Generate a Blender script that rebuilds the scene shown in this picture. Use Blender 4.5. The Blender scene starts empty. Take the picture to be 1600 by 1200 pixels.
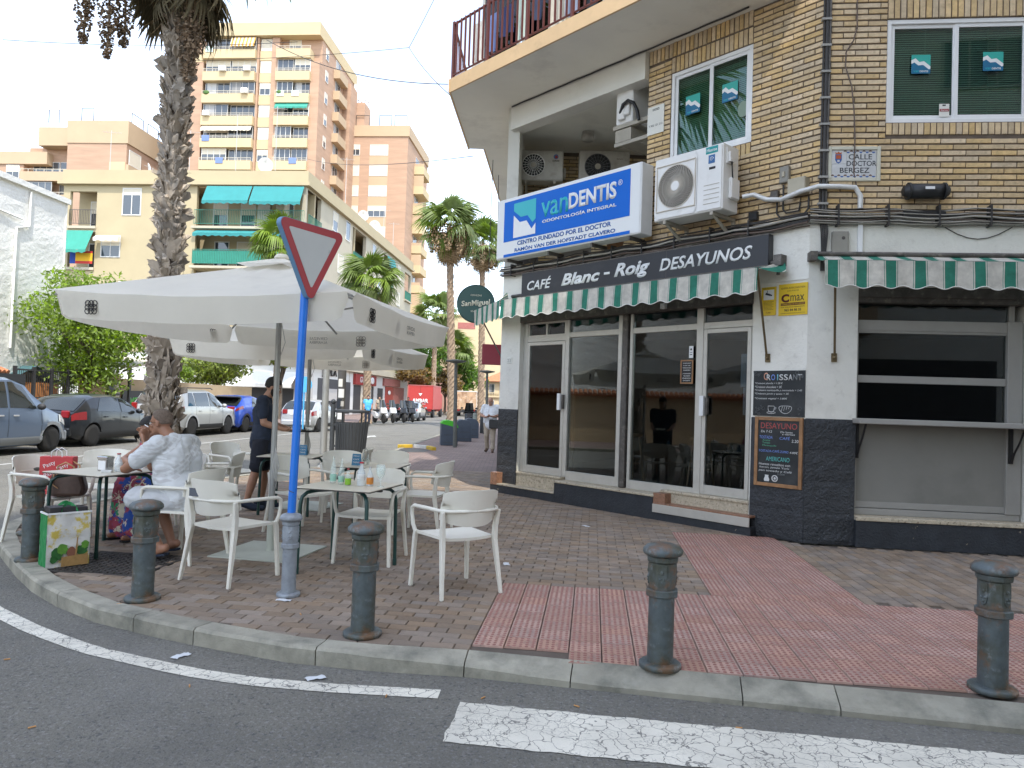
import bpy, bmesh, math, random
from math import sin, cos, pi, radians as R, atan2, sqrt, hypot
from mathutils import Vector, Matrix, noise
rnd = random.Random(7)
scene = bpy.context.scene
COL = scene.collection

# ---------------------------------------------------------------- camera
cam_d = bpy.data.cameras.new('camera')
cam = bpy.data.objects.new('camera', cam_d)
COL.objects.link(cam)
cam_d.sensor_width = 36.0
cam_d.lens = 36.0 * 1150.0 / 1600.0
cam_d.clip_start = 0.05
cam_d.clip_end = 3000
cam.matrix_world = Matrix.Translation((0, 0, 1.5)) @ Matrix.Rotation(pi / 2 + R(1.5), 4, 'X') @ Matrix.Rotation(R(1.9), 4, 'Z')
scene.camera = cam

# ---------------------------------------------------------------- sun, sky, exposure
SUN_EL, SUN_AZ = R(58), R(164)          # azimuth clockwise from +Y: behind the camera, a little to its right
sun_dir = Vector((sin(SUN_AZ) * cos(SUN_EL), cos(SUN_AZ) * cos(SUN_EL), sin(SUN_EL)))
sd = bpy.data.lights.new('sun', 'SUN')
sd.energy = 2.0
sd.angle = R(0.6)
sd.color = (1.0, 0.95, 0.86)
so = bpy.data.objects.new('sun', sd)
COL.objects.link(so)
so.rotation_euler = sun_dir.to_track_quat('Z', 'Y').to_euler()

world = bpy.data.worlds.new('World')
scene.world = world
world.use_nodes = True
wn = world.node_tree
for n_ in list(wn.nodes):
    wn.nodes.remove(n_)
w_out = wn.nodes.new('ShaderNodeOutputWorld')
w_bg = wn.nodes.new('ShaderNodeBackground')
w_sky = wn.nodes.new('ShaderNodeTexSky')
w_sky.sky_type = 'NISHITA'
w_sky.sun_disc = False
w_sky.sun_elevation = SUN_EL
w_sky.sun_rotation = SUN_AZ
w_sky.air_density = 1.0
w_sky.dust_density = 0.7
w_sky.ozone_density = 1.0
w_tc = wn.nodes.new('ShaderNodeTexCoord')
w_map = wn.nodes.new('ShaderNodeMapping')
w_map.inputs['Scale'].default_value = (1.0, 1.0, 2.6)
w_map.inputs['Location'].default_value = (3.1, 1.7, 0.4)
w_noi = wn.nodes.new('ShaderNodeTexNoise')
w_noi.inputs['Scale'].default_value = 2.3
w_noi.inputs['Detail'].default_value = 7
w_noi.inputs['Roughness'].default_value = 0.55
w_rmp = wn.nodes.new('ShaderNodeValToRGB')
w_rmp.color_ramp.elements[0].position = 0.34
w_rmp.color_ramp.elements[0].color = (0.42, 0.42, 0.42, 1)
w_rmp.color_ramp.elements[1].position = 0.66
w_rmp.color_ramp.elements[1].color = (0.8, 0.8, 0.8, 1)
w_mix = wn.nodes.new('ShaderNodeMix')
w_mix.data_type = 'RGBA'
wn.links.new(w_tc.outputs['Generated'], w_map.inputs['Vector'])
wn.links.new(w_map.outputs['Vector'], w_noi.inputs['Vector'])
wn.links.new(w_noi.outputs['Fac'], w_rmp.inputs['Fac'])
wn.links.new(w_rmp.outputs['Color'], w_mix.inputs[0])
wn.links.new(w_sky.outputs['Color'], w_mix.inputs[6])
w_hs = wn.nodes.new('ShaderNodeHueSaturation')            # clouds: the sky's own light, whiter and stronger
w_hs.inputs['Saturation'].default_value = 0.5
w_hs.inputs['Value'].default_value = 1.8
wn.links.new(w_sky.outputs['Color'], w_hs.inputs['Color'])
wn.links.new(w_hs.outputs[0], w_mix.inputs[7])
wn.links.new(w_mix.outputs[2], w_bg.inputs['Color'])
w_bg.inputs['Strength'].default_value = 0.15
wn.links.new(w_bg.outputs[0], w_out.inputs[0])

scene.view_settings.view_transform = 'Standard'
scene.view_settings.look = 'None'
scene.view_settings.gamma = 1
scene.view_settings.exposure = 1.32
scene.view_settings.use_curve_mapping = False
scene.render.engine = 'CYCLES'
scene.cycles.max_bounces = 7
scene.cycles.transparent_max_bounces = 12
scene.cycles.caustics_reflective = False
scene.cycles.caustics_refractive = False
scene.cycles.use_denoising = True
# ---------------------------------------------------------------- helpers
def srgb(h):
    h = h.lstrip('#')
    c = [int(h[i:i + 2], 16) / 255 for i in (0, 2, 4)]
    return tuple(x / 12.92 if x <= 0.04045 else ((x + 0.055) / 1.055) ** 2.4 for x in c)

class MB:
    """collects shapes and links them as ONE mesh object"""
    def __init__(s):
        s.v, s.f, s.m, s.sm = [], [], [], []
    def add(s, vs, fs, mat=0, smooth=False, M=None):
        o = len(s.v)
        if M is not None:
            vs = [M @ Vector(v) for v in vs]
        s.v.extend([tuple(v) for v in vs])
        for f in fs:
            s.f.append([i + o for i in f]); s.m.append(mat); s.sm.append(smooth)
        return s
    def box(s, c, d, mat=0, M=None):
        x, y, z = d[0] / 2, d[1] / 2, d[2] / 2
        vs = [(c[0] + i * x, c[1] + j * y, c[2] + k * z) for i in (-1, 1) for j in (-1, 1) for k in (-1, 1)]
        return s.add(vs, [(0, 1, 3, 2), (4, 6, 7, 5), (0, 4, 5, 1), (2, 3, 7, 6), (0, 2, 6, 4), (1, 5, 7, 3)], mat, False, M)
    def bx(s, x0, x1, y0, y1, z0, z1, mat=0, M=None):
        return s.box(((x0 + x1) / 2, (y0 + y1) / 2, (z0 + z1) / 2), (abs(x1 - x0), abs(y1 - y0), abs(z1 - z0)), mat, M)
    def cyl(s, p0, p1, r0, r1=None, n=12, mat=0, caps=True, smooth=True, M=None):
        r1 = r0 if r1 is None else r1
        p0, p1 = Vector(p0), Vector(p1)
        ax = (p1 - p0).normalized()
        u = ax.orthogonal().normalized(); w = ax.cross(u)
        vs = []
        for p, r in ((p0, r0), (p1, r1)):
            for i in range(n):
                a = 2 * pi * i / n
                vs.append(p + (u * cos(a) + w * sin(a)) * r)
        s.add(vs, [(i, (i + 1) % n, n + (i + 1) % n, n + i) for i in range(n)], mat, smooth, M)
        if caps:
            s.add(vs[:n], [tuple(range(n))[::-1]], mat, False, M)
            s.add(vs[n:], [tuple(range(n))], mat, False, M)
        return s
    def tube(s, pts, r, n=8, mat=0, smooth=True, M=None, caps=True):
        pts = [Vector(p) for p in pts]
        rs = r if isinstance(r, (list, tuple)) else [r] * len(pts)
        vs = []
        u = None
        for i, p in enumerate(pts):
            t = (pts[min(i + 1, len(pts) - 1)] - pts[max(i - 1, 0)]).normalized()
            if u is None:
                u = t.orthogonal().normalized()
            else:
                u = (u - t * u.dot(t))
                u = u.normalized() if u.length > 1e-6 else t.orthogonal().normalized()
            w = t.cross(u)
            for k in range(n):
                a = 2 * pi * k / n
                vs.append(p + (u * cos(a) + w * sin(a)) * rs[i])
        fs = []
        for i in range(len(pts) - 1):
            for k in range(n):
                a, b = i * n + k, i * n + (k + 1) % n
                fs.append((a, b, b + n, a + n))
        s.add(vs, fs, mat, smooth, M)
        if caps:
            s.add(vs[:n], [tuple(range(n))[::-1]], mat, False, M)
            s.add(vs[-n:], [tuple(range(n))], mat, False, M)
        return s
    def lathe(s, prof, n=20, mat=0, smooth=True, M=None, c=(0, 0, 0)):
        vs, fs = [], []
        for r, z in prof:
            for i in range(n):
                a = 2 * pi * i / n
                vs.append((c[0] + r * cos(a), c[1] + r * sin(a), c[2] + z))
        for j in range(len(prof) - 1):
            for i in range(n):
                a, b = j * n + i, j * n + (i + 1) % n
                fs.append((a, b, b + n, a + n))
        s.add(vs, fs, mat, smooth, M)
        if prof[0][0] > 1e-4:
            s.add(vs[:n], [tuple(range(n))[::-1]], mat, False, M)
        if prof[-1][0] > 1e-4:
            s.add(vs[-n:], [tuple(range(n))], mat, False, M)
        return s
    def prism(s, poly, z0, z1, mat=0, M=None, smooth=False):
        """polygon in x,y (counter-clockwise) extruded from z0 to z1"""
        n = len(poly)
        vs = [(p[0], p[1], z0) for p in poly] + [(p[0], p[1], z1) for p in poly]
        s.add(vs, [tuple(range(n))[::-1], tuple(range(n, 2 * n))], mat, False, M)
        s.add(vs, [(i, (i + 1) % n, n + (i + 1) % n, n + i) for i in range(n)], mat, smooth, M)
        return s
    def grid(s, fn, nu, nv, mat=0, smooth=True, M=None, flip=False, closeu=False):
        vs = [fn(i / nu, j / nv) for j in range(nv + 1) for i in range(nu + (0 if closeu else 1))]
        w = nu if closeu else nu + 1
        fs = []
        for j in range(nv):
            for i in range(nu):
                a, b = j * w + i, j * w + (i + 1) % w
                q = (a, b, b + w, a + w)
                fs.append(q[::-1] if flip else q)
        return s.add(vs, fs, mat, smooth, M)
    def ball(s, c, r, nu=12, nv=8, mat=0, M=None):
        rx, ry, rz = r if isinstance(r, (list, tuple)) else (r, r, r)
        def fn(u, v):
            a, b = 2 * pi * u, pi * (v - 0.5)
            return (c[0] + rx * cos(b) * cos(a), c[1] + ry * cos(b) * sin(a), c[2] + rz * sin(b))
        return s.grid(fn, nu, nv, mat, True, M, closeu=True)
    def sheet(s, poly, z, mat=0):
        return s.add([(p[0], p[1], z) for p in poly], [tuple(range(len(poly)))], mat)
    def mesh(s, name, mats, bevel=0, seg=1, weld=False):
        me = bpy.data.meshes.new(name)
        me.from_pydata(s.v, [], s.f)
        for m_ in (mats if isinstance(mats, (list, tuple)) else [mats]):
            me.materials.append(m_)
        me.polygons.foreach_set('material_index', s.m)
        me.polygons.foreach_set('use_smooth', s.sm)
        if bevel or weld:
            bm = bmesh.new(); bm.from_mesh(me)
            bmesh.ops.remove_doubles(bm, verts=bm.verts, dist=1e-5)
            if bevel:
                es = [e for e in bm.edges if len(e.link_faces) == 2 and e.calc_face_angle(0) > 0.5]
                bmesh.ops.bevel(bm, geom=es, offset=bevel, segments=seg, affect='EDGES', clamp_overlap=True, profile=0.5)
            bm.to_mesh(me); bm.free()
        me.update()
        return me
    def obj(s, name, mats, parent=None, loc=(0, 0, 0), rz=0, **k):
        return link(name, s.mesh(name, mats, **k), parent, loc, rz)

def link(name, me, parent=None, loc=(0, 0, 0), rz=0):
    o = bpy.data.objects.new(name, me)
    COL.objects.link(o)
    o.location = loc
    o.rotation_euler = rz if isinstance(rz, (tuple, list)) else (0, 0, rz)
    if parent is not None:
        o.parent = parent
    return o

def tag(o, label=None, cat=None, group=None, kind=None):
    if label: o['label'] = label
    if cat: o['category'] = cat
    if group: o['group'] = group
    if kind: o['kind'] = kind
    return o

def thing(name, label, cat, loc=(0, 0, 0), rz=0, group=None):
    o = bpy.data.objects.new(name, None)
    COL.objects.link(o)
    o.empty_display_size = 0.2
    o.location = loc
    o.rotation_euler = rz if isinstance(rz, (tuple, list)) else (0, 0, rz)
    return tag(o, label, cat, group)

def dup(src, loc, rz, label=None, scale=None):
    """a copy of a thing with copies of its parts and sub-parts"""
    c = src.copy(); COL.objects.link(c)
    c.location = loc
    c.rotation_euler = rz if isinstance(rz, (tuple, list)) else (0, 0, rz)
    if scale: c.scale = scale
    if label: c['label'] = label
    def rec(a, b):
        for ch in KIDS.get(a.name, []):
            d = ch.copy(); COL.objects.link(d); d.parent = b
            rec(ch, d)
    rec(src, c)
    return c

KIDS = {}
def index_kids():
    KIDS.clear()
    for o in COL.objects:
        if o.parent is not None:
            KIDS.setdefault(o.parent.name, []).append(o)

TEMP = bpy.data.scenes.new('temp_scene')
def evaluated(me, mods, cutter=None):
    """mesh after modifiers, worked out in a scene of its own"""
    o = bpy.data.objects.new('temp', me); TEMP.collection.objects.link(o)
    extra = []
    for typ, kw in mods:
        md = o.modifiers.new(typ, typ)
        for k_, v_ in kw.items():
            if k_ == 'object' and not isinstance(v_, bpy.types.Object):
                v_ = bpy.data.objects.new('temp_cut', v_); TEMP.collection.objects.link(v_); extra.append(v_)
            setattr(md, k_, v_)
    vl = TEMP.view_layers[0]
    vl.update()
    dg = vl.depsgraph
    dg.update()
    out = bpy.data.meshes.new_from_object(o.evaluated_get(dg), preserve_all_data_layers=True, depsgraph=dg)
    for e in extra + [o]:
        bpy.data.objects.remove(e)
    return out

def text_mesh(body, w=None, h=None, extrude=0.002, bold=0.0, shear=0.0, spacing=1.0, align='C', mat=None, wmax=None):
    cu = bpy.data.curves.new('lettering', 'FONT')
    cu.body = body
    cu.size = 1
    cu.offset = bold
    cu.shear = shear
    cu.space_character = spacing
    cu.resolution_u = 3
    cu.align_x = 'CENTER'
    o = bpy.data.objects.new('temp_text', cu)
    me = bpy.data.meshes.new_from_object(o)
    bpy.data.objects.remove(o)
    bpy.data.curves.remove(cu)
    xs = [v.co.x for v in me.vertices]; ys = [v.co.y for v in me.vertices]
    x0, x1, y0, y1 = min(xs), max(xs), min(ys), max(ys)
    sx = w / (x1 - x0) if w else None
    sy = h / (y1 - y0) if h else None
    sx = sx or sy; sy = sy or sx
    cx = {'C': (x0 + x1) / 2, 'L': x0, 'R': x1}[align]
    for v in me.vertices:
        v.co = ((v.co.x - cx) * sx, (v.co.y - (y0 + y1) / 2) * sy, 0)
    if extrude:
        bm = bmesh.new(); bm.from_mesh(me)
        r = bmesh.ops.extrude_face_region(bm, geom=bm.faces[:])
        for v in r['geom']:
            if isinstance(v, bmesh.types.BMVert):
                v.co.z += extrude
        bm.to_mesh(me); bm.free()
    me.materials.append(mat)
    return me

def text(body, mat, parent, loc, rot=(pi / 2, 0, 0), name='lettering', **k):
    return link(name, text_mesh(body, mat=mat, **k), parent, loc, rot)

# ---------------------------------------------------------------- materials
def mat(name, c, r=0.6, metal=0.0, var=0.0, vs=6.0, bump=0.0, bs=60.0, rndv=0.0, island=False, dirt=None, spec=0.5, coat=0.0,
        trans=0.0, sat=0.0, bdist=0.01, stretch=None, emit=None):
    """procedural surface: base colour, noise variation, per-piece variation, stains of another colour, fine relief"""
    m_ = bpy.data.materials.new(name)
    m_.use_nodes = True
    nt = m_.node_tree
    bs_ = nt.nodes['Principled BSDF']
    if isinstance(c, str): c = srgb(c)
    N = nt.nodes.new; L = nt.links.new
    tc = N('ShaderNodeTexCoord')
    vec = tc.outputs['Object']
    if stretch:
        mp = N('ShaderNodeMapping'); mp.inputs['Scale'].default_value = stretch
        L(vec, mp.inputs['Vector']); vec = mp.outputs['Vector']
    rgb = N('ShaderNodeRGB'); rgb.outputs[0].default_value = (*c, 1)
    col = rgb.outputs[0]
    def noise_(scale, detail=4, rough=0.6):
        n = N('ShaderNodeTexNoise'); n.inputs['Scale'].default_value = scale
        n.inputs['Detail'].default_value = detail; n.inputs['Roughness'].default_value = rough
        L(vec, n.inputs['Vector']); return n.outputs['Fac']
    def mapr(src, a, b, c_, d):
        n = N('ShaderNodeMapRange'); n.inputs[1].default_value = a; n.inputs[2].default_value = b
        n.inputs[3].default_value = c_; n.inputs[4].default_value = d
        L(src, n.inputs[0]); return n.outputs[0]
    def scale_val(col, fac, sat_=None):
        h = N('ShaderNodeHueSaturation'); L(col, h.inputs['Color']); L(fac, h.inputs['Value'])
        if sat_ is not None: L(sat_, h.inputs['Saturation'])
        return h.outputs[0]
    if rndv:
        if island:
            g = N('ShaderNodeNewGeometry'); rv = g.outputs['Random Per Island']
        else:
            g = N('ShaderNodeObjectInfo'); rv = g.outputs['Random']
        s_ = None
        if sat:
            wn_ = N('ShaderNodeTexWhiteNoise'); wn_.noise_dimensions = '1D'
            L(rv, wn_.inputs['W']); s_ = mapr(wn_.outputs['Value'], 0, 1, 1 - sat, 1 + sat)
        col = scale_val(col, mapr(rv, 0, 1, 1 - rndv, 1 + rndv), s_)
    if var:
        col = scale_val(col, mapr(noise_(vs), 0.3, 0.7, 1 - var, 1 + var))
    if dirt:
        for (dc, ds, lo, hi, amt) in (dirt if isinstance(dirt, list) else [dirt]):
            if isinstance(dc, str): dc = srgb(dc)
            mx = N('ShaderNodeMix'); mx.data_type = 'RGBA'
            L(mapr(noise_(ds, 6, 0.65), lo, hi, 0, amt), mx.inputs[0]); L(col, mx.inputs[6])
            mx.inputs[7].default_value = (*dc, 1)
            col = mx.outputs[2]
    L(col, bs_.inputs['Base Color'])
    bs_.inputs['Roughness'].default_value = r
    bs_.inputs['Metallic'].default_value = metal
    bs_.inputs['Specular IOR Level'].default_value = spec
    if coat:
        bs_.inputs['Coat Weight'].default_value = coat
        bs_.inputs['Coat Roughness'].default_value = 0.05
    if bump:
        b = N('ShaderNodeBump'); b.inputs['Strength'].default_value = bump; b.inputs['Distance'].default_value = bdist
        L(noise_(bs, 5, 0.6), b.inputs['Height']); L(b.outputs[0], bs_.inputs['Normal'])
    if emit:
        bs_.inputs['Emission Color'].default_value = (*c, 1); bs_.inputs['Emission Strength'].default_value = emit
    if trans:
        tr = N('ShaderNodeBsdfTranslucent'); L(col, tr.inputs['Color'])
        mx = N('ShaderNodeMixShader'); mx.inputs[0].default_value = trans
        L(bs_.outputs[0], mx.inputs[1]); L(tr.outputs[0], mx.inputs[2])
        L(mx.outputs[0], nt.nodes['Material Output'].inputs['Surface'])
    return m_

def glass_mat(name, tint=(0.7, 0.75, 0.75), refl=1.0, rough=0.0):
    """thin window pane: tinted see-through plus mirror by angle"""
    m_ = bpy.data.materials.new(name); m_.use_nodes = True
    nt = m_.node_tree; N = nt.nodes.new; L = nt.links.new
    nt.nodes.remove(nt.nodes['Principled BSDF'])
    t = N('ShaderNodeBsdfTransparent'); t.inputs[0].default_value = (*tint, 1)
    g = N('ShaderNodeBsdfGlossy'); g.inputs['Roughness'].default_value = rough
    g.inputs['Color'].default_value = (refl, refl, refl, 1)
    f = N('ShaderNodeFresnel'); f.inputs['IOR'].default_value = 1.43
    geo = N('ShaderNodeNewGeometry')
    mx = N('ShaderNodeMixShader')
    L(f.outputs[0], mx.inputs[0]); L(t.outputs[0], mx.inputs[1]); L(g.outputs[0], mx.inputs[2])
    L(mx.outputs[0], nt.nodes['Material Output'].inputs['Surface'])
    return m_

def clear_mat(name, c, alpha=0.25, r=0.05):
    """clear bottle glass / plastic"""
    m_ = bpy.data.materials.new(name); m_.use_nodes = True
    b = m_.node_tree.nodes['Principled BSDF']
    b.inputs['Base Color'].default_value = (*srgb(c), 1) if isinstance(c, str) else (*c, 1)
    b.inputs['Alpha'].default_value = alpha
    b.inputs['Roughness'].default_value = r
    return m_

def stripe_mat(name, period, bands, axis=0, r=0.8, base=(0.6, 0.57, 0.5), trans=0.25, wear=0.12):
    """woven cloth stripes: bands = (start, end, colour) within one period along a local axis"""
    m_ = mat(name, base, r, var=wear, vs=9, bump=0.25, bs=14, bdist=0.02)
    nt = m_.node_tree; N = nt.nodes.new; L = nt.links.new
    bs_ = nt.nodes['Principled BSDF']
    base_link = bs_.inputs['Base Color'].links[0].from_socket
    tc = N('ShaderNodeTexCoord'); sp = N('ShaderNodeSeparateXYZ'); L(tc.outputs['Object'], sp.inputs[0])
    d_ = N('ShaderNodeMath'); d_.operation = 'DIVIDE'; L(sp.outputs[axis], d_.inputs[0]); d_.inputs[1].default_value = period
    fr = N('ShaderNodeMath'); fr.operation = 'FRACT'; L(d_.outputs[0], fr.inputs[0])
    rp = N('ShaderNodeValToRGB'); rp.color_ramp.interpolation = 'CONSTANT'
    els = rp.color_ramp.elements
    els[0].position = 0.0; els[0].color = (1, 1, 1, 1)
    els[1].position = 0.999; els[1].color = (1, 1, 1, 1)
    for a, b, c in bands:
        if isinstance(c, str): c = srgb(c)
        e = els.new(a); e.color = (*c, 1)
        e = els.new(b); e.color = (1, 1, 1, 1)
    L(fr.outputs[0], rp.inputs[0])
    mx = N('ShaderNodeMix'); mx.data_type = 'RGBA'; mx.blend_type = 'MULTIPLY'; mx.inputs[0].default_value = 1
    L(base_link, mx.inputs[6]); L(rp.outputs[0], mx.inputs[7])
    L(mx.outputs[2], bs_.inputs['Base Color'])
    tr = N('ShaderNodeBsdfTranslucent'); L(mx.outputs[2], tr.inputs['Color'])
    ms = N('ShaderNodeMixShader'); ms.inputs[0].default_value = trans
    L(bs_.outputs[0], ms.inputs[1]); L(tr.outputs[0], ms.inputs[2])
    L(ms.outputs[0], nt.nodes['Material Output'].inputs['Surface'])
    return m_

def paint_mat(name):
    """worn road paint: cracked, asphalt showing through"""
    m_ = mat(name, (0.66, 0.63, 0.54), 0.75, var=0.12, vs=3, bump=0.3, bs=90)
    nt = m_.node_tree; N = nt.nodes.new; L = nt.links.new
    bs_ = nt.nodes['Principled BSDF']
    src = bs_.inputs['Base Color'].links[0].from_socket
    tc = N('ShaderNodeTexCoord')
    nz = N('ShaderNodeTexNoise'); nz.inputs['Scale'].default_value = 9; nz.inputs['Detail'].default_value = 3
    L(tc.outputs['Object'], nz.inputs['Vector'])
    av = N('ShaderNodeMix'); av.data_type = 'RGBA'; av.inputs[0].default_value = 0.12
    L(tc.outputs['Object'], av.inputs[6]); L(nz.outputs['Color'], av.inputs[7])
    facs = []
    for sc, lo, hi in ((13, 0.010, 0.035), (38, 0.008, 0.055)):
        vo = N('ShaderNodeTexVoronoi'); vo.feature = 'DISTANCE_TO_EDGE'; vo.inputs['Scale'].default_value = sc
        L(av.outputs[2], vo.inputs['Vector'])
        mr = N('ShaderNodeMapRange'); mr.inputs[1].default_value = lo; mr.inputs[2].default_value = hi
        mr.inputs[3].default_value = 1; mr.inputs[4].default_value = 0
        L(vo.outputs['Distance'], mr.inputs[0]); facs.append(mr.outputs[0])
    n2 = N('ShaderNodeTexNoise'); n2.inputs['Scale'].default_value = 5; n2.inputs['Detail'].default_value = 8; n2.inputs['Roughness'].default_value = 0.75
    L(tc.outputs['Object'], n2.inputs['Vector'])
    sel = N('ShaderNodeMapRange'); sel.inputs[1].default_value = 0.45; sel.inputs[2].default_value = 0.6
    L(n2.outputs['Fac'], sel.inputs[0])
    mu = N('ShaderNodeMath'); mu.operation = 'MULTIPLY'; L(facs[1], mu.inputs[0]); L(sel.outputs[0], mu.inputs[1])
    m1 = N('ShaderNodeMath'); m1.operation = 'MAXIMUM'; L(facs[0], m1.inputs[0]); L(mu.outputs[0], m1.inputs[1])
    ch = N('ShaderNodeMapRange'); ch.inputs[1].default_value = 0.64; ch.inputs[2].default_value = 0.68
    L(n2.outputs['Fac'], ch.inputs[0])
    m2 = N('ShaderNodeMath'); m2.operation = 'MAXIMUM'; L(m1.outputs[0], m2.inputs[0]); L(ch.outputs[0], m2.inputs[1])
    f_ = N('ShaderNodeMath'); f_.operation = 'MULTIPLY'; L(m2.outputs[0], f_.inputs[0]); f_.inputs[1].default_value = 0.85
    mx = N('ShaderNodeMix'); mx.data_type = 'RGBA'; L(f_.outputs[0], mx.inputs[0]); L(src, mx.inputs[6])
    mx.inputs[7].default_value = (0.10, 0.098, 0.093, 1)
    L(mx.outputs[2], bs_.inputs['Base Color'])
    return m_

def asphalt_mat(name, c=0.10):
    m_ = mat(name, (c * 1.03, c * 0.985, c * 0.83), 0.85, var=0.10, vs=0.9, bump=0.9, bs=55, bdist=0.025,
             dirt=[((c * 1.5, c * 1.45, c * 1.38), 52, 0.53, 0.62, 0.9), ((c * 0.5, c * 0.5, c * 0.5), 46, 0.56, 0.63, 0.9),
                   ((c * 0.6, c * 0.59, c * 0.56), 1.1, 0.48, 0.72, 0.6), ((c * 1.35, c * 1.33, c * 1.25), 0.6, 0.52, 0.7, 0.5), ((c * .35, c * .35, c * .35), 3.7, 0.66, 0.72, 0.7)])
    return m_

M = {}
def mk(name, *a, **k):
    M[name] = mat(name, *a, **k); return M[name]
M['asph'] = asphalt_mat('asphalt', 0.165)
# ---------------------------------------------------------------- ground, road, pavements
FA = R(-6.3)
E1 = Vector((cos(FA), sin(FA), 0)); E2 = Vector((-sin(FA), cos(FA), 0))
def UV(u, v, z=0.0):
    p = E1 * u + E2 * v
    return (p.x, p.y, z)
def inside(p, poly):
    x, y = p[0], p[1]; c = False
    n = len(poly); j = n - 1
    for i in range(n):
        if (poly[i][1] > y) != (poly[j][1] > y) and x < (poly[j][0] - poly[i][0]) * (y - poly[i][1]) / (poly[j][1] - poly[i][1]) + poly[i][0]:
            c = not c
        j = i
    return c

mk('earth', (0.16, 0.14, 0.11), 0.95, var=0.2, vs=0.05)
mk('grout', (0.11, 0.088, 0.07), 0.95, var=0.25, vs=3, bump=0.4, bs=80)
mk('paver', (0.24, 0.185, 0.138), 0.82, var=0.16, vs=7, bump=0.35, bs=120, rndv=0.17, sat=0.25,
   dirt=[((0.09, 0.072, 0.06), 3.2, 0.48, 0.72, 0.55), ((0.3, 0.24, 0.15), 0.9, 0.55, 0.7, 0.45)])
M['paver_one'] = M['paver']
mk('paver_many', (0.24, 0.185, 0.138), 0.82, var=0.16, vs=7, bump=0.35, bs=120, rndv=0.17, island=True, sat=0.25,
   dirt=[((0.09, 0.072, 0.06), 3.2, 0.48, 0.72, 0.55), ((0.3, 0.24, 0.15), 0.9, 0.55, 0.7, 0.45)])
mk('dome', (0.27, 0.125, 0.10), 0.8, var=.2, vs=9)
mk('tact', (0.41, 0.262, 0.205), 0.75, var=0.14, vs=4, bump=0.2, bs=90, rndv=0.13, sat=0.15,
   dirt=[((0.11, 0.07, 0.065), 6.5, 0.50, 0.68, 0.6), ((0.3, 0.22, 0.2), 2.2, 0.5, 0.7, 0.5), ((0.05, 0.045, 0.043), 13, 0.635, 0.65, 0.85)])
mk('kerb', (0.295, 0.28, 0.225), 0.9, var=0.18, vs=5, bump=0.5, bs=70, rndv=0.12, dirt=[((0.07, 0.075, 0.062), 3.5, 0.46, 0.7, 0.65), ((0.33, 0.31, 0.27), 11, 0.58, 0.72, 0.5)])
mk('farpave', (0.25, 0.19, 0.165), 0.85, var=0.2, vs=2, bump=0.3, bs=40)
# far paving: courses of pavers too small to tell apart
def far_paver_mat():
    m_ = mat('far_pavers', (0.27, 0.195, 0.17), 0.85, var=0.18, vs=0.7)
    nt = m_.node_tree; N = nt.nodes.new; L = nt.links.new
    b = nt.nodes['Principled BSDF']; src = b.inputs['Base Color'].links[0].from_socket
    tc = N('ShaderNodeTexCoord'); br = N('ShaderNodeTexBrick')
    L(tc.outputs['Object'], br.inputs['Vector']); L(src, br.inputs['Color1'])
    br.inputs['Color2'].default_value = (0.2, 0.145, 0.125, 1); br.inputs['Mortar'].default_value = (0.1, 0.08, 0.07, 1)
    br.inputs['Scale'].default_value = 1; br.inputs['Brick Width'].default_value = 0.2; br.inputs['Row Height'].default_value = 0.1
    br.inputs['Mortar Size'].default_value = 0.006
    L(br.outputs['Color'], b.inputs['Base Color'])
    return m_
M['far_pavers'] = far_paver_mat()
M['paint'] = paint_mat('road_paint')
mk('yellowpaint', (0.55, 0.36, 0.03), 0.7, var=0.2, vs=6, dirt=((0.2, 0.18, 0.15), 8, 0.55, 0.7, 0.7))
mk('greypaint', (0.5, 0.5, 0.47), 0.7, var=0.2, vs=6)

ZR = -0.10
MB().sheet([(-1500, -1500), (1500, -1500), (1500, 2500), (-1500, 2500)], ZR - 0.02).obj('ground', M['earth'])['kind'] = 'structure'
road = MB().sheet([(-60, -60), (60, -60), (60, 300), (-60, 300)], ZR).obj('road', M['asph'])
road['kind'] = 'structure'

KERB = [(9.0, 2.62), (6.0, 3.17), (4.4, 3.46), (2.66, 3.79), (1.755, 3.95), (0.767, 4.14), (-0.21, 4.32), (-0.81, 4.37), (-1.29, 4.46), (-1.84, 4.66),
        (-2.23, 4.82), (-2.81, 5.10), (-3.30, 5.45), (-3.70, 5.80), (-4.12, 6.24), (-4.78, 6.99), (-5.2, 7.55), (-5.5, 8.1), (-5.66, 8.7), (-5.68, 9.4),
        (-5.6, 10.4), (-5.17, 13.1), (-4.85, 14.3), (-4.2, 15.8), (-3.62, 17.3), (-3.48, 20.5), (-3.4, 24), (-3.3, 28), (-3.15, 34), (-3.5, 45), (-4.3, 70), (-4.6, 120)]
def resample(pl, step):
    d = [0]
    for a, b in zip(pl, pl[1:]): d.append(d[-1] + hypot(b[0] - a[0], b[1] - a[1]))
    out = []; n = max(1, round(d[-1] / step))
    for k in range(n + 1):
        t = d[-1] * k / n; i = 0
        while i < len(d) - 2 and d[i + 1] < t: i += 1
        f = (t - d[i]) / (d[i + 1] - d[i])
        out.append((pl[i][0] + (pl[i + 1][0] - pl[i][0]) * f, pl[i][1] + (pl[i + 1][1] - pl[i][1]) * f))
    return out
def offset(pl, o):
    out = []
    for i, p in enumerate(pl):
        a, b = pl[max(i - 1, 0)], pl[min(i + 1, len(pl) - 1)]
        dx, dy = b[0] - a[0], b[1] - a[1]; l = hypot(dx, dy)
        out.append((p[0] + dy / l * o, p[1] - dx / l * o))
    return out
near_edge = resample(KERB[:26], 0.22)
inner = offset(near_edge, 0.15)
pave_poly = inner + [(-0.3, 20.5), (-0.2, 12.6), (3.4, 8.5), (12, 7.5), (12, 2.2)]
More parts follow.
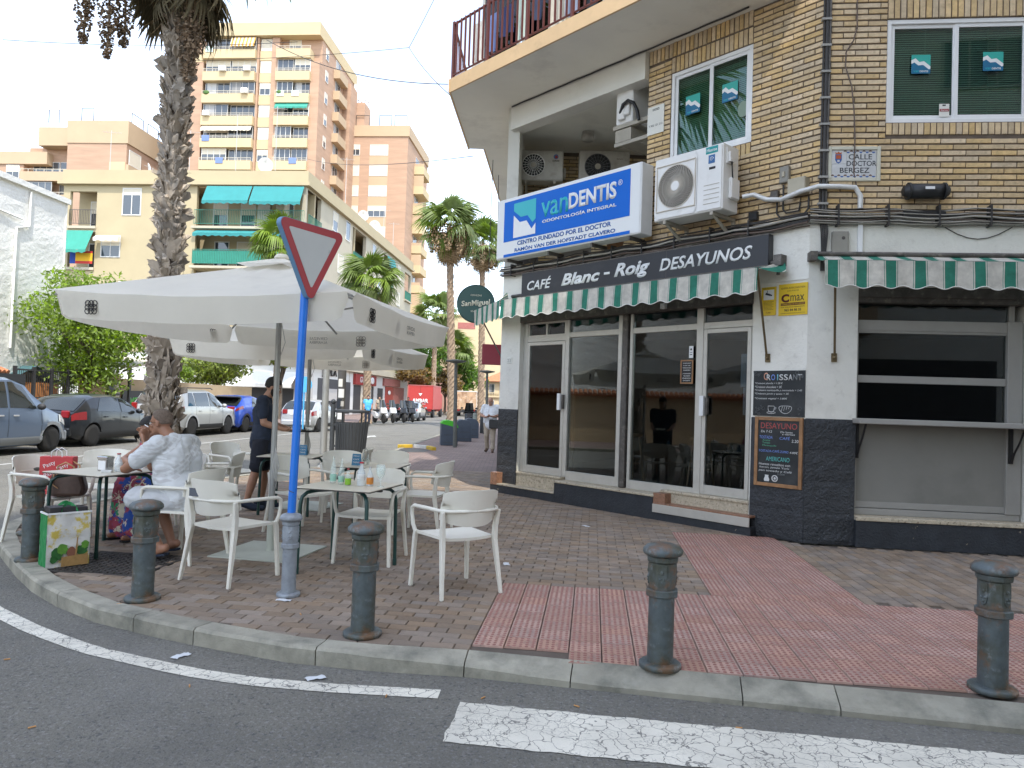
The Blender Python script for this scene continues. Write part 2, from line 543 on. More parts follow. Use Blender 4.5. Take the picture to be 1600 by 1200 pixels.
pave = MB().sheet(pave_poly, -0.014).obj('pavement', M['grout'])
pave['kind'] = 'structure'
far_inner = offset(KERB[25:], 0.15)
_st = [p for p in inner if p[1] > 15.9]
farp = MB().sheet(_st + far_inner + [(6.0, 120), (0.05, 15.9)], -0.002).obj('far_pavement', M['far_pavers'])
farp['kind'] = 'structure'

# kerb stones, each its own piece; they drop towards the road at the crossing
stones = resample(KERB[:26], 0.02)
k = 0
lens = [0.98, 0.5, 0.95, 0.62, 0.9, 0.9, 0.55, 0.96]
ci = 0
inn = offset(stones, 0.155)
while k < len(stones) - 4:
    n = int(lens[ci % 8] / 0.02); ci += 1
    e = min(k + n, len(stones) - 1)
    idx = [int(round(k + (e - k) * t / 5)) for t in range(6)]
    mb = MB()
    rows = []
    gap = 0.0035
    for q, i in enumerate(idx):
        a, b = stones[i], inn[i]
        t = Vector((stones[min(i + 1, len(stones) - 1)][0] - stones[max(i - 1, 0)][0], stones[min(i + 1, len(stones) - 1)][1] - stones[max(i - 1, 0)][1])).normalized()
        sh = gap if q == 0 else (-gap if q == 5 else 0)
        a = (a[0] + t.x * sh, a[1] + t.y * sh); b = (b[0] + t.x * sh, b[1] + t.y * sh)
        low = max(0.0, min(1.0, (a[0] + 0.9) / 1.4))             # 1 where the kerb is dropped
        zt = 0.007 - 0.06 * low
        rv = 0.018
        d = Vector((b[0] - a[0], b[1] - a[1])).normalized()
        wob = 0.003 * noise.noise((a[0] * 9, a[1] * 9, 0))
        rows += [(a[0], a[1], ZR - 0.03), (a[0], a[1], zt - rv + wob), (a[0] + d.x * rv, a[1] + d.y * rv, zt + wob), (b[0], b[1], 0.007), (b[0], b[1], -0.05)]
    fs = []
    for q in range(5):
        for c in range(4):
            fs.append((q * 5 + c, q * 5 + c + 1, q * 5 + c + 6, q * 5 + c + 5))
    fs += [(0, 1, 2, 3, 4)[::-1], tuple(25 + i for i in range(5))]
    mb.add(rows, fs, 0)
    mb.obj('kerb_stone', M['kerb'], pave)
    k = e
# kerb farther up the street: too far to tell the stones apart
mb = MB()
fo, fi = KERB[25:], far_inner
for i in range(len(fo) - 1):
    a, b, c, d = fo[i], fo[i + 1], fi[i + 1], fi[i]
    vs = [(*a, ZR - .02), (*b, ZR - .02), (*b, .006), (*a, .006), (*c, .006), (*d, .006)]
    mb.add(vs, [(0, 1, 2, 3), (3, 2, 4, 5)])
mb.obj('kerb_line', M['kerb'], farp)

# tactile tiles by the crossing (red, with domes) and pavers
def tile_mesh(seed):
    r_ = random.Random(seed)
    mb = MB(); h = 0.0975
    mb.add([(-h, -h, -.012), (h, -h, -.012), (h, h, -.012), (-h, h, -.012), (-h + .003, -h + .003, 0), (h - .003, -h + .003, 0), (h - .003, h - .003, 0), (-h + .003, h - .003, 0)],
           [(4, 5, 6, 7), (0, 1, 5, 4), (1, 2, 6, 5), (2, 3, 7, 6), (3, 0, 4, 7)])
    for i in range(5):
        for j in range(5):
            x, y = -.076 + .038 * i, -.076 + .038 * j
            hh = .0045 * r_.uniform(.7, 1)
            vs = [(x + .0125 * cos(2 * pi * q / 6), y + .0125 * sin(2 * pi * q / 6), 0) for q in range(6)]
            vs += [(x + .0075 * cos(2 * pi * q / 6), y + .0075 * sin(2 * pi * q / 6), hh) for q in range(6)]
            mb.add(vs, [(q, (q + 1) % 6, 6 + (q + 1) % 6, 6 + q) for q in range(6)] + [tuple(range(6, 12))], 1, True)
    return mb.mesh('tactile_tile', [M['tact'], M['dome']])
TM = [tile_mesh(i) for i in range(3)]
cells = set()
tiles = []
for i in range(0, 30):
    for j in range(0, 13):
        tiles.append((-0.6 + 0.2 * i, 6.05 - 0.2 * j))
for i in range(6):
    for j in range(15):
        tiles.append((1.1 + 0.2 * i, 6.25 + 0.2 * j))
singles = []
for (u, v) in tiles:
    p = UV(u, v)
    if not inside(p, pave_poly) or not inside(UV(u, v - .07), pave_poly) or p[0] > p[1] * 0.74 + .1: continue
    singles.append((u, v))
singles.sort(key=lambda t: -(t[1] - 4))
for (u, v) in singles[-300:]:
    o = link('tactile_tile', TM[rnd.randrange(3)], pave, UV(u, v, rnd.uniform(-.0015, .0015) + (0.0)), FA + rnd.choice((0, pi / 2, pi, -pi / 2)) + R(rnd.uniform(-.25, .25)))
mb = MB()
for (u, v) in singles[:-300]:
    p = UV(u, v); Mx = Matrix.Translation(p) @ Matrix.Rotation(FA, 4, 'Z')
    me = TM[0]
    mb.add([v_.co.copy() for v_ in me.vertices], [tuple(f.vertices) for f in me.polygons][:5], 0, False, Mx)
    mb.add([v_.co.copy() for v_ in me.vertices], [tuple(f.vertices) for f in me.polygons][5:], 1, False, Mx)
if mb.v: mb.obj('tactile_tile', [M['tact'], M['dome']], pave)['kind'] = 'stuff'

def paver_mesh(w, d):
    mb = MB(); x, y = w / 2, d / 2; b = .004
    mb.add([(-x, -y, -.02), (x, -y, -.02), (x, y, -.02), (-x, y, -.02), (-x, -y, -.005), (x, -y, -.005), (x, y, -.005), (-x, y, -.005),
            (-x + b, -y + b, 0), (x - b, -y + b, 0), (x - b, y - b, 0), (-x + b, y - b, 0)],
           [(8, 9, 10, 11)] + [(i, (i + 1) % 4, 4 + (i + 1) % 4, 4 + i) for i in range(4)] + [(4 + i, 4 + (i + 1) % 4, 8 + (i + 1) % 4, 8 + i) for i in range(4)])
    return mb
PM = paver_mesh(0.194, 0.094)
pm_me = PM.mesh('paver', M['paver_one'])
cover = [(-3.75, -3.02, 6.0, 6.75)]                                  # u, v of the access cover
pavers = []
build_poly = [(-0.25, 12.6), (3.4, 8.42), (14, 7.2), (14, 30), (0.8, 30)]
for row in range(-2, 170):
    v = 4.0 + row * 0.1
    for c in range(-48, 70):
        u = c * 0.2 + (0.1 if row % 2 else 0)
        if u > 2.2 and v > 6.1: continue
        p = UV(u, v)
        pavers.append((u, v, p, 0))
    hu = 0.95 if v > 6.1 else -0.75
    if (row % 2 == 0) == (v > 6.1): pavers.append((hu, v, UV(hu, v), 2))
for c in range(0, 60):
    u = 2.255 + c * 0.1
    for row in range(0, 40):
        v = 6.25 + row * 0.2 + (0.1 if c % 2 else 0)
        pavers.append((u, v, UV(u, v), 1))
keep = []; halves = []
for (u, v, p, o) in pavers:
    if not inside(p, pave_poly) or p[1] > 16: continue
    if p[0] > p[1] * 0.74 + .15 or p[0] < -p[1] * 0.78 - .3: continue
    if o == 2:
        halves.append(p); continue
    if -0.72 < u and v < 6.16 + (0.02 if o else 0): continue
    if 0.98 < u < (2.28 if not o else 2.22) and v < 9.16: continue
    if -4.56 < u < -3.62 and 5.62 < v < 6.44: continue
    if inside(p, build_poly): continue
    keep.append((hypot(p[0], p[1]), u, v, p, o))
keep.sort()
for (d_, u, v, p, o) in keep[:300]:
    link('paver', pm_me, pave, (p[0], p[1], rnd.uniform(-.003, .002)), (R(rnd.uniform(-.5, .5)), R(rnd.uniform(-.5, .5)), FA + o * pi / 2 + R(rnd.uniform(-.8, .8))))
mb = MB()
for (d_, u, v, p, o) in keep[300:]:
    Mx = Matrix.Translation((p[0], p[1], rnd.uniform(-.003, .002))) @ Matrix.Rotation(FA + o * pi / 2 + R(rnd.uniform(-.8, .8)), 4, 'Z')
    mb.add(PM.v, PM.f, 0, False, Mx)
HP = paver_mesh(0.094, 0.094)
for p in halves:
    mb.add(HP.v, HP.f, 0, False, Matrix.Translation((p[0], p[1], 0)) @ Matrix.Rotation(FA, 4, 'Z'))
mb.obj('paver', M['paver_many'], pave)['kind'] = 'stuff'

# access cover set in the paving by the first table
mk('iron', (0.055, 0.05, 0.046), 0.6, metal=0.4, var=0.25, vs=9, bump=0.4, bs=60, dirt=((0.13, 0.1, 0.08), 5, 0.5, 0.7, 0.6))
t = thing('access_cover', 'square dark iron cover with raised grid set in the paving under the seated man', 'manhole cover', UV(-4.09, 6.03, 0), FA)
mb = MB().bx(-.44, .44, -.38, .38, -.02, -.004)
for i in range(14):
    for j in range(12):
        mb.bx(-.41 + .06 * i, -.375 + .06 * i, -.345 + .06 * j - .0, -.315 + .06 * j, -.004, .002)
mb.obj('plate', M['iron'], t)
mb = MB()
for a in ((-.47, .47, -.41, -.385), (-.47, .47, .385, .41), (-.47, -.445, -.385, .385), (.445, .47, -.385, .385)): mb.bx(*a, -.02, .001)
mb.obj('frame', M['iron'], t)

# road markings
def ribbon(mb, pts, w, z):
    a, b = offset(pts, w / 2), offset(pts, -w / 2)
    for i in range(len(pts) - 1):
        mb.add([(*a[i], z), (*a[i + 1], z), (*b[i + 1], z), (*b[i], z)], [(0, 1, 2, 3)])
    return mb
line = [(-0.34, 4.055), (-0.94, 4.09), (-1.39, 4.145), (-1.80, 4.255), (-2.54, 4.56), (-3.1, 4.9), (-3.70, 5.34), (-4.4, 6.0), (-5.3, 7.0), (-5.95, 8.0), (-6.3, 9.0)]
ribbon(MB(), resample(line[::-1], .2), 0.12, ZR + .004).obj('edge_line', M['paint'], road)
def quad(pts, z=None):
    out = []
    for a, b in zip(pts, pts[1:] + pts[:1]):
        n = max(1, int(hypot(b[0] - a[0], b[1] - a[1]) / .03))
        for i in range(n):
            x, y = a[0] + (b[0] - a[0]) * i / n, a[1] + (b[1] - a[1]) * i / n
            k_ = .012 if n > 1 else 0
            out.append((x + k_ * noise.noise((x * 11, y * 11, 1)) + k_ * .5 * noise.noise((x * 40, y * 40, 4)), y + k_ * noise.noise((x * 11, y * 11, 2)) + k_ * .5 * noise.noise((x * 40, y * 40, 3))))
    return MB().sheet(out, ZR + .004)
quad([(-.216, 3.957), (-.274, 3.495), (5.0, 3.02 - .26), (5.0, 3.4 - .22)][::-1]).obj('crossing_stripe', M['paint'], road)
quad([(-.32, 3.0), (-.38, 2.53), (5.0, 1.75), (5.0, 2.2)][::-1]).obj('crossing_stripe', M['paint'], road)
quad([(-.42, 2.05), (-.48, 1.55), (5.0, .78), (5.0, 1.25)][::-1]).obj('crossing_stripe', M['paint'], road)
for (x, y) in ((-5.6, 25.5), (-5.9, 30.5)):
    quad([(x - .07, y - 2), (x + .07, y - 2), (x + .07, y + .4), (x + .3, y + .4), (x, y + 1.6), (x - .3, y + .4), (x - .07, y + .4)]).obj('arrow_marking', M['greypaint'], road)
ribbon(MB(), [(-10.6, 12), (-9.9, 22), (-9.2, 32)], .1, ZR + .004).obj('parking_line', M['greypaint'], road)

# pavement on the other side of the street, and the corner beyond
LK = [(-15.2, -30), (-14.0, 0), (-13.5, 14), (-12.9, 24), (-12.2, 34), (-11.2, 37.5), (-9.2, 40.5), (-8.9, 44), (-9.0, 60), (-9.6, 90), (-10, 130)]
oth = MB().sheet(LK[::-1] + [(-22, -30), (-22, 130)][::1], 0.0).obj('far_side_pavement', M['far_pavers'])
oth['kind'] = 'structure'
mb = MB(); lo = offset(LK, -.15)
for i in range(len(LK) - 1):
    a, b, c, d = LK[i], LK[i + 1], lo[i + 1], lo[i]
    mb.add([(*a, ZR - .02), (*b, ZR - .02), (*b, .006), (*a, .006), (*c, .006), (*d, .006)], [(3, 2, 1, 0), (5, 4, 2, 3)])
mb.obj('kerb_line', M['kerb'], oth)
# small kerbed bay with yellow and white paint, at the edge of the café pavement
bay = [(-3.42, 22.9), (-3.05, 23.25), (-2.6, 22.9), (-2.35, 22.2)]
for i, mname in enumerate(('yellowpaint', 'greypaint', 'yellowpaint')):
    a, b = Vector((*bay[i], 0)), Vector((*bay[i + 1], 0))
    dv = (b - a).normalized(); nv = Vector((-dv.y, dv.x, 0)) * .14
    a = a + dv * .01; b = b - dv * .01
    mb = MB().prism([(b.x, b.y), ((b + nv).x, (b + nv).y), ((a + nv).x, (a + nv).y), (a.x, a.y)], -.01, .10)
    mb.obj('painted_kerb_stone', M[mname], farp, bevel=.012)
mk('bay_dark', (0.035, 0.034, 0.032), 0.55, var=0.3, vs=4, bump=.3, bs=50)
MB().sheet([(-3.4, 21.0), (-2.5, 21.3), (-2.4, 22.2), (-2.75, 22.8), (-3.05, 23.1), (-3.4, 22.8)], .003).obj('dark_patch', M['bay_dark'], farp)  # flat dark sheet standing in for the dark hollow of the bay
# ---------------------------------------------------------------- the corner building with the café
A = Vector((-.208, 12.6, 0)); B = Vector((3.41, 8.53, 0))
CD = (B - A).normalized(); LC = (B - A).length
US = Vector((sin(R(4)), cos(R(4)), 0)); NS = Vector((-US.y, US.x, 0))
FRM = {'c': (A, atan2(CD.y, CD.x)), 's': (B, R(-6.3)), 'r': (A, R(-94))}
def W(fr, s, y=0.0, z=0.0):
    o, a = FRM[fr]
    return Vector((o.x + cos(a) * s - sin(a) * y, o.y + sin(a) * s + cos(a) * y, z))
mk('white', (0.72, 0.70, 0.63), 0.8, var=0.05, vs=2.2, bump=0.5, bs=24, bdist=0.012, dirt=[((0.33, 0.31, 0.27), 1.7, 0.52, 0.78, 0.5), ((0.42, 0.39, 0.33), 9, 0.58, 0.76, 0.5), ((0.2, 0.18, 0.15), 31, 0.68, 0.72, 0.5)])
mk('plaster', (0.70, 0.69, 0.63), 0.85, var=0.06, vs=1.2, bump=0.2, bs=30, dirt=[((0.33, 0.31, 0.28), 1.6, 0.56, 0.8, 0.45)])
mk('dado', (0.022, 0.025, 0.029), 0.5, var=0.3, vs=6, bump=0.9, bs=34, bdist=0.03, spec=0.6)
mk('plinth', (0.021, 0.025, 0.031), 0.6, var=0.3, vs=6, bump=0.6, bs=40, bdist=0.02, dirt=[((0.45, 0.38, 0.26), 7, 0.655, 0.675, 1.0)])
BR = (0.57, 0.425, 0.245)
mk('brick', BR, 0.85, var=0.16, vs=14, bump=0.4, bs=60, rndv=0.15, sat=0.2, dirt=[((0.24, 0.165, 0.095), 20, 0.56, 0.76, 0.5), ((0.52, 0.36, 0.12), 7, 0.6, 0.72, 0.35)])
mk('brick_many', BR, 0.85, var=0.16, vs=14, bump=0.4, bs=60, rndv=0.15, island=True, sat=0.2, dirt=[((0.24, 0.165, 0.095), 20, 0.56, 0.76, 0.5), ((0.52, 0.36, 0.12), 7, 0.6, 0.72, 0.35)])
mk('mortar', (0.13, 0.10, 0.075), 0.95, var=0.25, vs=8, bump=0.4, bs=60)
mk('alu', (0.54, 0.52, 0.465), 0.42, metal=0.35, var=0.06, vs=5, dirt=[((0.3, 0.28, 0.24), 9, 0.58, 0.8, 0.4)])
mk('alu_grey', (0.33, 0.32, 0.295), 0.5, metal=0.2, var=0.06, vs=4)
mk('panel_grey', (0.235, 0.228, 0.205), 0.5, metal=0.1, var=0.05, vs=2, dirt=[((0.12, 0.12, 0.105), 1.3, 0.5, 0.8, 0.5)])
mk('steel_dark', (0.10, 0.09, 0.08), 0.55, metal=0.3, var=0.3, vs=8, bump=0.2, dirt=[((0.28, 0.25, 0.21), 10, 0.55, 0.7, 0.7)])
mk('winwhite', (0.74, 0.74, 0.73), 0.35, var=0.03, vs=6)
mk('marble', (0.46, 0.395, 0.29), 0.5, var=0.2, vs=20, dirt=[((0.09, 0.06, 0.04), 38, 0.56, 0.64, 0.85), ((0.66, 0.6, 0.48), 30, 0.56, 0.66, 0.7)])
mk('marble_red', (0.27, 0.14, 0.085), 0.45, var=0.2, vs=20, dirt=[((0.09, 0.05, 0.035), 30, 0.56, 0.64, 0.7)])
mk('slab_edge', (0.62, 0.43, 0.24), 0.85, var=0.08, vs=2, bump=0.2, bs=40, dirt=[((0.35, 0.24, 0.15), 3, 0.58, 0.8, 0.5)])
mk('soffit', (0.82, 0.80, 0.72), 0.9, var=0.05, vs=0.8, bump=0.1, bs=30, dirt=[((0.36, 0.34, 0.3), 1.1, 0.55, 0.8, 0.45)])
mk('rail_red', (0.12, 0.035, 0.03), 0.5, var=0.15, vs=10)
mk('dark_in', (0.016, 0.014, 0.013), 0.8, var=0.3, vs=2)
mk('wood_dark', (0.09, 0.05, 0.028), 0.6, var=0.25, vs=6, stretch=(1, 1, .2))
mk('wood', (0.29, 0.15, 0.065), 0.55, var=0.25, vs=9, stretch=(1, 6, 1))
mk('black', (0.012, 0.012, 0.013), 0.5)
mk('rubber', (0.02, 0.02, 0.02), 0.7)
mk('navy_sign', (0.017, 0.019, 0.024), 0.35, var=0.08, vs=3, dirt=[((0.05, 0.05, 0.055), 4, 0.55, 0.8, 0.5)])
mk('sign_white', (0.74, 0.74, 0.73), 0.4, var=0.03)
mk('sign_blue', (0.003, 0.125, 0.55), 0.5, var=0.03, vs=3, spec=.25)
mk('sign_teal', (0.02, 0.42, 0.47), 0.35)
mk('ink_blue', (0.01, 0.09, 0.33), 0.5)
M['glass'] = glass_mat('window_glass', (0.62, 0.66, 0.66))
M['glass_green'] = glass_mat('green_glass', (0.62, 0.76, 0.70))
M['far_glass'] = mat('far_glass', (0.05, 0.06, 0.07), 0.06, spec=0.9)

cafe = thing('corner_building', 'chamfered corner building of yellow brick over a white and black ground floor with a café', 'building', A, 0)
CF = (Vector((0, 0, 0)), FRM['c'][1]); SF = (B - A, FRM['s'][1]); RF = (Vector((0, 0, 0)), FRM['r'][1])
FR3 = {'c': CF, 's': SF, 'r': RF}
def bpart(fr, name, mb, mats, parent=cafe, **k):
    o, a = FR3[fr]
    return mb.obj(name, mats, parent, o, a, **k)
def wpart(name, mb, mats, parent=cafe, **k):                        # mesh given in world coordinates
    return mb.obj(name, mats, parent, -A, 0, **k)

# --- ground floor walls
mb = MB()
mb.bx(0.0, .48, 0, .35, 0, 3.8)                                     # left pillar
mb.bx(.48, 4.75, 0.0, .35, 2.98, 3.8)                               # above the shop front
bpart('c', 'wall', mb, M['white'])
pk = [W('c', 4.75), B, W('s', .56), W('s', .56, .4), W('c', 4.75, .4)]
mb = MB().prism([(p.x, p.y) for p in pk], 0, 3.8)
wpart('corner_pillar', mb, M['white'])
mb = MB(); mb.bx(.56, 2.42, 0.0, .35, 2.98, 3.8); mb.bx(2.42, 9.0, 0, .35, .32, 3.8)
bpart('s', 'wall', mb, M['white'])
mb = MB(); mb.bx(0, 14, 0, .3, 0, 6.6); 
mb2 = MB().bx(-25, -0.0, 0.002, .3, 0, 3.8)
bpart('r', 'wall', mb2, M['white'])
# black dado: rough blocks, courses divided by joints
def dado(fr, s0, s1, zs, y, cuts):
    mb = MB()
    for z0, z1 in zip(zs, zs[1:]):
        for a, b in zip(cuts, cuts[1:]):
            nu, nv = max(2, int((b - a) / .05)), max(2, int((z1 - z0) / .05))
            def fn(u, v, a=a, b=b, z0=z0, z1=z1):
                e = min(u, 1 - u, v, 1 - v) * 8
                d = y - (0.004 + .010 * min(1, e) * (0.6 + noise.noise((a + u * (b - a) * 9 + 3, z0 * 3 + v * (z1 - z0) * 11, y * 7 + s0))))
                return (a + .003 + u * (b - a - .006), d, z0 + .003 + v * (z1 - z0 - .006))
            mb.grid(fn, nu, nv, 0, False)
    mb.bx(s0, s1, y, y + .02, zs[0], zs[-1])
    return mb
bpart('c', 'dado', dado('c', 0, .48, [0, .45, .78, 1.12, 1.4], -.005, [0, .48]), M['dado'])
bpart('c', 'dado', dado('c', 4.76, LC, [0, .36, .72, 1.08, 1.43], -.005, [4.76, LC + .004]), M['dado'])
bpart('s', 'dado', dado('s', 0, .56, [0, .36, .72, 1.08, 1.44], -.005, [-.004, .56]), M['dado'])
bpart('r', 'dado', dado('r', -9, 0, [0, .45, .78, 1.12, 1.4], -.005, [-9 + 1 * i for i in range(10)]), M['dado'])
bpart('c', 'fascia_joint', MB().bx(4.76, LC - .004, -.012, 0, 3.06, 3.075), M['plaster'])
# plinth, sill, steps
mb = MB(); mb.bx(1.52, 3.40, -.14, .02, 0, .30); mb.bx(0.0, 1.52, -.14, .02, 0, .125); mb.bx(3.40, 4.86, -.14, .02, 0, .10)
bpart('c', 'plinth', mb, M['plinth'])
mb = MB(); mb.bx(1.50, 3.42, -.155, .2, .302, .335); mb.bx(.15, 1.498, .0, .2, .34, .375); mb.bx(3.422, 4.75, -.02, .2, .362, .397)
bpart('c', 'sill', mb, M['marble'], bevel=.006)
bpart('c', 'riser', MB().bx(.16, 1.5, .015, .19, .15, .338), M['marble']); bpart('c', 'riser', MB().bx(3.43, 4.74, .0, .19, .235, .36), M['marble'])
bpart('c', 'tread', MB().bx(.17, 1.515, -.15, .014, .126, .152), M['marble'], bevel=.005)
bpart('c', 'tread_end', MB().bx(0.005, .165, -.145, .0, .126, .33), M['marble_red'])
bpart('c', 'tread', MB().bx(3.41, 4.85, -.15, -.001, .21, .235), M['marble_red'], bevel=.004)
bpart('c', 'tread_end', MB().bx(3.41, 3.6, -.14, -.002, .237, .36), M['marble_red'])
bpart('c', 'tread_nosing', MB().bx(3.41, 4.85, -.16, -.141, .104, .214), M['alu'], bevel=.003)
mb = MB().bx(.56, 9.0, -.07, .02, 0, .295)
bpart('s', 'plinth', mb, M['plinth'])
bpart('s', 'sill', MB().bx(.56, 2.50, -.085, .2, .298, .345), M['marble'], bevel=.006)
# --- café glazing
GY = .10
def frame(mb, s0, s1, z0, z1, w, y0, y1, wb=None, wt=None):
    wb = wb or w; wt = wt or w
    mb.bx(s0, s0 + w, y0, y1, z0, z1); mb.bx(s1 - w, s1, y0, y1, z0, z1)
    mb.bx(s0 + w, s1 - w, y0 + .001, y1 - .001, z0, z0 + wb); mb.bx(s0 + w, s1 - w, y0 + .001, y1 - .001, z1 - wt, z1)
    return mb
def pane(fr, parent, s0, s1, z0, z1, y, m='glass'):
    mb = MB().bx(s0, s1, y, y + .006, z0, z1)
    return mb.obj('pane', M[m], parent)
bpart('c', 'shutter_box', MB().bx(.48, 4.75, -.02, .26, 2.84, 2.985), M['steel_dark'], bevel=.008)
sf = bpart('c', 'shop_front', (lambda m: (m.bx(.485, .575, GY - .02, GY + .06, .376, 2.84), m.bx(1.45, 1.53, GY - .015, GY + .06, .376, 2.84), m.bx(2.53, 2.60, GY - .015, GY + .05, .336, 2.84),
     m.bx(2.75, 2.80, GY - .015, GY + .05, .336, 2.84), m.bx(3.88, 3.985, GY - .02, GY + .06, .336, 2.84), m.bx(4.69, 4.75, GY - .02, GY + .06, .40, 2.84),
     m.bx(.575, 1.45, GY - .012, GY + .055, 2.52, 2.60), m.bx(1.53, 2.53, GY - .012, GY + .05, 2.56, 2.64), m.bx(2.80, 3.88, GY - .012, GY + .05, 2.56, 2.64), m.bx(3.985, 4.69, GY - .012, GY + .05, 2.56, 2.645),
     m.bx(1.53, 2.53, GY - .012, GY + .05, .336, .475), m.bx(2.80, 3.88, GY - .012, GY + .05, .336, .46), m)[-1])(MB()), M['alu'], bevel=.004)
for (a, b, c, d) in ((1.53, 2.53, .475, 2.56), (2.80, 3.88, .46, 2.56), (1.53, 2.53, 2.64, 2.84), (2.80, 3.88, 2.64, 2.84), (3.985, 4.69, 2.645, 2.84)):
    pane('c', sf, a, b, c, d, GY + .02)
tr_ = bpart('c', 'transom_window', (lambda m: (frame(m, .575, 1.45, 2.60, 2.84, .03, GY - .005, GY + .04), m.bx(.995, 1.03, GY - .005, GY + .04, 2.63, 2.81), m)[-1])(MB()), M['alu'])
pane('c', tr_, .605, .995, 2.63, 2.81, GY + .015); pane('c', tr_, 1.03, 1.42, 2.63, 2.81, GY + .015)
bpart('c', 'steel_post', MB().bx(2.625, 2.725, GY - .05, GY + .02, .336, 2.84), M['steel_dark'], bevel=.012)
def door(s0, s1, z0, z1, hx):
    d = bpart('c', 'door', frame(MB(), s0, s1, z0, z1, .055, GY - .02, GY + .03, wb=.12), M['alu'], bevel=.003)
    pane('c', d, s0 + .055, s1 - .055, z0 + .12, z1 - .055, GY + .0)
    mb = MB().bx(hx - .03, hx + .03, GY - .085, GY - .045, 1.42, 1.68).bx(hx - .012, hx + .012, GY - .05, GY - .018, 1.45, 1.49).bx(hx - .012, hx + .012, GY - .05, GY - .018, 1.61, 1.65)
    mb.obj('handle', M['winwhite'], d)
    mb = MB().bx(hx + .045, hx + .075, GY - .06, GY - .02, 1.44, 1.66); mb.obj('handle', M['steel_dark'], d)
    return d
door(.58, 1.448, .378, 2.515, 1.40)
d2_ = door(3.99, 4.685, .40, 2.555, 4.02)
# inside the café: a dark room
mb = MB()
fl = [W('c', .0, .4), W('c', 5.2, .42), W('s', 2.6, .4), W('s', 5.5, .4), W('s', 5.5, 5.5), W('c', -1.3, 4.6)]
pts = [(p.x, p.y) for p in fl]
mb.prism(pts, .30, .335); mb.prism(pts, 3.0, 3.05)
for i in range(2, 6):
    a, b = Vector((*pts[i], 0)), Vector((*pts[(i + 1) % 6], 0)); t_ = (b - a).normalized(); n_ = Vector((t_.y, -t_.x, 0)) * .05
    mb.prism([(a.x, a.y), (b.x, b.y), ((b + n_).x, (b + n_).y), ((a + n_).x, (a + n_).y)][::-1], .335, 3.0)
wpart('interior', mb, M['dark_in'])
# serving window on the side street
bpart('s', 'shutter_box', MB().bx(.56, 2.40, .02, .3, 2.80, 2.982).bx(.56, 2.40, -.0, .02, 2.86, 2.97), M['steel_dark'], bevel=.006)
SY = .15
sw = bpart('s', 'serving_window', (lambda m: (m.bx(.565, 2.26, SY - .03, SY + .05, 2.49, 2.61), m.bx(.565, .615, SY - .03, SY + .05, .42, 2.49), m.bx(2.24, 2.40, SY - .05, SY + .06, .42, 2.62), m.bx(2.26, 2.32, SY - .03, SY + .05, 2.62, 2.80),
      m.bx(.615, 2.24, SY - .02, SY + .04, 1.88, 1.965), m.bx(.615, 2.24, SY - .02, SY + .04, 2.46, 2.49), m.bx(.565, .60, SY - .03, SY + .05, 2.61, 2.80), m)[-1])(MB()), M['alu_grey'], bevel=.004)
for (a, b, c, d) in ((.615, 2.24, 1.965, 2.46), (.615, 2.24, 1.46, 1.88), (.60, 2.26, 2.61, 2.80)): pane('s', sw, a, b, c, d, SY + .005)
MB().bx(.615, 2.24, SY - .01, SY + .05, .50, 1.46).obj('lower_panel', M['panel_grey'], sw)
MB().bx(.565, 2.40, SY - .035, SY + .06, .345, .42).bx(.565, 2.36, SY - .02, SY + .05, .425, .5).obj('bottom_rail', M['alu_grey'], sw, bevel=.006)
sh = bpart('s', 'counter_shelf', MB().bx(.52, 2.46, -.24, SY - .02, 1.40, 1.462), M['alu_grey'], bevel=.008)
mb = MB()
for t_ in (.60, 2.27):
    mb.bx(t_ - .015, t_ + .015, .05, .1, 1.0, 1.40)
    mb.tube([(t_, .05, 1.02), (t_, .0, 1.12), (t_, -.1, 1.24), (t_, -.2, 1.398)], .012, 6)
mb.obj('bracket', M['black'], sh)

# --- brick storeys: courses of separate bricks with raked joints
def courses(s0, s1, z0, z1, holes, pitch=.0695, ln=.274, ph=0.0):
    out = []
    row = 0
    z = z0
    while z + pitch <= z1 + .001:
        s = s0 - ln * (.5 if row % 2 else 0) - ph
        while s < s1:
            a, b = max(s, s0), min(s + ln, s1)
            segs = [(a, b)]
            for (h0, h1, g0, g1) in holes:
                if z + pitch * .5 > g0 and z + pitch * .5 < g1:
                    ns = []
                    for (p, q) in segs:
                        if q <= h0 or p >= h1: ns.append((p, q))
                        else:
                            if p < h0: ns.append((p, h0))
                            if q > h1: ns.append((h1, q))
                    segs = ns
            for (p, q) in segs:
                if q - p > .045: out.append((p + .006, q - .006, z + .009, z + pitch - .009))
            s += ln
        z += pitch; row += 1
    return out
def soldiers(s0, s1, z0, z1, pitch=.0695):
    n = round((s1 - s0) / pitch); p = (s1 - s0) / n
    return [(s0 + i * p + .007, s0 + (i + 1) * p - .007, z0 + .006, z1 - .006) for i in range(n)]
CW = (3.35, 4.60, 4.91, 6.165); SWN = (.82, 3.12, 4.89, 6.10)
KS = 5.557                                                          # brick corner measured along the chamfer
cb = courses(2.95, KS - .004, 3.80, 6.62, [(CW[0], CW[1], CW[2] - .0, 6.62), (2.95, 4.60, 6.385, 6.62), (CW[0], CW[1], 4.74, 4.91)])
cb += soldiers(CW[0], CW[1], 6.17, 6.385) + soldiers(2.95, CW[1], 6.40, 6.62) + soldiers(CW[0], CW[1], 4.745, 4.905)
sb = courses(.155, 6.0, 3.80, 6.62, [(SWN[0], SWN[1], 4.735, 6.36)], ph=.1)
sb += soldiers(SWN[0], SWN[1], 6.105, 6.355) + soldiers(SWN[0], SWN[1], 4.74, 4.885)
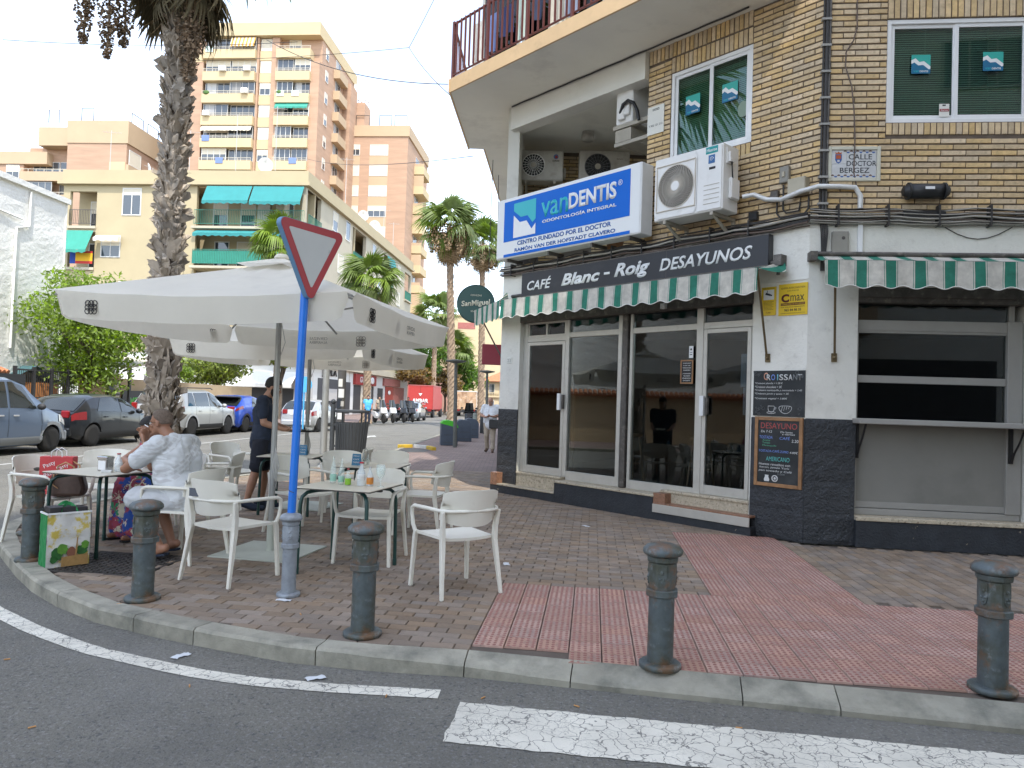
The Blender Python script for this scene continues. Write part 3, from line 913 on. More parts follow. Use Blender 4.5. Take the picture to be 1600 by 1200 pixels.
def brick_mesh(a, b, c, d, y):
    r_ = rnd.uniform(-.004, .004); bv = .003
    j = [rnd.uniform(-.0012, .0012) for _ in range(4)]
    mb = MB()
    vs = [(a, y + .03, c), (b, y + .03, c), (b, y + .03, d), (a, y + .03, d),
          (a + j[0], y - .008 + r_, c + j[1]), (b + j[1], y - .008 + r_, c + j[2]), (b + j[2], y - .008 + r_, d + j[3]), (a + j[3], y - .008 + r_, d + j[0])]
    vs += [(a + bv, y - .012 + r_, c + bv), (b - bv, y - .012 + r_, c + bv), (b - bv, y - .012 + r_, d - bv), (a + bv, y - .012 + r_, d - bv)]
    mb.add(vs, [(8, 9, 10, 11)] + [(i, (i + 1) % 4, 4 + (i + 1) % 4, 4 + i) for i in range(4)] + [(4 + i, 4 + (i + 1) % 4, 8 + (i + 1) % 4, 8 + i) for i in range(4)])
    return mb
allb = [('c', b, .10) for b in cb] + [('s', b, .0) for b in sb]
def bdist_(t):
    p = W(t[0], (t[1][0] + t[1][1]) / 2, 0, (t[1][2] + t[1][3]) / 2)
    u = 800 + 1150 * p.x / p.y + 20
    return (p - Vector((0, 0, 1.5))).length + (0 if u < 1600 and p.z < 1.5 + .57 * p.y else 50)
allb.sort(key=bdist_)
proto = {}
for fr, (a, b, c, d), y in allb[:300]:
    key = (round(b - a, 3), round(d - c, 3), rnd.randrange(2))
    if key not in proto:
        w_, h_ = b - a, d - c
        proto[key] = brick_mesh(-w_ / 2, w_ / 2, -h_ / 2, h_ / 2, 0).mesh('brick', M['brick'])
    o, an = FR3[fr]
    loc = o + Matrix.Rotation(an, 3, 'Z') @ Vector(((a + b) / 2, y + rnd.uniform(-.003, .003), (c + d) / 2))
    link('brick', proto[key], cafe, loc, an)
for fr in 'cs':
    mb = MB()
    for f2, (a, b, c, d), y in allb[300:]:
        if f2 == fr:
            q = brick_mesh(a, b, c, d, y); mb.add(q.v, q.f)
    bpart(fr, 'brick', mb, M['brick_many'])['kind'] = 'stuff'
def holed(s0, s1, z0, z1, h, y0, y1):
    mb = MB()
    mb.bx(s0, h[0], y0, y1, z0, z1); mb.bx(h[1], s1, y0, y1, z0, z1); mb.bx(h[0], h[1], y0, y1, z0, h[2]); mb.bx(h[0], h[1], y0, y1, h[3], z1)
    return mb
bpart('c', 'mortar_wall', holed(2.95, KS - .01, 3.80, 6.62, CW, .10, .34), M['mortar'])
bpart('s', 'mortar_wall', holed(.16, 8.0, 3.80, 6.62, SWN, .0, .25), M['mortar'])

# upstairs windows with blinds and clinic stickers
def upstairs(fr, h, y, cuts, stick):
    s0, s1, z0, z1 = h
    w = bpart(fr, 'window', frame(MB(), s0, s1, z0, z1, .05, y - .015, y + .06), M['winwhite'], bevel=.004)
    for i, (a, b) in enumerate(cuts):
        yy = y + (.0 if i % 2 else .012)
        frame(MB(), a, b, z0 + .05, z1 - .05, .045, yy, yy + .03).obj('sash', M['winwhite'], w, bevel=.003)
        MB().bx(a + .045, b - .045, yy + .012, yy + .018, z0 + .095, z1 - .095).obj('pane', M['glass_green'], w)
    mb = MB(); z = z0 + .06
    while z < z1 - .06:
        mb.add([(s0 + .06, y + .085, z), (s1 - .06, y + .085, z), (s1 - .06, y + .097, z + .021), (s0 + .06, y + .097, z + .021)], [(0, 1, 2, 3)])
        z += .026
    for c_ in (.2, .5, .8):
        mb.bx(s0 + (s1 - s0) * c_ - .003, s0 + (s1 - s0) * c_ + .003, y + .08, y + .083, z0 + .06, z1 - .06)
    mb.obj('blind', M['blind'], w)
    MB().bx(s0, s1, y + .30, y + .32, z0, z1).bx(s0, s1, y + .06, y + .3, z0 - .02, z0).bx(s0, s1, y + .06, y + .3, z1, z1 + .02).bx(s0 - .02, s0, y + .06, y + .3, z0, z1).bx(s1, s1 + .02, y + .06, y + .3, z0, z1).obj('room_behind', M['room'], w)
    for (a, b, c, d) in stick:
        ys = y - .004
        mb = MB()
        X = lambda u: a + (b - a) * u
        Z = lambda v: c + (d - c) * v
        P = lambda u, v: (X(u), ys + .006, Z(v))
        mb.add([P(0, 1), P(0, .72), P(.22, .82), P(.42, .62), P(.66, .66), P(1, .38), P(1, 1)], [(0, 1, 2, 3, 4, 5, 6)], 0)
        mb.add([P(0, 0), P(1, 0), P(1, .26), P(.92, .22), P(.62, .46), P(.36, .44), P(.16, .6), P(0, .52)], [(0, 1, 2, 3, 4, 5, 6, 7)], 1)
        mb.add([P(0, .72), P(0, .52), P(.16, .6), P(.36, .44), P(.62, .46), P(.92, .22), P(1, .26), P(1, .38), P(.66, .66), P(.42, .62), P(.22, .82)], [(0, 1, 2, 3, 4, 5, 6, 7, 8, 9, 10)], 2)
        mb.obj('sticker', [M['sign_tealgreen'], M['sticker_blue'], M['sign_white']], w)
        text('van', M['sign_teal'], w, (X(.26), ys + .004, Z(.12)), w=(b - a) * .3, h=.022, extrude=0)
        text('DENTIS', M['sign_white'], w, (X(.66), ys + .004, Z(.12)), w=(b - a) * .44, h=.022, extrude=0, bold=.02)
    return w
mk('blind', (0.42, 0.52, 0.45), 0.6)
mk('room', (0.10, 0.12, 0.11), 0.9)
mk('sign_tealgreen', (0.03, 0.36, 0.30), 0.4)
mk('sticker_blue', (0.008, 0.13, 0.25), 0.4)
w_ = upstairs('c', CW, .115, [(3.40, 3.99), (3.965, 4.55)], [(3.58, 3.81, 5.52, 5.78), (4.15, 4.38, 5.53, 5.775)])
mk('crm', (0.2, 0.27, 0.2), 0.5)
mb = MB().add([(4.46 + .075 * cos(2 * pi * i / 20), .117, 5.36 + .105 * sin(2 * pi * i / 20) + .01) for i in range(20)], [tuple(range(20))]); mb.obj('sticker', M['crm'], w_)
w_ = upstairs('s', SWN, .02, [(.87, 1.60), (1.57, 2.35), (2.32, 3.07)], [(1.10, 1.31, 5.47, 5.69), (1.88, 2.10, 5.49, 5.71)])
mk('label_red', (0.3, 0.03, 0.03), 0.5)
MB().bx(1.41, 1.52, .013, .017, 4.96, 5.11, 0).bx(1.415, 1.515, .010, .0125, 5.02, 5.05, 1).bx(1.445, 1.48, .010, .0125, 5.085, 5.10, 2).obj('sticker', [M['plaster'], M['label_red'], M['black']], w_)
text('Alarma', M['sign_white'], w_, (1.465, .0095, 5.035), w=.08, h=.018, extrude=0)

# recess at the left with a beam in front, where the air conditioners hang
bpart('c', 'beam', MB().bx(.06, 2.95, .0, .25, 6.20, 6.598), M['plaster'])
rec = [W('c', .0, .26), W('c', 2.94, .26), W('c', 2.94, 4.0), Vector((3.6, 14.4, 0)), Vector((-.1, 14.4, 0))]
wpart('recess_ceiling', MB().prism([(-.05, 12.7), (1.75, 10.75), (3.4, 12.1), (3.4, 14.4), (-.05, 14.4)], 6.40, 6.59), M['soffit'])
wpart('recess_floor', MB().prism([(-.05, 12.7), (1.75, 10.75), (3.4, 12.1), (3.4, 14.4), (-.05, 14.4)], 3.802, 3.83), M['plaster'])
rb = courses(0.16, 3.2, 3.9, 6.37, [])
mb = MB()
for (a, b, c, d) in rb:
    q = brick_mesh(a, b, c, d, 0); mb.add(q.v, q.f)
o = mb.obj('brick', M['brick_many'], cafe, Vector((-.15, 14.18, 0)) - A, 0); o['kind'] = 'stuff'
wpart('recess_wall', MB().bx(-.1, 3.4, 14.18, 14.38, 3.83, 6.4), M['mortar'])
bpart('r', 'street_wall', MB().bx(-25, -.02, .004, .2, 3.8, 6.6), M['plaster'])
bpart('c', 'jamb', MB().bx(2.955, 3.1, .345, 2.4, 3.83, 6.4), M['plaster'])

# overhanging first-floor slab, balcony and what stands on it
SZ = 6.60
def Wc(s, off): return A + CD * s + Vector((-.74738906, -.66438663, 0)) * off
P0, P1, P2 = Wc(-.21, 1.1), Wc(5.3, 1.1), Wc(5.3, -.6)
J1 = A + NS * .95 + US * 2.05; J2 = A + NS * .64 + US * 2.08
E1_, E2_ = A + NS * .64 + US * 26, A - NS * 1.2 + US * 26
slab = [P0, P1, P2, Wc(3.2, -4), E2_, E1_, J2, J1]
wpart('soffit_slab', MB().prism([(p.x, p.y) for p in slab], SZ, SZ + .2), M['soffit'])
def band(pts, z0, z1, th, m, name='slab_edge', out=1):
    mb = MB()
    for a, b in zip(pts, pts[1:]):
        t_ = (b - a).normalized(); n_ = Vector((t_.y, -t_.x, 0)) * th * out
        q = [a - t_ * 0, b + t_ * 0, b + n_ + t_ * th * .98, a + n_ - t_ * th * .98]
        if out < 0: q = q[::-1]
        mb.prism([(p.x, p.y) for p in q], z0, z1)
    return wpart(name, mb, m)
band([P0, P1], SZ - .012, SZ + .21, .03, M['slab_edge'])
band([E1_, J2], SZ - .008, SZ + .208, .03, M['slab_edge']); band([J1, P0], SZ - .010, SZ + .209, .03, M['slab_edge'])
bal = wpart('balcony_railing', (lambda m: (m.tube([P0 + Vector((.02, .03, SZ + .29)), P1 + Vector((0, 0, SZ + .29))], .018, 6), m.tube([P0 + Vector((.02, .03, SZ + 1.15)), P1 + Vector((0, 0, SZ + 1.15))], .022, 6),
      m.tube([P0 + Vector((.02, .03, SZ + .29)), J1 + Vector((0, 0, SZ + .29))], .018, 6), m.tube([P0 + Vector((.02, .03, SZ + 1.15)), J1 + Vector((0, 0, SZ + 1.15))], .022, 6), m)[-1])(MB()), M['rail_red'])
bar = MB().bx(-.007, .007, -.016, .016, 0, .86).mesh('rail_bar', M['rail_red'])
post = MB().bx(-.022, .022, -.022, .022, -.12, .90).mesh('rail_post', M['rail_red'])
n = 48
for i in range(n + 1):
    p = P0.lerp(P1, i / n)
    q = Vector((p.x, p.y, SZ + .29)) + Vector((.02, .03, 0)) * (1 if i == 0 else 0)
    link('rail_post' if i % 8 == 0 else 'rail_bar', post if i % 8 == 0 else bar, bal, q - A * 0, FRM['c'][1])
n = 20
for i in range(1, n + 1):
    p = P0.lerp(J1, i / n)
    link('rail_bar', bar, bal, Vector((p.x, p.y, SZ + .29)), R(4) )
mk('enclosure', (0.5, 0.5, 0.47), 0.5, var=.05)
wl = [Wc(-.35, .5), Wc(5.5, .5), Wc(5.5, -1.5), Wc(3, -4), E2_, A + US * 26, A + US * 1.5]
wpart('upper_storeys', MB().prism([(p.x, p.y) for p in [Wc(-.1, -.35), Wc(5.5, -.35), W('s', .3, .3), W('s', 9, .3), W('s', 9, 10), E2_ + Vector((6, 0, 0)), A + US * 26 + NS * -.3]], SZ + .2, 20.5), M['brick'])
mb = MB()
for (s0, s1) in ((-.05, .9), (.98, 1.9), (1.98, 2.9), (3.0, 4.0)): frame(mb, s0, s1, SZ + .21, SZ + 2.6, .05, -.62, -.58)
bpart('c', 'balcony_window', mb, M['enclosure'])
for (s0, s1) in ((-.0, .85), (1.03, 1.85), (2.03, 2.85), (3.05, 3.95)):
    bpart('c', 'pane', MB().bx(s0, s1, -.605, -.60, SZ + .26, SZ + 2.55), M['glass'])
# laundry hanging on the balcony
cols = [('#d9d6cf', 0), ('#6f83b5', 0), ('#24305a', 0), ('#b8c9bf', 0), ('#3d4660', 0), ('#c9c2b2', 0), ('#8a96ad', 0), ('#2b3038', 0), ('#d3cbb9', 0)]
for i in range(11):
    mk('cloth%d' % i, srgb(cols[i % 9][0]), 0.9, var=.1, vs=5)
    s = .02 + i * .36; w_ = rnd.uniform(.2, .33); hh = rnd.uniform(.45, .8)
    def fn(u, v, s=s, w_=w_, hh=hh, i=i):
        return (s + u * w_, -.86 + .03 * sin(u * 9 + i * 2) * (1 - v) + .02 * sin(i * 3.), SZ + 1.12 - hh + v * hh)
    o = MB().grid(fn, 8, 4).obj('laundry', M['cloth%d' % i], None, A, FRM['c'][1])
    tag(o, '%s cloth hung behind the balcony bars, %s from the outer corner' % (('pale grey', 'blue', 'navy', 'pale green', 'slate', 'cream', 'grey blue', 'black', 'sand', 'white', 'sky blue')[i], ('first', 'second', 'third', 'fourth', 'fifth', 'sixth', 'seventh', 'eighth', 'ninth', 'tenth', 'eleventh')[i]), 'laundry', 'washing on the corner balcony')
index_kids()
# ---------------------------------------------------------------- signs, awnings, air conditioners, cables on the corner
def at(fr, s, y, z, name, label, cat, group=None):
    p = W(fr, s, y, z)
    return thing(name, label, cat, p, FRM[fr][1], group)

# clinic light box
t = at('c', .2, -.35, 3.87, 'clinic_sign', 'long blue and white dental clinic light box above the café sign', 'sign')
MB().bx(0, 3.03, .0, .26, 0, .99).obj('box', M['sign_white'], t, bevel=.012)
mk('box_face', (0.72, 0.73, 0.72), 0.3)
MB().bx(.02, 3.01, -.006, -.002, .02, .97).obj('face', M['box_face'], t)
y = -.010
MB().bx(.19, 2.84, y, y + .003, .27, .93).obj('blue_field', M['sign_blue'], t)
q = lambda pts, yy=y - .003: [(p[0], yy, p[1]) for p in pts]
MB().add(q([(.43, .87), (.43, .75), (.60, .63), (.76, .63), (.88, .50), (.95, .55), (.95, .87)]), [tuple(range(7))]).obj('emblem', M['sign_teal'], t)
MB().add(q([(.43, .31), (.95, .31), (.95, .48), (.86, .40), (.74, .55), (.58, .55), (.43, .68)]), [tuple(range(7))]).obj('emblem', M['sign_white'], t)
MB().bx(.2, 2.85, y, y + .003, .02, .065).obj('stripe', M['sign_blue'], t)
text('van', M['sign_teal'], t, (1.36, y - .001, .655), w=.58, h=.24, bold=.012)
text('DENTIS', M['sign_white'], t, (2.13, y - .001, .685), w=.93, h=.245, bold=.035)
text('®', M['sign_white'], t, (2.66, y - .001, .77), h=.08)
text('ODONTOLOGÍA INTEGRAL', M['sign_white'], t, (1.85, y - .001, .475), w=1.5, h=.06, bold=.03)
text('CENTRO FUNDADO POR EL DOCTOR', M['ink_blue'], t, (1.52, y + .002, .215), w=1.98, h=.07, bold=.025)
text('RAMÓN VAN DER HOFSTADT CLAVERO', M['ink_blue'], t, (1.53, y + .002, .115), w=2.12, h=.07, bold=.025)
mb = MB()
for s in (.25, 1.2, 2.1, 2.8): mb.bx(s, s + .03, .02, .36, -.05, -.001)
mb.obj('bracket', M['steel_dark'], t)
# boards and clutter seen in the gap under the light box
for (s, w_, h_, m) in ((1.35, .62, .16, 'alu_grey'), (2.3, .3, .14, 'wood'), (.3, .5, .12, 'steel_dark')):
    tt = at('c', s, .05, 3.835, 'loose_board', {'alu_grey': 'grey metal sheet standing in the gap under the clinic light box', 'wood': 'reddish wooden board standing in the gap under the clinic light box', 'steel_dark': 'dark panel lying in the gap under the left end of the clinic light box'}[m], 'board')
    MB().bx(0, w_, -.02, .0, 0, h_).obj('board', M[m], tt)

# café name board
t = at('c', .6, -.12, 3.25, 'cafe_sign', 'long dark board lettered in white with the name of the café', 'sign')
MB().bx(0, 4.40, 0, .11, 0, .39).obj('board', M['navy_sign'], t, bevel=.006)
MB().bx(-.004, 4.404, -.004, .0, -.004, .012).bx(-.004, 4.404, -.004, .0, .378, .394).bx(2.9, 2.905, -.002, .0, .012, .378).obj('edging', M['steel_dark'], t)
text('CAFÉ', M['sign_white'], t, (.42, -.003, .185), w=.55, h=.19, shear=.25, bold=.02)
text('Blanc', M['sign_white'], t, (1.32, -.003, .185), w=.80, h=.185, shear=.3, bold=.035)
text('-', M['sign_white'], t, (1.85, -.003, .19), w=.11, h=.035, bold=.03)
text('Roig', M['sign_white'], t, (2.31, -.003, .185), w=.64, h=.25, shear=.3, bold=.035)
text('DESAYUNOS', M['sign_white'], t, (3.49, -.003, .195), w=1.39, h=.17, shear=.25, bold=.02)

# awnings of striped cloth
GRN = (0.028, 0.20, 0.135)
def _rel(c): return tuple(min(1, a / b) for a, b in zip(c, (0.6, 0.57, 0.5)))
bands_ = [(.03, .05, _rel(GRN)), (.09, .45, _rel(GRN)), (.49, .51, _rel(GRN))]
M['awning'] = stripe_mat('awning_cloth', .30, bands_, 0, base=(0.6, 0.57, 0.5), wear=.2)
mk('awn_trim', (0.62, 0.6, 0.55), 0.8)
def awning(fr, s0, s1, off, zw, zf, drop, nm, label, s0f=None, s1f=None, parent=None):
    t = at(fr, 0, 0, 0, nm, label, 'awning')
    s0f = s0 if s0f is None else s0f; s1f = s1 if s1f is None else s1f
    n = int((s1 - s0) / .03)
    def roof(u, v):
        a = s0 + (s0f - s0) * v; b = s1 + (s1f - s1) * v
        s = a + (b - a) * u
        sag = -.025 * sin(pi * v) * (1 + .4 * sin(s * 5)) + .006 * noise.noise((s * 4, v * 3, 1))
        return (s, -.04 - (off - .04) * v, zw + (zf - zw) * v + sag)
    MB().grid(roof, n, 8, flip=False).obj('cover', M['awning'], t)
    sc = .27
    def val(u, v):
        s = s0f + (s1f - s0f) * u
        edge = -drop - .035 * (cos(2 * pi * s / sc) * -.5 + .5)
        return (s, -off - .012 * sin(s * 13) * v - .015 * v + .01 * noise.noise((s * 3, v * 2, 5)) * v, zf + edge * v)
    MB().grid(val, n * 2, 6).obj('valance', M['awning'], t)
    pts = [val(i / (n * 2), 1) for i in range(n * 2 + 1)]
    MB().tube([(p[0], p[1] - .002, p[2]) for p in pts], .006, 4).obj('hem', M['awn_trim'], t)
    MB().cyl((s0f, -off + .02, zf - .012), (s1f, -off + .02, zf - .012), .02).cyl((s0, -.05, zw + .02), (s1, -.05, zw + .02), .028).obj('roller', M['steel_dark'], t)
    return t
t = awning('c', .30, 5.05, .60, 3.275, 3.14, .27, 'striped_awning', 'green and white striped awning with scalloped edge over the café windows', .66, 5.14)
for (a, b) in (((5.12, -.57, 3.12), (4.96, -.03, 2.15)),):
    m = MB().tube([a, b], .014, 8).ball(b, .025, 8, 6).bx(b[0] - .03, b[0] + .03, -.02, -.001, b[2] - .05, b[2] + .05)
    m.obj('arm', M['arm_brass'] if 'arm_brass' in M else mk('arm_brass', (0.16, 0.12, 0.06), 0.5, metal=.5, var=.2), t)
MB().bx(5.07, 5.17, -.13, -.002, 3.24, 3.37).cyl((5.12, -.1, 3.24), (5.12, -.1, 3.17), .012).cyl((5.12, -.1, 3.17), (5.12, -.1, 3.13), .022, .022).obj('hinge', M['steel_dark'], t)
MB().grid(lambda u, v: (5.05 + .09 * v + .06 * u * (1 - v) * 0 + (.12 * u), -.04 - .5 * v * (1 - u * .75), 3.29 - .15 * v - .02 * sin(pi * u)), 6, 6).obj('flap', M['awning'], t)
t = awning('s', .06, 4.0, .60, 3.325, 3.165, .27, 'striped_awning', 'green and white striped awning over the serving window on the right', .0, 4.0)
MB().tube([(.12, -.57, 3.13), (.30, -.03, 2.16)], .014, 8).ball((.30, -.03, 2.15), .025, 8, 6).bx(.27, .33, -.02, -.001, 2.10, 2.2).obj('arm', M['arm_brass'], t)
MB().bx(-.02, .06, -.14, -.002, 3.26, 3.36).obj('hinge', M['steel_dark'], t)
# short awning round the corner on the street side
Q0, Q1 = Vector((-.24, 11.74, 0)), Vector((-.72, 13.15, 0))
dq = (Q1 - Q0); lq = dq.length
t = thing('striped_awning', 'short end of green and white awning turning round the corner beside the round green sign', 'awning', Q0, atan2(dq.y, dq.x))
MB().grid(lambda u, v: (u * lq, .012 * sin(u * 17) * v, 3.14 - v * (.27 + .035 * (.5 - .5 * cos(2 * pi * u * lq / .27)))), 40, 5).obj('valance', M['awning'], t)
MB().grid(lambda u, v: (u * lq, -v * (.12 + .55 * u), 3.14 + .14 * v), 20, 4).obj('cover', M['awning'], t)
MB().cyl((lq * .75, -.02, 2.98), (lq * .9, -.62, 2.1), .014, n=8).obj('arm', M['steel_dark'], t)

# round beer sign
mk('sm_green', (0.012, 0.062, 0.055), 0.35, var=.05)
t = thing('round_sign', 'round dark green beer sign hanging on an arm over the street side door', 'sign', (-.70, 13.25, 3.27), R(3))
MB().cyl((0, -.055, 0), (0, .055, 0), .345, n=48).obj('disc', M['sm_green'], t, bevel=.008)
MB().tube([(.335 * cos(a * pi / 24), -.058, .335 * sin(a * pi / 24)) for a in range(49)], .007, 5).obj('rim', M['sm_green'], t)
mk('sm_cream', (0.6, 0.57, 0.45), 0.5)
text('SanMiguel', M['sm_cream'], t, (0, -.057, .0), rot=(pi / 2, R(-6), 0), w=.52, h=.13, shear=.1, bold=.03)
text('CERVEZAS', M['sm_cream'], t, (0, -.057, .15), w=.2, h=.03)
text('SINCE 1890', M['sm_cream'], t, (.02, -.057, -.14), w=.22, h=.03)
MB().cyl((.33, 0, .0), (.66, .0, .0), .015).obj('arm', M['steel_dark'], t)
mk('sign_darkred', (0.22, 0.02, 0.035), 0.4)
t = thing('wall_sign', 'small dark red projecting sign on the street wall beyond the café pillar', 'sign', (-.36, 15.2, 2.28), R(4))
MB().bx(-.28, .22, -.06, .06, 0, .42).obj('box', M['sign_darkred'], t, bevel=.01)
MB().bx(.2, .32, -.02, .02, .1, .3).obj('bracket', M['steel_dark'], t)

# air conditioner units
mk('ac_white', (0.72, 0.71, 0.68), 0.45, var=.04, vs=3, dirt=((0.45, 0.43, 0.38), 4, 0.56, 0.8, 0.4))
mk('ac_old', (0.40, 0.38, 0.34), 0.55, var=.08, vs=4, dirt=[((0.2, 0.17, 0.13), 5, 0.5, 0.75, 0.6)])
mk('ac_dark', (0.02, 0.021, 0.023), 0.7)
mk('ac_grille', (0.58, 0.53, 0.45), 0.5)
mk('ac_grille2', (0.11, 0.11, 0.12), 0.5)
mk('ac_beige', (0.36, 0.33, 0.27), 0.6, var=.1)
def ac_unit(t, w, h, d, body, grille, cx, cz, r, blades, square, swirl=.9, legs=True):
    """front faces local -y; origin at the front lower left corner"""
    MB().bx(0, w, .012, d, 0, h).obj('body', M[body], t, bevel=.012)
    mb = MB()
    x1 = cx + r + .035
    mb.bx(.012, x1, .0, .011, .02, h - .02) if not square else None
    # front panel with a round opening: ring of quads
    n = 40
    P = MB()
    L_, R_, B_, T_ = .015, min(x1 + .01, w - .02), .02, h - .02
    vs = []; 
    for i in range(n):
        a = 2 * pi * i / n
        ca, sa = cos(a), sin(a)
        k_ = min((R_ - cx) / ca if ca > 1e-6 else ((L_ - cx) / ca if ca < -1e-6 else 9), (T_ - cz) / sa if sa > 1e-6 else ((B_ - cz) / sa if sa < -1e-6 else 9))
        vs += [(cx + r * ca, 0, cz + r * sa), (cx + k_ * ca, 0, cz + k_ * sa), (cx + r * ca, .012, cz + r * sa)]
    fs = []
    for i in range(n):
        j = (i + 1) % n
        fs += [(3 * i, 3 * i + 1, 3 * j + 1, 3 * j), (3 * i, 3 * j, 3 * j + 2, 3 * i + 2)]
    P.add(vs, fs)
    if R_ < w - .03: P.bx(R_ + .008, w - .015, .0, .012, .02, h - .02)
    P.obj('front_panel', M[body], t)
    MB().cyl((cx, .0115, cz), (cx, .009, cz), r * .995, n=32).obj('fan_opening', M['ac_dark'], t)
    g = MB()
    g.tube([(cx + r * cos(2 * pi * i / 32), -.004, cz + r * sin(2 * pi * i / 32)) for i in range(33)], .007, 5)
    for k_ in range(blades):
        a0 = 2 * pi * k_ / blades
        g.tube([(cx + (r * .22 + r * .78 * q_ / 5) * cos(a0 + swirl * q_ / 5), -.006 - .012 * sin(pi * q_ / 5), cz + (r * .22 + r * .78 * q_ / 5) * sin(a0 + swirl * q_ / 5)) for q_ in range(6)], .0048, 4)
    for rr in (.5, .75): g.tube([(cx + r * rr * cos(2 * pi * i / 28), -.008, cz + r * rr * sin(2 * pi * i / 28)) for i in range(29)], .0025, 4)
    if square:
        q_ = r + .022
        for (a, b) in (((-q_, -q_), (q_, -q_)), ((q_, -q_), (q_, q_)), ((q_, q_), (-q_, q_)), ((-q_, q_), (-q_, -q_))):
            g.tube([(cx + a[0], -.006, cz + a[1]), (cx + b[0], -.006, cz + b[1])], .008, 6)
    g.obj('fan_grille', M[grille], t)
    MB().cyl((cx, -.02, cz), (cx, .0, cz), r * .23, n=24).obj('fan_hub', M[body if body != 'ac_old' else 'ac_beige'], t, bevel=.004)
    MB().bx(w, w + .05, d * .35, d * .9, h * .18, h * .5).obj('valve_cover', M[body], t, bevel=.015)
def bracket_pair(t, w, d, wall):
    for x in (.14, w - .18):
        mb = MB().bx(x, x + .045, .02, wall, -.045, -.002).bx(x, x + .045, wall - .03, wall, -.30, -.046)
        mb.add([(x + .005, .06, -.046), (x + .04, .06, -.046), (x + .04, wall - .03, -.28), (x + .005, wall - .03, -.28), (x + .005, .10, -.046), (x + .04, .10, -.046), (x + .04, wall - .03, -.24), (x + .005, wall - .03, -.24)],
               [(0, 1, 2, 3), (7, 6, 5, 4), (0, 3, 7, 4), (1, 5, 6, 2)])
        mb.obj('bracket', M['ac_beige'], t)
t = at('c', 3.52, -.45, 3.955, 'air_conditioner', 'large white air conditioner with curled fan grille on brackets beside the clinic sign', 'air conditioner')
ac_unit(t, 1.03, .82, .36, 'ac_white', 'ac_grille', .345, .41, .275, 44, True)
bracket_pair(t, 1.03, .36, .535)
MB().bx(.79, .96, -.004, .0, .715, .80).obj('badge', M['hisense'] if 'hisense' in M else mk('hisense', (0.0, 0.26, 0.26), .4), t)
text('Hisense', M['sign_white'], t, (.875, -.004, .757), w=.145, h=.042, bold=.02, extrude=.001)
mk('label_blue', (0.03, 0.12, 0.3), .4)
MB().bx(.83, .92, -.004, 0, .59, .695).obj('badge', M['label_blue'], t)
MB().tube([(.875 + (.03 - .0018 * i) * cos(i * .55), -.005, .643 + (.03 - .0018 * i) * sin(i * .55)) for i in range(16)], .0035, 4).obj('badge', M['sign_white'], t)
MB().bx(.84, .93, -.003, 0, .515, .545).obj('vent', M['ac_dark'], t)
mb = MB()
for i in range(5): mb.bx(.77, .99, -.004, 0, .09 + .058 * i, .096 + .058 * i)
mb.obj('rib', M['ac_beige'], t)
MB().bx(1.03, 1.045, .08, .22, .58, .78).bx(1.045, 1.075, .1, .2, .60, .72).bx(1.075, 1.078, .12, .18, .625, .66).obj('terminal_cover', M['ac_white'], t, bevel=.004)
MB().tube([(1.07, .14, .6), (1.075, .15, .45), (1.06, .2, .3), (1.07, .26, .2)], .009, 6).obj('hose', M['black'], t)
# two units at the back of the recess
t = thing('air_conditioner', 'small old air conditioner with spoked fan at the left end of the shaded recess', 'air conditioner', (-.03, 13.40, 5.60), R(-2))
ac_unit(t, .84, .56, .32, 'ac_old', 'ac_white', .29, .28, .205, 22, False, swirl=.0)
bracket_pair(t, .84, .32, .78)
MB().cyl((.70, -.004, .44), (.70, -.001, .44), .045, n=20).obj('badge', M['label_blue'], t)
MB().cyl((.705, -.006, .435), (.705, -.003, .435), .028, n=20).obj('badge', M['label_red'], t)
text('GREE', M['black'], t, (.70, -.002, .365), w=.13, h=.025, bold=.02)
t = thing('air_conditioner', 'wide old air conditioner with dark fan at the right of the shaded recess', 'air conditioner', (1.10, 13.40, 5.60), R(-2))
ac_unit(t, .92, .59, .32, 'ac_old', 'ac_grille2', .34, .29, .235, 20, False, swirl=.0)
bracket_pair(t, .92, .32, .78)
text('Zanussi', M['black'], t, (.74, -.002, .44), w=.12, h=.025)
t = at('c', 2.94, .12, 5.72, 'air_conditioner', 'narrow air conditioner seen side on against the brick end of the recess', 'air conditioner')
t.rotation_euler = (0, 0, FRM['c'][1] - pi / 2)
t.location = W('c', 2.30, .95, 5.72)
ac_unit(t, .80, .58, .32, 'ac_white', 'ac_grille', .3, .29, .22, 20, True)
MB().bx(.8, .86, .08, .2, .05, .28).obj('valve_cover', M['ac_white'], t, bevel=.01)
mb = MB(); mb.bx(.1, .14, -.05, .64, -.05, -.002); mb.bx(.72, .80, -.05, .64, -.06, -.002); mb.bx(.72, .80, -.02, .64, -.32, -.27); mb.bx(.1, .8, .0, .3, -.265, -.08)
mb.obj('bracket', M['ac_beige'], t)
MB().tube([(.84, .12, .15), (.88, .2, .25), (.89, .3, .28), (.88, .4, .22), (.87, .46, .1), (.86, .49, -.05)], .026, 8).obj('hose', M['black'], t)
# recess lamp and junction box
t = thing('ceiling_lamp', 'round grey lamp fixed under the ceiling of the recess', 'lamp', (1.21, 13.05, 6.24), 0)
MB().lathe([(.0, 0), (.10, .0), (.115, .03), (.115, .1), (.095, .105), (.1, .11), (.1, .158)], 20).obj('body', M['ac_old'], t)

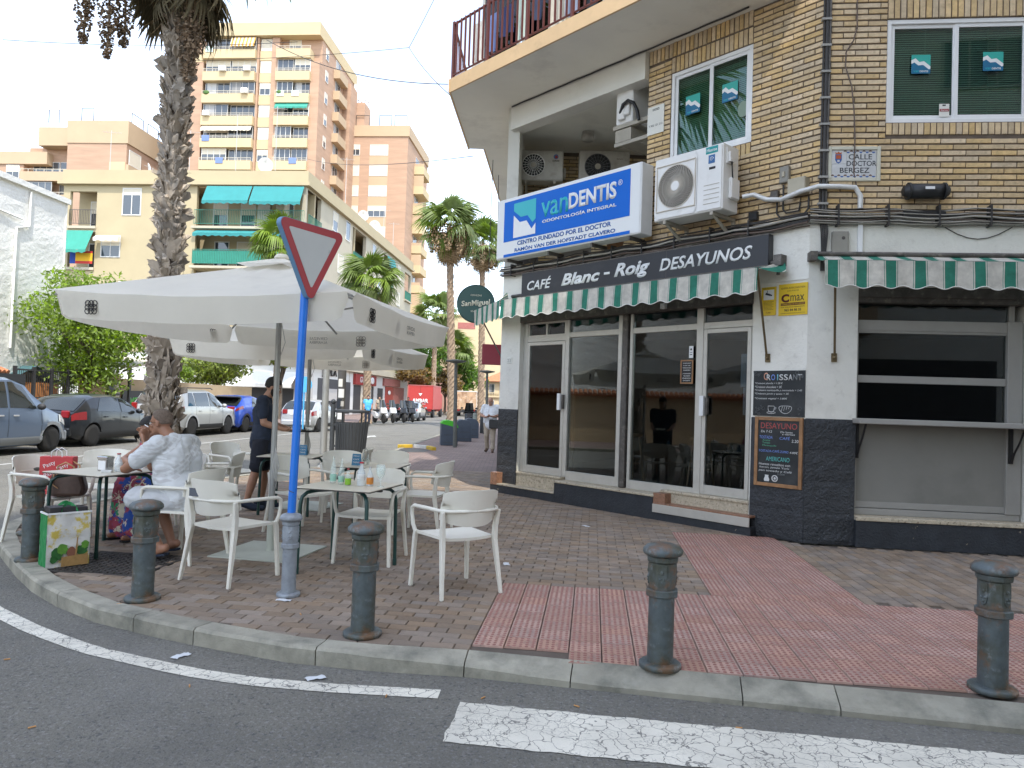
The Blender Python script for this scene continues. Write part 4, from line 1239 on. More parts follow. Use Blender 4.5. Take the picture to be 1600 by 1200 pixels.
# tile street name
mk('cream_frame', (0.55, 0.53, 0.43), .5, var=.05)
mk('tile_white', (0.55, 0.555, 0.55), .25, var=.08, vs=14, rndv=.05)
mk('ink', (0.015, 0.02, 0.025), .4)
t = at('s', .18, -.035, 4.20, 'street_name_sign', 'white tile street name plate reading CALLE DOCTOR BERGEZ with small coat of arms', 'street sign')
frame(MB(), 0, .585, 0, .405, .04, 0, .03).obj('frame', M['cream_frame'], t, bevel=.006)
for i in range(3):
    for j in range(2):
        MB().bx(.042 + .167 * i, .042 + .167 * i + .165, .012, .022, .042 + .161 * j, .042 + .161 * j + .159).obj('tile', M['tile_white'], t, bevel=.002)
text('CALLE', M['ink'], t, (.36, .0115, .285), w=.26, h=.062, bold=.012, extrude=0)
text('DOCTOR', M['ink'], t, (.375, .0115, .208), w=.33, h=.062, bold=.012, extrude=0)
text('BERGEZ', M['ink'], t, (.30, .0115, .128), w=.33, h=.062, bold=.012, extrude=0)
mb = MB()
mk('tile_brown', (0.12, 0.06, 0.04), .4); mk('tile_blue', (0.04, 0.1, 0.3), .4)
for row, zz in ((0, .345), (1, .062)):
    for i in range(5 if row == 0 else 7):
        for kk in (0, 1):
            x = (.19 if row == 0 else .055) + .07 * i + .035 * kk
            sg = 1 if kk == 0 else -1
            mb.add([(x + .018 * cos(pi * q_ / 8), .0112, zz + sg * .018 * sin(pi * q_ / 8)) for q_ in range(9)], [tuple(range(9))], kk)
mb.obj('ornament', [M['tile_brown'], M['tile_blue']], t)
mk('arms_red', (0.4, 0.09, 0.03), .4)
MB().add([(x_, .0113, z_) for x_, z_ in ((.08, .315), (.155, .315), (.155, .25), (.14, .22), (.118, .205), (.095, .22), (.08, .25))], [tuple(range(7))], 0).add([(x_, .0105, z_) for x_, z_ in ((.09, .305), (.145, .305), (.145, .262), (.09, .262))], [(0, 1, 2, 3)], 1).add([(x_, .0098, z_) for x_, z_ in ((.105, .25), (.13, .25), (.13, .225), (.105, .225))], [(0, 1, 2, 3)], 2).add([(x_, .0105, z_) for x_, z_ in ((.085, .317), (.15, .317), (.155, .342), (.135, .33), (.118, .348), (.1, .33), (.08, .342))], [tuple(range(7))], 1).obj('coat_of_arms', [M['tile_blue'], M['arms_red'], M['tile_white']], t)
# small white plate
t = at('c', 2.965, .07, 5.38, 'wall_plate', 'small white plate on the brick left of the clinic window', 'plate')
MB().bx(0, .285, 0, .012, 0, .40).obj('plate', M['plaster'], t)
mb = MB()
for i in range(3): frame(mb, .09 + .04 * i, .122 + .04 * i, .335, .365, .007, -.002, 0)
mb.obj('emblem', M['ink'], t)
text('T.902 121 212', M['ink'], t, (.145, -.001, .125), w=.24, h=.028, extrude=.001)
# boxes
def box_thing(fr, s, y, z, w, h, d, m, name, label, extra=None):
    t = at(fr, s, y, z, name, label, 'box')
    MB().bx(0, w, -d, 0, 0, h).obj('case', M[m], t, bevel=.006)
    MB().bx(.008, w - .008, -d - .004, -d + .001, .008, h - .008).obj('lid', M[m], t, bevel=.003)
    return t
mk('box_grey', (0.25, 0.235, 0.2), .6, var=.1); mk('box_beige', (0.40, 0.36, 0.27), .6, var=.1)
t = box_thing('c', 5.03, .09, 4.27, .12, .2, .06, 'box_grey', 'switch_box', 'small grey switch box on the brick right of the big air conditioner')
MB().bx(.045, .075, -.08, -.064, .07, .13).obj('switch', M['box_beige'], t)
box_thing('c', 5.17, .09, 4.09, .22, .19, .12, 'box_beige', 'junction_box', 'beige junction box on the brick below the grey switch box')
box_thing('c', 4.91, .09, 4.07, .1, .13, .05, 'steel_dark', 'junction_box', 'dark little junction box between the air conditioner and the beige box')
box_thing('c', 4.62, .09, 3.88, .12, .11, .05, 'black', 'adaptor_box', 'black adaptor box under the right bracket of the air conditioner')
t = box_thing('s', .24, .0, 3.32, .18, .29, .06, 'box_grey', 'meter_box', 'grey metal box on the white wall above the right awning')
MB().cyl((.12, -.066, .21), (.12, -.058, .21), .02, n=14).obj('lock', M['steel_dark'], t)
t = at('s', .98, -.02, 4.06, 'splice_closure', 'black ribbed cable closure fixed to the brick under the tile sign', 'cable box')
MB().cyl((.06, -.09, 0), (.44, -.09, 0), .085, n=18).cyl((.0, -.09, 0), (.06, -.09, 0), .05, .085, n=18).cyl((.44, -.09, 0), (.5, -.09, 0), .085, .05, n=18).obj('case', M['black'], t, bevel=.006)
for x in (.05, .43): MB().cyl((x, -.09, 0), (x + .02, -.09, 0), .097, n=14).obj('clamp', M['rubber'], t)
MB().bx(.21, .31, -.178, -.172, .0, .03).obj('label', M['sign_white'], t)
MB().bx(.02, .48, -.07, -.0, -.29, -.22).obj('cable_rack', M['black'], t)
# cables and pipes along the ledge
mk('cable', (0.035, 0.032, 0.03), .6, var=.2, vs=3); mk('cable_brown', (0.13, 0.095, 0.075), .7, var=.2, vs=3); mk('cable_pale', (0.3, 0.28, 0.24), .7, var=.2)
def ledge_cables(fr, s0, s1, n, z0, z1, label, lean=0.0):
    t = at(fr, 0, 0, 0, 'cable_bundle', label, 'cables')
    for i in range(n):
        zz = z0 + (z1 - z0) * i / (n - 1); ph = rnd.uniform(0, 9)
        ns = int((s1 - s0) / .16)
        pts = [(s0 + (s1 - s0) * k_ / ns, -.03 - .03 * (i % 3) - .012 * noise.noise((k_ * .35, ph, 0)), zz + lean * (k_ / ns) + .035 * noise.noise((k_ * .22 + ph, ph, 3)) - .02 * sin(pi * ((k_ * .16 / .9) % 1))) for k_ in range(ns + 1)]
        MB().tube(pts, rnd.choice((.008, .011, .015, .007)), 5).obj('cable', M[rnd.choice(('cable', 'cable', 'cable', 'cable_brown', 'cable_brown', 'cable_pale'))], t)
    for k_ in range(int((s1 - s0) / .55)):
        s = s0 + .3 + .55 * k_
        MB().bx(s, s + .018, -.11, -.0, z0 - .03 + lean * (s - s0) / (s1 - s0), z1 + .03 + lean * (s - s0) / (s1 - s0)).obj('clip', M['cable'], t)
    return t
ledge_cables('c', .0, LC + .02, 15, 3.66, 3.80, 'thick bundle of dark cables along the ledge over the café sign', .03)
ledge_cables('s', -.02, 4.5, 13, 3.70, 3.88, 'tangle of black cables along the ledge over the right awning')
t = at('s', .13, .0, 3.8, 'corner_pipe', 'dark cable pipe running up the brick corner with clips', 'pipe')
for (dx, r_, m) in ((0, .022, 'cable'), (.035, .013, 'steel_dark'), (-.035, .012, 'cable')):
    MB().cyl((dx, -.035, -.1), (dx + .01, -.03, 2.8), r_, n=8).obj('pipe', M[m], t)
for i in range(9): MB().bx(-.055, .055, -.062, -.0, .12 + .31 * i, .145 + .31 * i).obj('clip', M['alu_grey'], t)
t = at('s', .5, -.015, 0, 'loose_cable', 'thin brown cable wandering down the brick across the tile sign', 'cable')
ctl = [(.62, 6.62), (.5, 6.45), (.46, 6.3), (.47, 6.0), (.44, 5.86), (.36, 5.72), (.35, 5.55), (.42, 5.3), (.45, 5.0), (.47, 4.7), (.47, 4.3), (.53, 4.05), (.55, 3.9)]
MB().tube([(a - .5, -.02 - .02 * sin(i), b) for i, (a, b) in enumerate(ctl)], .008, 6).obj('cable', M['cable_brown'], t)
mk('foil', (0.62, 0.62, 0.6), .45, metal=.3, var=.1, bump=.4, bs=30)
t = thing('insulated_pipe', 'pale foil wrapped pipe from the big air conditioner round the corner', 'pipe', (0, 0, 0))
pp = [W('c', 4.62, -.1, 4.16), W('c', 4.75, -.06, 4.17), W('c', 4.9, -.02, 4.09), W('c', 5.1, -.03, 4.05), W('c', 5.35, -.04, 4.1), W('c', 5.55, -.03, 4.12), W('s', .3, -.05, 4.13), W('s', .48, -.05, 4.12), W('s', .54, -.05, 4.02), W('s', .545, -.04, 3.88)]
MB().tube(pp, .03, 8).obj('pipe', M['foil'], t)
t = at('s', .53, 0, 3.33, 'cable_duct', 'white flat cable duct on the white wall right of the grey box', 'duct')
MB().bx(0, .05, -.04, -.003, 0, .42).obj('duct', M['winwhite'], t)
t = at('s', .12, 0, 3.2, 'cable_drop', 'black cables dropping down the white corner behind the right awning', 'cables')
for i in range(5): MB().tube([(.02 * i - .02, -.02, .6), (.015 * i, -.035 - .01 * i, .4), (.012 * i + .01, -.03, .2), (.0 + .01 * i, -.05, -.05)], .008, 5).obj('cable', M['cable'], t)
t = at('s', 1.3, 0, 3.75, 'cable_loop', 'thin black cable loop hanging on the white wall above the right awning', 'cable')
MB().tube([(0.1 + .11 * i, -.012, -.02 - .19 * sin(pi * i / 8)) for i in range(9)], .005, 5).obj('cable', M['cable'], t)
t = at('c', 5.0, .08, 3.85, 'pipe_loops', 'dark bent conduits on the brick below the junction boxes', 'pipe')
MB().tube([(0, -.03, .2), (0, -.03, .06), (.05, -.03, .0), (.35, -.03, .0), (.4, -.03, .06), (.4, -.03, .2)], .012, 6).obj('pipe', M['cable'], t)
MB().tube([(.08, -.03, .4), (.08, -.03, .1), (.12, -.03, .05), (.28, -.03, .05), (.3, -.03, .15)], .012, 6).obj('pipe', M['cable'], t)

# notices on the white pillar
mk('yellow', (0.68, 0.46, 0.02), .45, var=.04)
mk('orange_ink', (0.45, 0.12, 0.01), .5); mk('ink_yel', (0.14, 0.1, 0.02), .5); mk('maroon', (0.1, 0.012, 0.012), .5)
t = at('c', 4.86, -.012, 2.665, 'alarm_notice', 'small yellow camera warning notice, left of the larger yellow one', 'notice')
MB().bx(0, .19, 0, .01, 0, .345).obj('plate', M['yellow'], t)
MB().bx(.028, .165, -.002, 0, .19, .31).obj('picture', M['sign_white'], t)
MB().add([(.05 + a, -.003, .235 + b) for a, b in ((.0, .02), (.065, .0), (.075, .02), (.01, .045))], [(0, 1, 2, 3)]).bx(.045 + .03, .045 + .036, -.004, -.003, .275, .305).bx(.12, .14, -.004, -.003, .233, .25).obj('camera_symbol', M['ink'], t)
mb = MB()
for i in range(7): mb.bx(.03, .16 - .02 * (i % 2), -.002, 0, .165 - .016 * i, .169 - .016 * i)
mb.obj('print', M['ink_yel'], t)
text('ZONA VIDEOVIGILADA', M['ink_yel'], t, (.095, -.001, .327), w=.15, h=.012, extrude=.001)
text('C.max', M['maroon'], t, (.095, -.001, .035), w=.06, h=.02, extrude=.001)
t = at('c', 5.085, -.012, 2.65, 'alarm_notice', 'larger yellow alarm notice with a phone number on the white pillar', 'notice')
MB().bx(0, .36, 0, .01, 0, .375).obj('plate', M['yellow'], t)
text('ALARMA INTERCONECTADA', M['ink_yel'], t, (.18, -.001, .325), w=.3, h=.022, extrude=.001)
text('CON POLICÍA', M['ink_yel'], t, (.18, -.001, .292), w=.15, h=.02, extrude=.001)
text('C', M['maroon'], t, (.085, -.001, .205), w=.1, h=.1, bold=.05, extrude=.001)
text('max', M['ink'], t, (.235, -.001, .20), w=.17, h=.07, extrude=.001)
MB().bx(.03, .33, -.002, 0, .118, .148).obj('band', M['maroon'], t)
text('CORREDORES DE SEGURIDAD', M['yellow'], t, (.18, -.003, .133), w=.28, h=.016, extrude=.001)
text('POR VIGILANCIA PERMANENTE', M['ink_yel'], t, (.18, -.001, .098), w=.29, h=.014, extrude=.001)
text('965 84 98 35', M['ink'], t, (.18, -.001, .062), w=.21, h=.03, bold=.02, extrude=.001)
text('CENTRO HOMOLOGADO DGP Nº 3141', M['ink_yel'], t, (.18, -.001, .025), w=.3, h=.012, extrude=.001)
# chalkboards
mk('slate', (0.014, 0.017, 0.018), .6, var=.25, vs=5, dirt=[((.05, .053, .053), 3.5, .48, .75, .7)])
def chalk(n, c): return mk('chalk_' + n, c, .8)
chalk('white', (.6, .6, .58)); chalk('red', (.36, .07, .06)); chalk('blue', (.17, .26, .6)); chalk('teal', (.1, .42, .38)); chalk('peach', (.6, .3, .2)); chalk('cyan', (.2, .5, .6)); chalk('dim', (.17, .18, .18)); chalk('green', (.09, .33, .2))
t = at('c', 4.785, -.016, 1.45, 'chalkboard', 'black chalkboard listing croissants, above the wooden framed board', 'chalkboard')
MB().bx(0, .655, 0, .012, 0, .545).obj('board', M['slate'], t)
for i, (ch_, m) in enumerate(zip('CROISSANT', ('peach', 'white', 'blue', 'cyan', 'white', 'white', 'white', 'dim', 'white'))):
    text(ch_, M['chalk_' + m], t, (.14 + .058 * i - (.012 if i > 3 else 0) + (.02 if i == 0 else 0), -.001, .465 + (.012 if i == 0 else 0)), w=.05 if ch_ != 'I' else .012, h=.07 if i else .09, bold=.012, extrude=.001)
for i, l_ in enumerate(('*Croissant plancha = 1.20 €', '*Croissant chocolate = 2€', '*Croissant mantequilla y mermelada = 2.40', '*Croissant jamón y queso = 3€', '*Croissant vegetal = 3.80€')):
    text(l_, M['chalk_white'], t, (.02, -.001, .392 - .042 * i - (.015 if i == 4 else 0)), w=(.36, .35, .6, .44, .42)[i], h=.028, align='L', extrude=.001, shear=.15)
mb = MB()
mb.tube([(.24 + .04 * cos(a), -.002, .09 + .0 + (.045 * (sin(a)))) for a in [pi + i * pi / 8 for i in range(9)]] + [(.28, -.002, .12), (.2, -.002, .12), (.2, -.002, .09)], .0035, 4)
mb.tube([(.24 + .055 * cos(2 * pi * i / 16), -.002, .042 + .012 * sin(2 * pi * i / 16)) for i in range(17)], .003, 4)
mb.tube([(.285, -.002, .11), (.305, -.002, .1), (.285, -.002, .075)], .003, 4)
mb.tube([(.42 + .08 * cos(2 * pi * i / 20), -.002, .09 + .045 * sin(2 * pi * i / 20) + .01 * cos(2 * pi * i / 10)) for i in range(21)], .0035, 4)
for i in range(4): mb.tube([(.37 + .03 * i, -.002, .06 + .01 * i), (.385 + .028 * i, -.002, .12)], .0025, 4)
mb.obj('drawing', M['chalk_white'], t)
mb = MB()
for i in range(26):
    x, z = rnd.uniform(.01, .64), rnd.choice((rnd.uniform(.46, .53), rnd.uniform(.02, .15)))
    if .18 < x < .52 and z < .2 or .1 < x < .6 and z > .42: x = rnd.choice((rnd.uniform(.02, .12), rnd.uniform(.55, .63)))
    r_ = rnd.uniform(.008, .02)
    mb.tube([(x + r_ * cos(2 * pi * k_ / 10), -.0015, z + r_ * sin(2 * pi * k_ / 10)) for k_ in range(11)], .0015, 3)
mb.obj('drawing', M['chalk_dim'], t)
t = at('c', 4.825, -.022, .61, 'chalkboard', 'wooden framed chalkboard with breakfast menu on the black pillar base', 'chalkboard')
frame(MB(), 0, .605, 0, .83, .042, -.012, .016).obj('frame', M['wood'], t, bevel=.003)
MB().bx(.042, .563, .0, .012, .042, .788).obj('board', M['slate'], t)
text('DESAYUNO', M['chalk_red'], t, (.305, -.001, .725), w=.46, h=.07, extrude=.001)
L_ = [('De 7-12', 'white', .08, .655, .14, .028), ('De lunes', 'white', .33, .655, .15, .022), ('a viernes', 'white', .35, .63, .16, .02), ('TOSTADA', 'blue', .06, .585, .17, .036), ('CAFÉ', 'blue', .32, .585, .13, .04), ('2.20', 'white', .47, .555, .085, .034),
      ('Aceite', 'green', .10, .55, .1, .022), ('Tomate', 'green', .10, .52, .1, .022), ('Mantequilla', 'green', .10, .485, .18, .024), ('TOSTADA-CAFÉ-ZUMO', 'blue', .055, .425, .38, .034), ('4.00€', 'white', .45, .42, .1, .026),
      ('AMERICANO', 'teal', .15, .33, .3, .052), ('Huevos revueltos con', 'white', .06, .265, .4, .028), ('bacon, jamón York', 'white', .07, .225, .38, .028), ('pan tostado y Café', 'white', .06, .185, .42, .03), ('5.00€', 'dim', .30, .155, .1, .022)]
for (s_, m, x, z, w_, h_) in L_: text(s_, M['chalk_' + m], t, (x, -.001, z), w=w_, h=h_, align='L', extrude=.001, shear=.1)
mb = MB()
mb.grid(lambda u, v: (.165 + .028 * (1 + .25 * sin(6 * v)) * (u * 2 - 1), -.001, .06 + .075 * v), 4, 8)
mb.tube([(.27 + .034 * cos(2 * pi * i / 14), -.002, .1 + .034 * sin(2 * pi * i / 14)) for i in range(15)], .008, 4); mb.ball((.27, -.001, .1), (.016, .002, .016), 8, 6)
mb.obj('drawing', M['chalk_white'], t)
# notices in the café windows
t = at('c', 3.63, GY - .012, 1.84, 'framed_notice', 'small wood framed black notice inside the café window', 'notice')
frame(MB(), 0, .2, 0, .32, .018, 0, .014).obj('frame', M['wood'], t)
MB().bx(.018, .182, .004, .012, .018, .302).obj('board', M['black'], t)
for i in range(8): text(('THE RESTAURANT', 'IS ON THE', 'TERRACE AND', 'GARDEN', 'A SHARED', 'TABLE MAKES', 'FRIENDS', 'OF GUESTS')[i], M['chalk_white'], t, (.1, .0035, .275 - .031 * i - (.015 if i > 3 else 0)), w=.13 - .02 * (i % 2), h=.014, extrude=0, bold=.02)
t = at('c', 3.76, GY - .008, 2.185, 'window_label', 'white slip stuck to the café window above the framed notice', 'notice')
MB().bx(0, .065, 0, .004, 0, .16).obj('paper', M['sign_white'], t)
MB().cyl((.032, -.002, .115), (.032, 0, .115), .014, n=12).bx(.015, .05, -.002, 0, .04, .05).bx(.015, .05, -.002, 0, .07, .076).obj('print', M['ink'], t)
mk('paper_blue', (.28, .33, .42), .7)
for (s, z, w_, h_, lb) in ((4.53, 1.80, .155, .42, 'pale sheet of paper taped inside the right café door, the upper one'), (4.57, 1.45, .115, .345, 'pale sheet of paper taped inside the right café door, the lower one')):
    t = at('c', s, GY + .012, z, 'taped_paper', lb, 'paper')
    MB().bx(0, w_, 0, .002, 0, h_).obj('sheet', M['paper_blue'], t)
    mb = MB()
    for i in range(12): mb.bx(.015, w_ - .02 - .02 * (i % 3), -.001, -.0002, h_ - .05 - i * .025, h_ - .043 - i * .025)
    mb.obj('print', M['box_grey'], t)
t = at('c', 3.40, -.03, 2.855, 'security_camera', 'tiny white camera under the café shutter box', 'camera')
MB().bx(0, .07, -.06, 0, 0, .07).cyl((.035, -.075, .035), (.035, -.06, .035), .018, n=12).obj('body', M['winwhite'], t)
# inside: stools, a table, an easel with a menu
mk('inwood', (.2, .11, .05), .6, var=.2)
def stool(s, y, label, g='wooden stools inside the café'):
    t = at('c', s, y, .335, 'bar_stool', label, 'stool', g)
    for i in range(4):
        a = pi / 4 + i * pi / 2
        MB().cyl((.2 * cos(a), .2 * sin(a), 0), (.11 * cos(a), .11 * sin(a), .72), .016, n=6).obj('leg', M['inwood'], t)
    MB().cyl((0, 0, .72), (0, 0, .76), .17, n=18).obj('seat', M['inwood'], t)
    MB().tube([(.16 * cos(pi / 4 + i * pi / 2), .16 * sin(pi / 4 + i * pi / 2), .3) for i in range(5)], .01, 5).obj('footrest', M['inwood'], t)
stool(2.30, .75, 'wooden stool inside behind the left café window'); stool(3.45, .9, 'wooden stool inside behind the right café window'); stool(4.3, 1.5, 'wooden stool inside behind the right café door')
t = at('c', .74, .42, .335, 'menu_easel', 'wood framed chalkboard with coloured chalk standing inside the left café door', 'chalkboard')
frame(MB(), 0, .62, .0, 1.5, .045, 0, .03).obj('frame', M['inwood'], t); MB().bx(.045, .575, .01, .02, .045, 1.455).obj('board', M['slate'], t)
for (s_, m, z, w_) in (('Gambones', 'green', 1.22, .36), ('Tostadas', 'red', 1.0, .3), ('Morcilla', 'blue', .78, .32), ('Sepia', 'cyan', .56, .22), ('Mejillones', 'teal', .34, .40)): text(s_, M['chalk_' + m], t, (.08, .009, z), w=w_, h=.08, align='L', shear=.15, extrude=.001)
t = at('c', .17, -.002, 2.17, 'house_number', 'tiny pale house number plate on the left café pillar', 'number plate')
MB().bx(0, .13, -.012, 0, 0, .1).obj('plate', M['plaster'], t, bevel=.003); text('23', M['box_grey'], t, (.065, -.0125, .05), w=.08, h=.055, extrude=.001)
# ---------------------------------------------------------------- buildings along and behind the street
mk('cream', (0.44, 0.365, 0.225), 0.85, var=.05, vs=.5, dirt=[((0.42, 0.33, 0.2), .5, .58, .8, .4)])
mk('cream_side', (0.47, 0.42, 0.315), 0.85, var=.06, vs=.5, dirt=[((0.40, 0.35, 0.28), .6, .56, .8, .4)])
mk('tower_brick', (0.43, 0.28, 0.19), 0.9, var=.12, vs=.7, stretch=(.35, .35, 3), dirt=[((0.36, 0.23, 0.16), .8, .55, .75, .6)])
mk('tower_band', (0.54, 0.43, 0.255), 0.85, var=.04, vs=.5)
mk('tower_tan', (0.47, 0.35, 0.225), 0.85, var=.04, vs=.5)
mk('far_frame', (0.48, 0.46, 0.43), .5)
mk('far_white', (0.68, 0.67, 0.63), .6, var=.04)
mk('shutter', (0.64, 0.58, 0.46), .7, var=.04, vs=3)
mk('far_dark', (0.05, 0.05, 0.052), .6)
mk('curtain', (0.33, 0.33, 0.33), .8, rndv=.5)
mk('awn_teal', (0.03, 0.22, 0.22), .8, var=.06, vs=2)
mk('awn_green', (0.04, 0.27, 0.20), .8, var=.08, vs=2)
mk('rail_green', (0.03, 0.17, 0.12), .6)
mk('rail_cream', (0.55, 0.5, 0.4), .6)
mk('salmon', (0.50, 0.27, 0.19), .85, var=.05, vs=.6)
mk('paleyellow', (0.56, 0.46, 0.29), .85, var=.04, vs=.4)
mk('rooftile', (0.42, 0.17, 0.08), .85, var=.2, vs=4)
mk('whitepaint', (0.80, 0.80, 0.76), .85, var=.04, vs=.9, bump=.5, bs=7, bdist=.06, dirt=[((.5, .5, .47), .8, .58, .8, .35)])
mk('shop_red', (0.32, 0.035, 0.03), .5, var=.06)
mk('shop_rose', (0.36, 0.13, 0.11), .7, var=.15, vs=3)
mk('pavewhite', (.6, .6, .57), .7)

WCACHE = {}
def win(b, x, z, w, h, style='glass', side=None, y=0.0, D=0.0):
    """one window of a far building: frame > panes / shutter"""
    key = (round(w, 2), round(h, 2), style)
    if key not in WCACHE:
        f = frame(MB(), 0, w, 0, h, .07, -.03, .05)
        n = max(1, round(w / .85))
        if style != 'shutter':
            for i in range(1, n): f.bx(w * i / n - .03, w * i / n + .03, -.025, .045, .07, h - .07)
        fm = f.mesh('window', M['far_frame' if style in ('band',) else 'far_white'])
        ps = []
        for i in range(n):
            ps.append((MB().bx(w * i / n + .035, w * (i + 1) / n - .035, .0, .01, .07, h - .07).mesh('pane', M['far_glass']), 'pane'))
        if style == 'shutter':
            ps = [(MB().bx(.07, w - .07, -.005, .01, .07, h - .07).mesh('shutter', M['shutter']), 'shutter')]
        if style == 'half':
            ps.append((MB().bx(.07, w - .07, -.01, -.001, h * .55, h - .07).mesh('shutter', M['shutter']), 'shutter'))
        if style == 'band':
            ps.append((MB().bx(.07 + w * .05, w * .45, -.006, -.001, h * .1, h - .07).mesh('curtain', M['curtain']), 'curtain'))
        WCACHE[key] = (fm, ps)
    fm, ps = WCACHE[key]
    loc = (x, y, z); rz = 0
    if side is not None: loc = (side - y, x, z); rz = pi / 2
    o = link('window', fm, b, loc, rz)
    for i, (me, nm) in enumerate(ps):
        if style == 'band' and nm == 'curtain' and rnd.random() < .35: continue
        link(nm, me, o)
    return o
def spart(b, name, mb, mats, side):                                   # part on the right-hand face
    return mb.obj(name, mats, b, (side, 0, 0), pi / 2)

# yellow apartment block across the street
K = Vector((-15.66, 54, 0))
FX = Vector((cos(R(5)), -sin(R(5)), 0))
yb = thing('apartment_block', 'cream yellow low apartment block with teal awnings on the far side of the street', 'building', K - FX * 19, R(-5))
D = 35
holes = [(.55, 2.7, 13.85, 16.5), (.55, 2.7, 10.7, 13.4), (10.6, 18.98, 14.0, 17.05), (10.6, 18.98, 10.9, 13.8), (10.6, 18.98, 7.8, 10.7)]
def holed_wall(L, z0, z1, holes, th=.3, y0=0.0):
    xs = sorted({0, L, *[h[0] for h in holes], *[h[1] for h in holes]})
    mb = MB()
    for a, b in zip(xs, xs[1:]):
        hs = sorted([(h[2], h[3]) for h in holes if h[0] <= a + 1e-6 and h[1] >= b - 1e-6])
        z = z0
        for (p, q) in hs:
            if p > z: mb.bx(a, b, y0, y0 + th, z, p)
            z = q
        if z < z1: mb.bx(a, b, y0, y0 + th, z, z1)
    return mb
holed_wall(19 - .02, 4.4, 17.0, holes).bx(0, 19, 1.8, 2.0, 4.4, 17.0).obj('wall', M['cream'], yb)
side_holes = [(0.3, 3.2, 14.0, 16.9), (.3, 3.2, 10.9, 13.8), (11.4, 15.6, 13.6, 16.8), (11.4, 15.6, 10.3, 13.2), (22.2, 25.8, 13.4, 16.6), (22.2, 25.8, 10.2, 13.0), (31.5, 34.6, 13.2, 16.4), (11.4, 15.6, 7.2, 10.0), (22.2, 25.8, 7.0, 9.9), (31.5, 34.6, 6.6, 9.6)]
spart(yb, 'wall', holed_wall(D, 4.4, 17.0, side_holes, y0=-.01).bx(.0, D, 1.6, 1.75, 4.4, 17.0), M['cream_side'], 19)
MB().bx(-.3, 19.35, -.35, D + .2, 17.0, 17.25).obj('cornice', M['cream'], yb)
MB().bx(0, 19.2, -.2, -.0, 17.25, 18.1).bx(19.0, 19.2, 0, D, 17.25, 18.1).bx(0, .2, 0, D, 17.25, 18.1).obj('parapet', M['cream'], yb)
MB().bx(.0, 18.9, .2, D, 16.9, 17.3).obj('roof', M['tower_tan'], yb)
MB().bx(10.4, 19.6, -.25, .3, 3.85, 4.4).bx(18.9, 19.5, .3, D, 3.85, 4.4).obj('canopy_band', M['cream_side'], yb)
MB().bx(0, 10.4, .01, .3, 0, 4.4).bx(10.4, 18.99, .0, .3, 0, 3.85).obj('ground_floor_wall', M['far_white'], yb)
MB().bx(0, 19, 12, 12.2, 0, 17).obj('back_wall', M['cream'], yb)
for z in (13.85, 10.9, 7.8, 4.4):
    MB().bx(10.5, 19.2, -.55, 1.8, z - .16, z + .02).obj('balcony_floor', M['cream_side'], yb)
    if z > 10: MB().bx(.5, 2.75, -.15, 1.8, z - .2 if z > 13 else 10.5, z if z > 13 else 10.7).obj('balcony_floor', M['cream_side'], yb)
def railing(b, x0, x1, z, h, m, y=-.5, side=None, n=None, fill=None):
    mb = MB(); n = n or int((x1 - x0) / .13)
    for i in range(n + 1): x = x0 + (x1 - x0) * i / n; mb.bx(x - .012, x + .012, y - .012, y + .012, z, z + h)
    mb.bx(x0, x1, y - .02, y + .02, z + h, z + h + .04); mb.bx(x0, x1, y - .02, y + .02, z + .02, z + .06)
    if fill: mb.bx(x0, x1, y + .03, y + .04, z + .06, z + h * .95, 1)
    ms = [M[m], M[fill] if fill else M[m]]
    return mb.obj('railing', ms, b) if side is None else spart(b, 'railing', mb, ms, side)
railing(yb, 10.7, 19.1, 14.0, 1.05, 'rail_green', fill=None)
railing(yb, 10.7, 19.1, 11.05, 1.05, 'rail_green', fill='awn_green')
railing(yb, .6, 2.68, 14.0, 1.05, 'steel_dark', y=-.1)
for (a, b) in ((.3, 3.2), (11.4, 15.6), (22.2, 25.8), (31.5, 34.6)):
    for z in (13.9, 10.75, 7.6):
        if a < 1 or z < 14: pass
        zz = {.3: {13.9: 14.0, 10.75: 10.95, 7.6: 7.9}, 11.4: {13.9: 13.6, 10.75: 10.3, 7.6: 7.2}, 22.2: {13.9: 13.4, 10.75: 10.2, 7.6: 7.0}, 31.5: {13.9: 13.2, 10.75: 10, 7.6: 6.6}}[a][z]
        railing(yb, a + .05, b - .05, zz, 1.0, 'rail_green', y=-.12, side=19, fill='awn_green' if rnd.random() < .5 else None)
        spart(yb, 'balcony_floor', MB().bx(a, b, -.25, 1.6, zz - .15, zz), M['cream_side'], 19)
        win(yb, a + .4, zz + .1, 1.2, 2.1, 'glass', side=19, y=1.58); win(yb, b - 1.6, zz + .1, 1.2, 2.1, 'shutter', side=19, y=1.58)
def slope_awning(b, x0, x1, zt, zb, out, m, side=None):
    n = max(6, int((x1 - x0) * 4))
    mb = MB().grid(lambda u, v: (x0 + (x1 - x0) * u, -.3 - out * v, zt + (zb - zt) * v - .02 * sin(u * 30) * v), n, 4)
    mb.grid(lambda u, v: (x0 + (x1 - x0) * u, -.3 - out, zb - .02 * sin(u * 30) - v * (.22 + .04 * sin(u * n * 3))), n * 2, 2)
    return mb.obj('awning', M[m], b) if side is None else spart(b, 'awning', mb, M[m], side)
slope_awning(yb, 11.5, 15.0, 16.9, 15.65, .7, 'awn_teal'); slope_awning(yb, 15.1, 18.95, 16.9, 15.6, .7, 'awn_teal')
slope_awning(yb, 10.9, 15.6, 13.6, 13.25, .7, 'awn_teal'); slope_awning(yb, 15.7, 17.6, 13.6, 13.25, .7, 'awn_teal')
slope_awning(yb, .6, 2.75, 13.45, 11.85, .8, 'awn_green')
slope_awning(yb, 22.4, 25.7, 16.5, 15.6, .2, 'awn_teal', side=19)
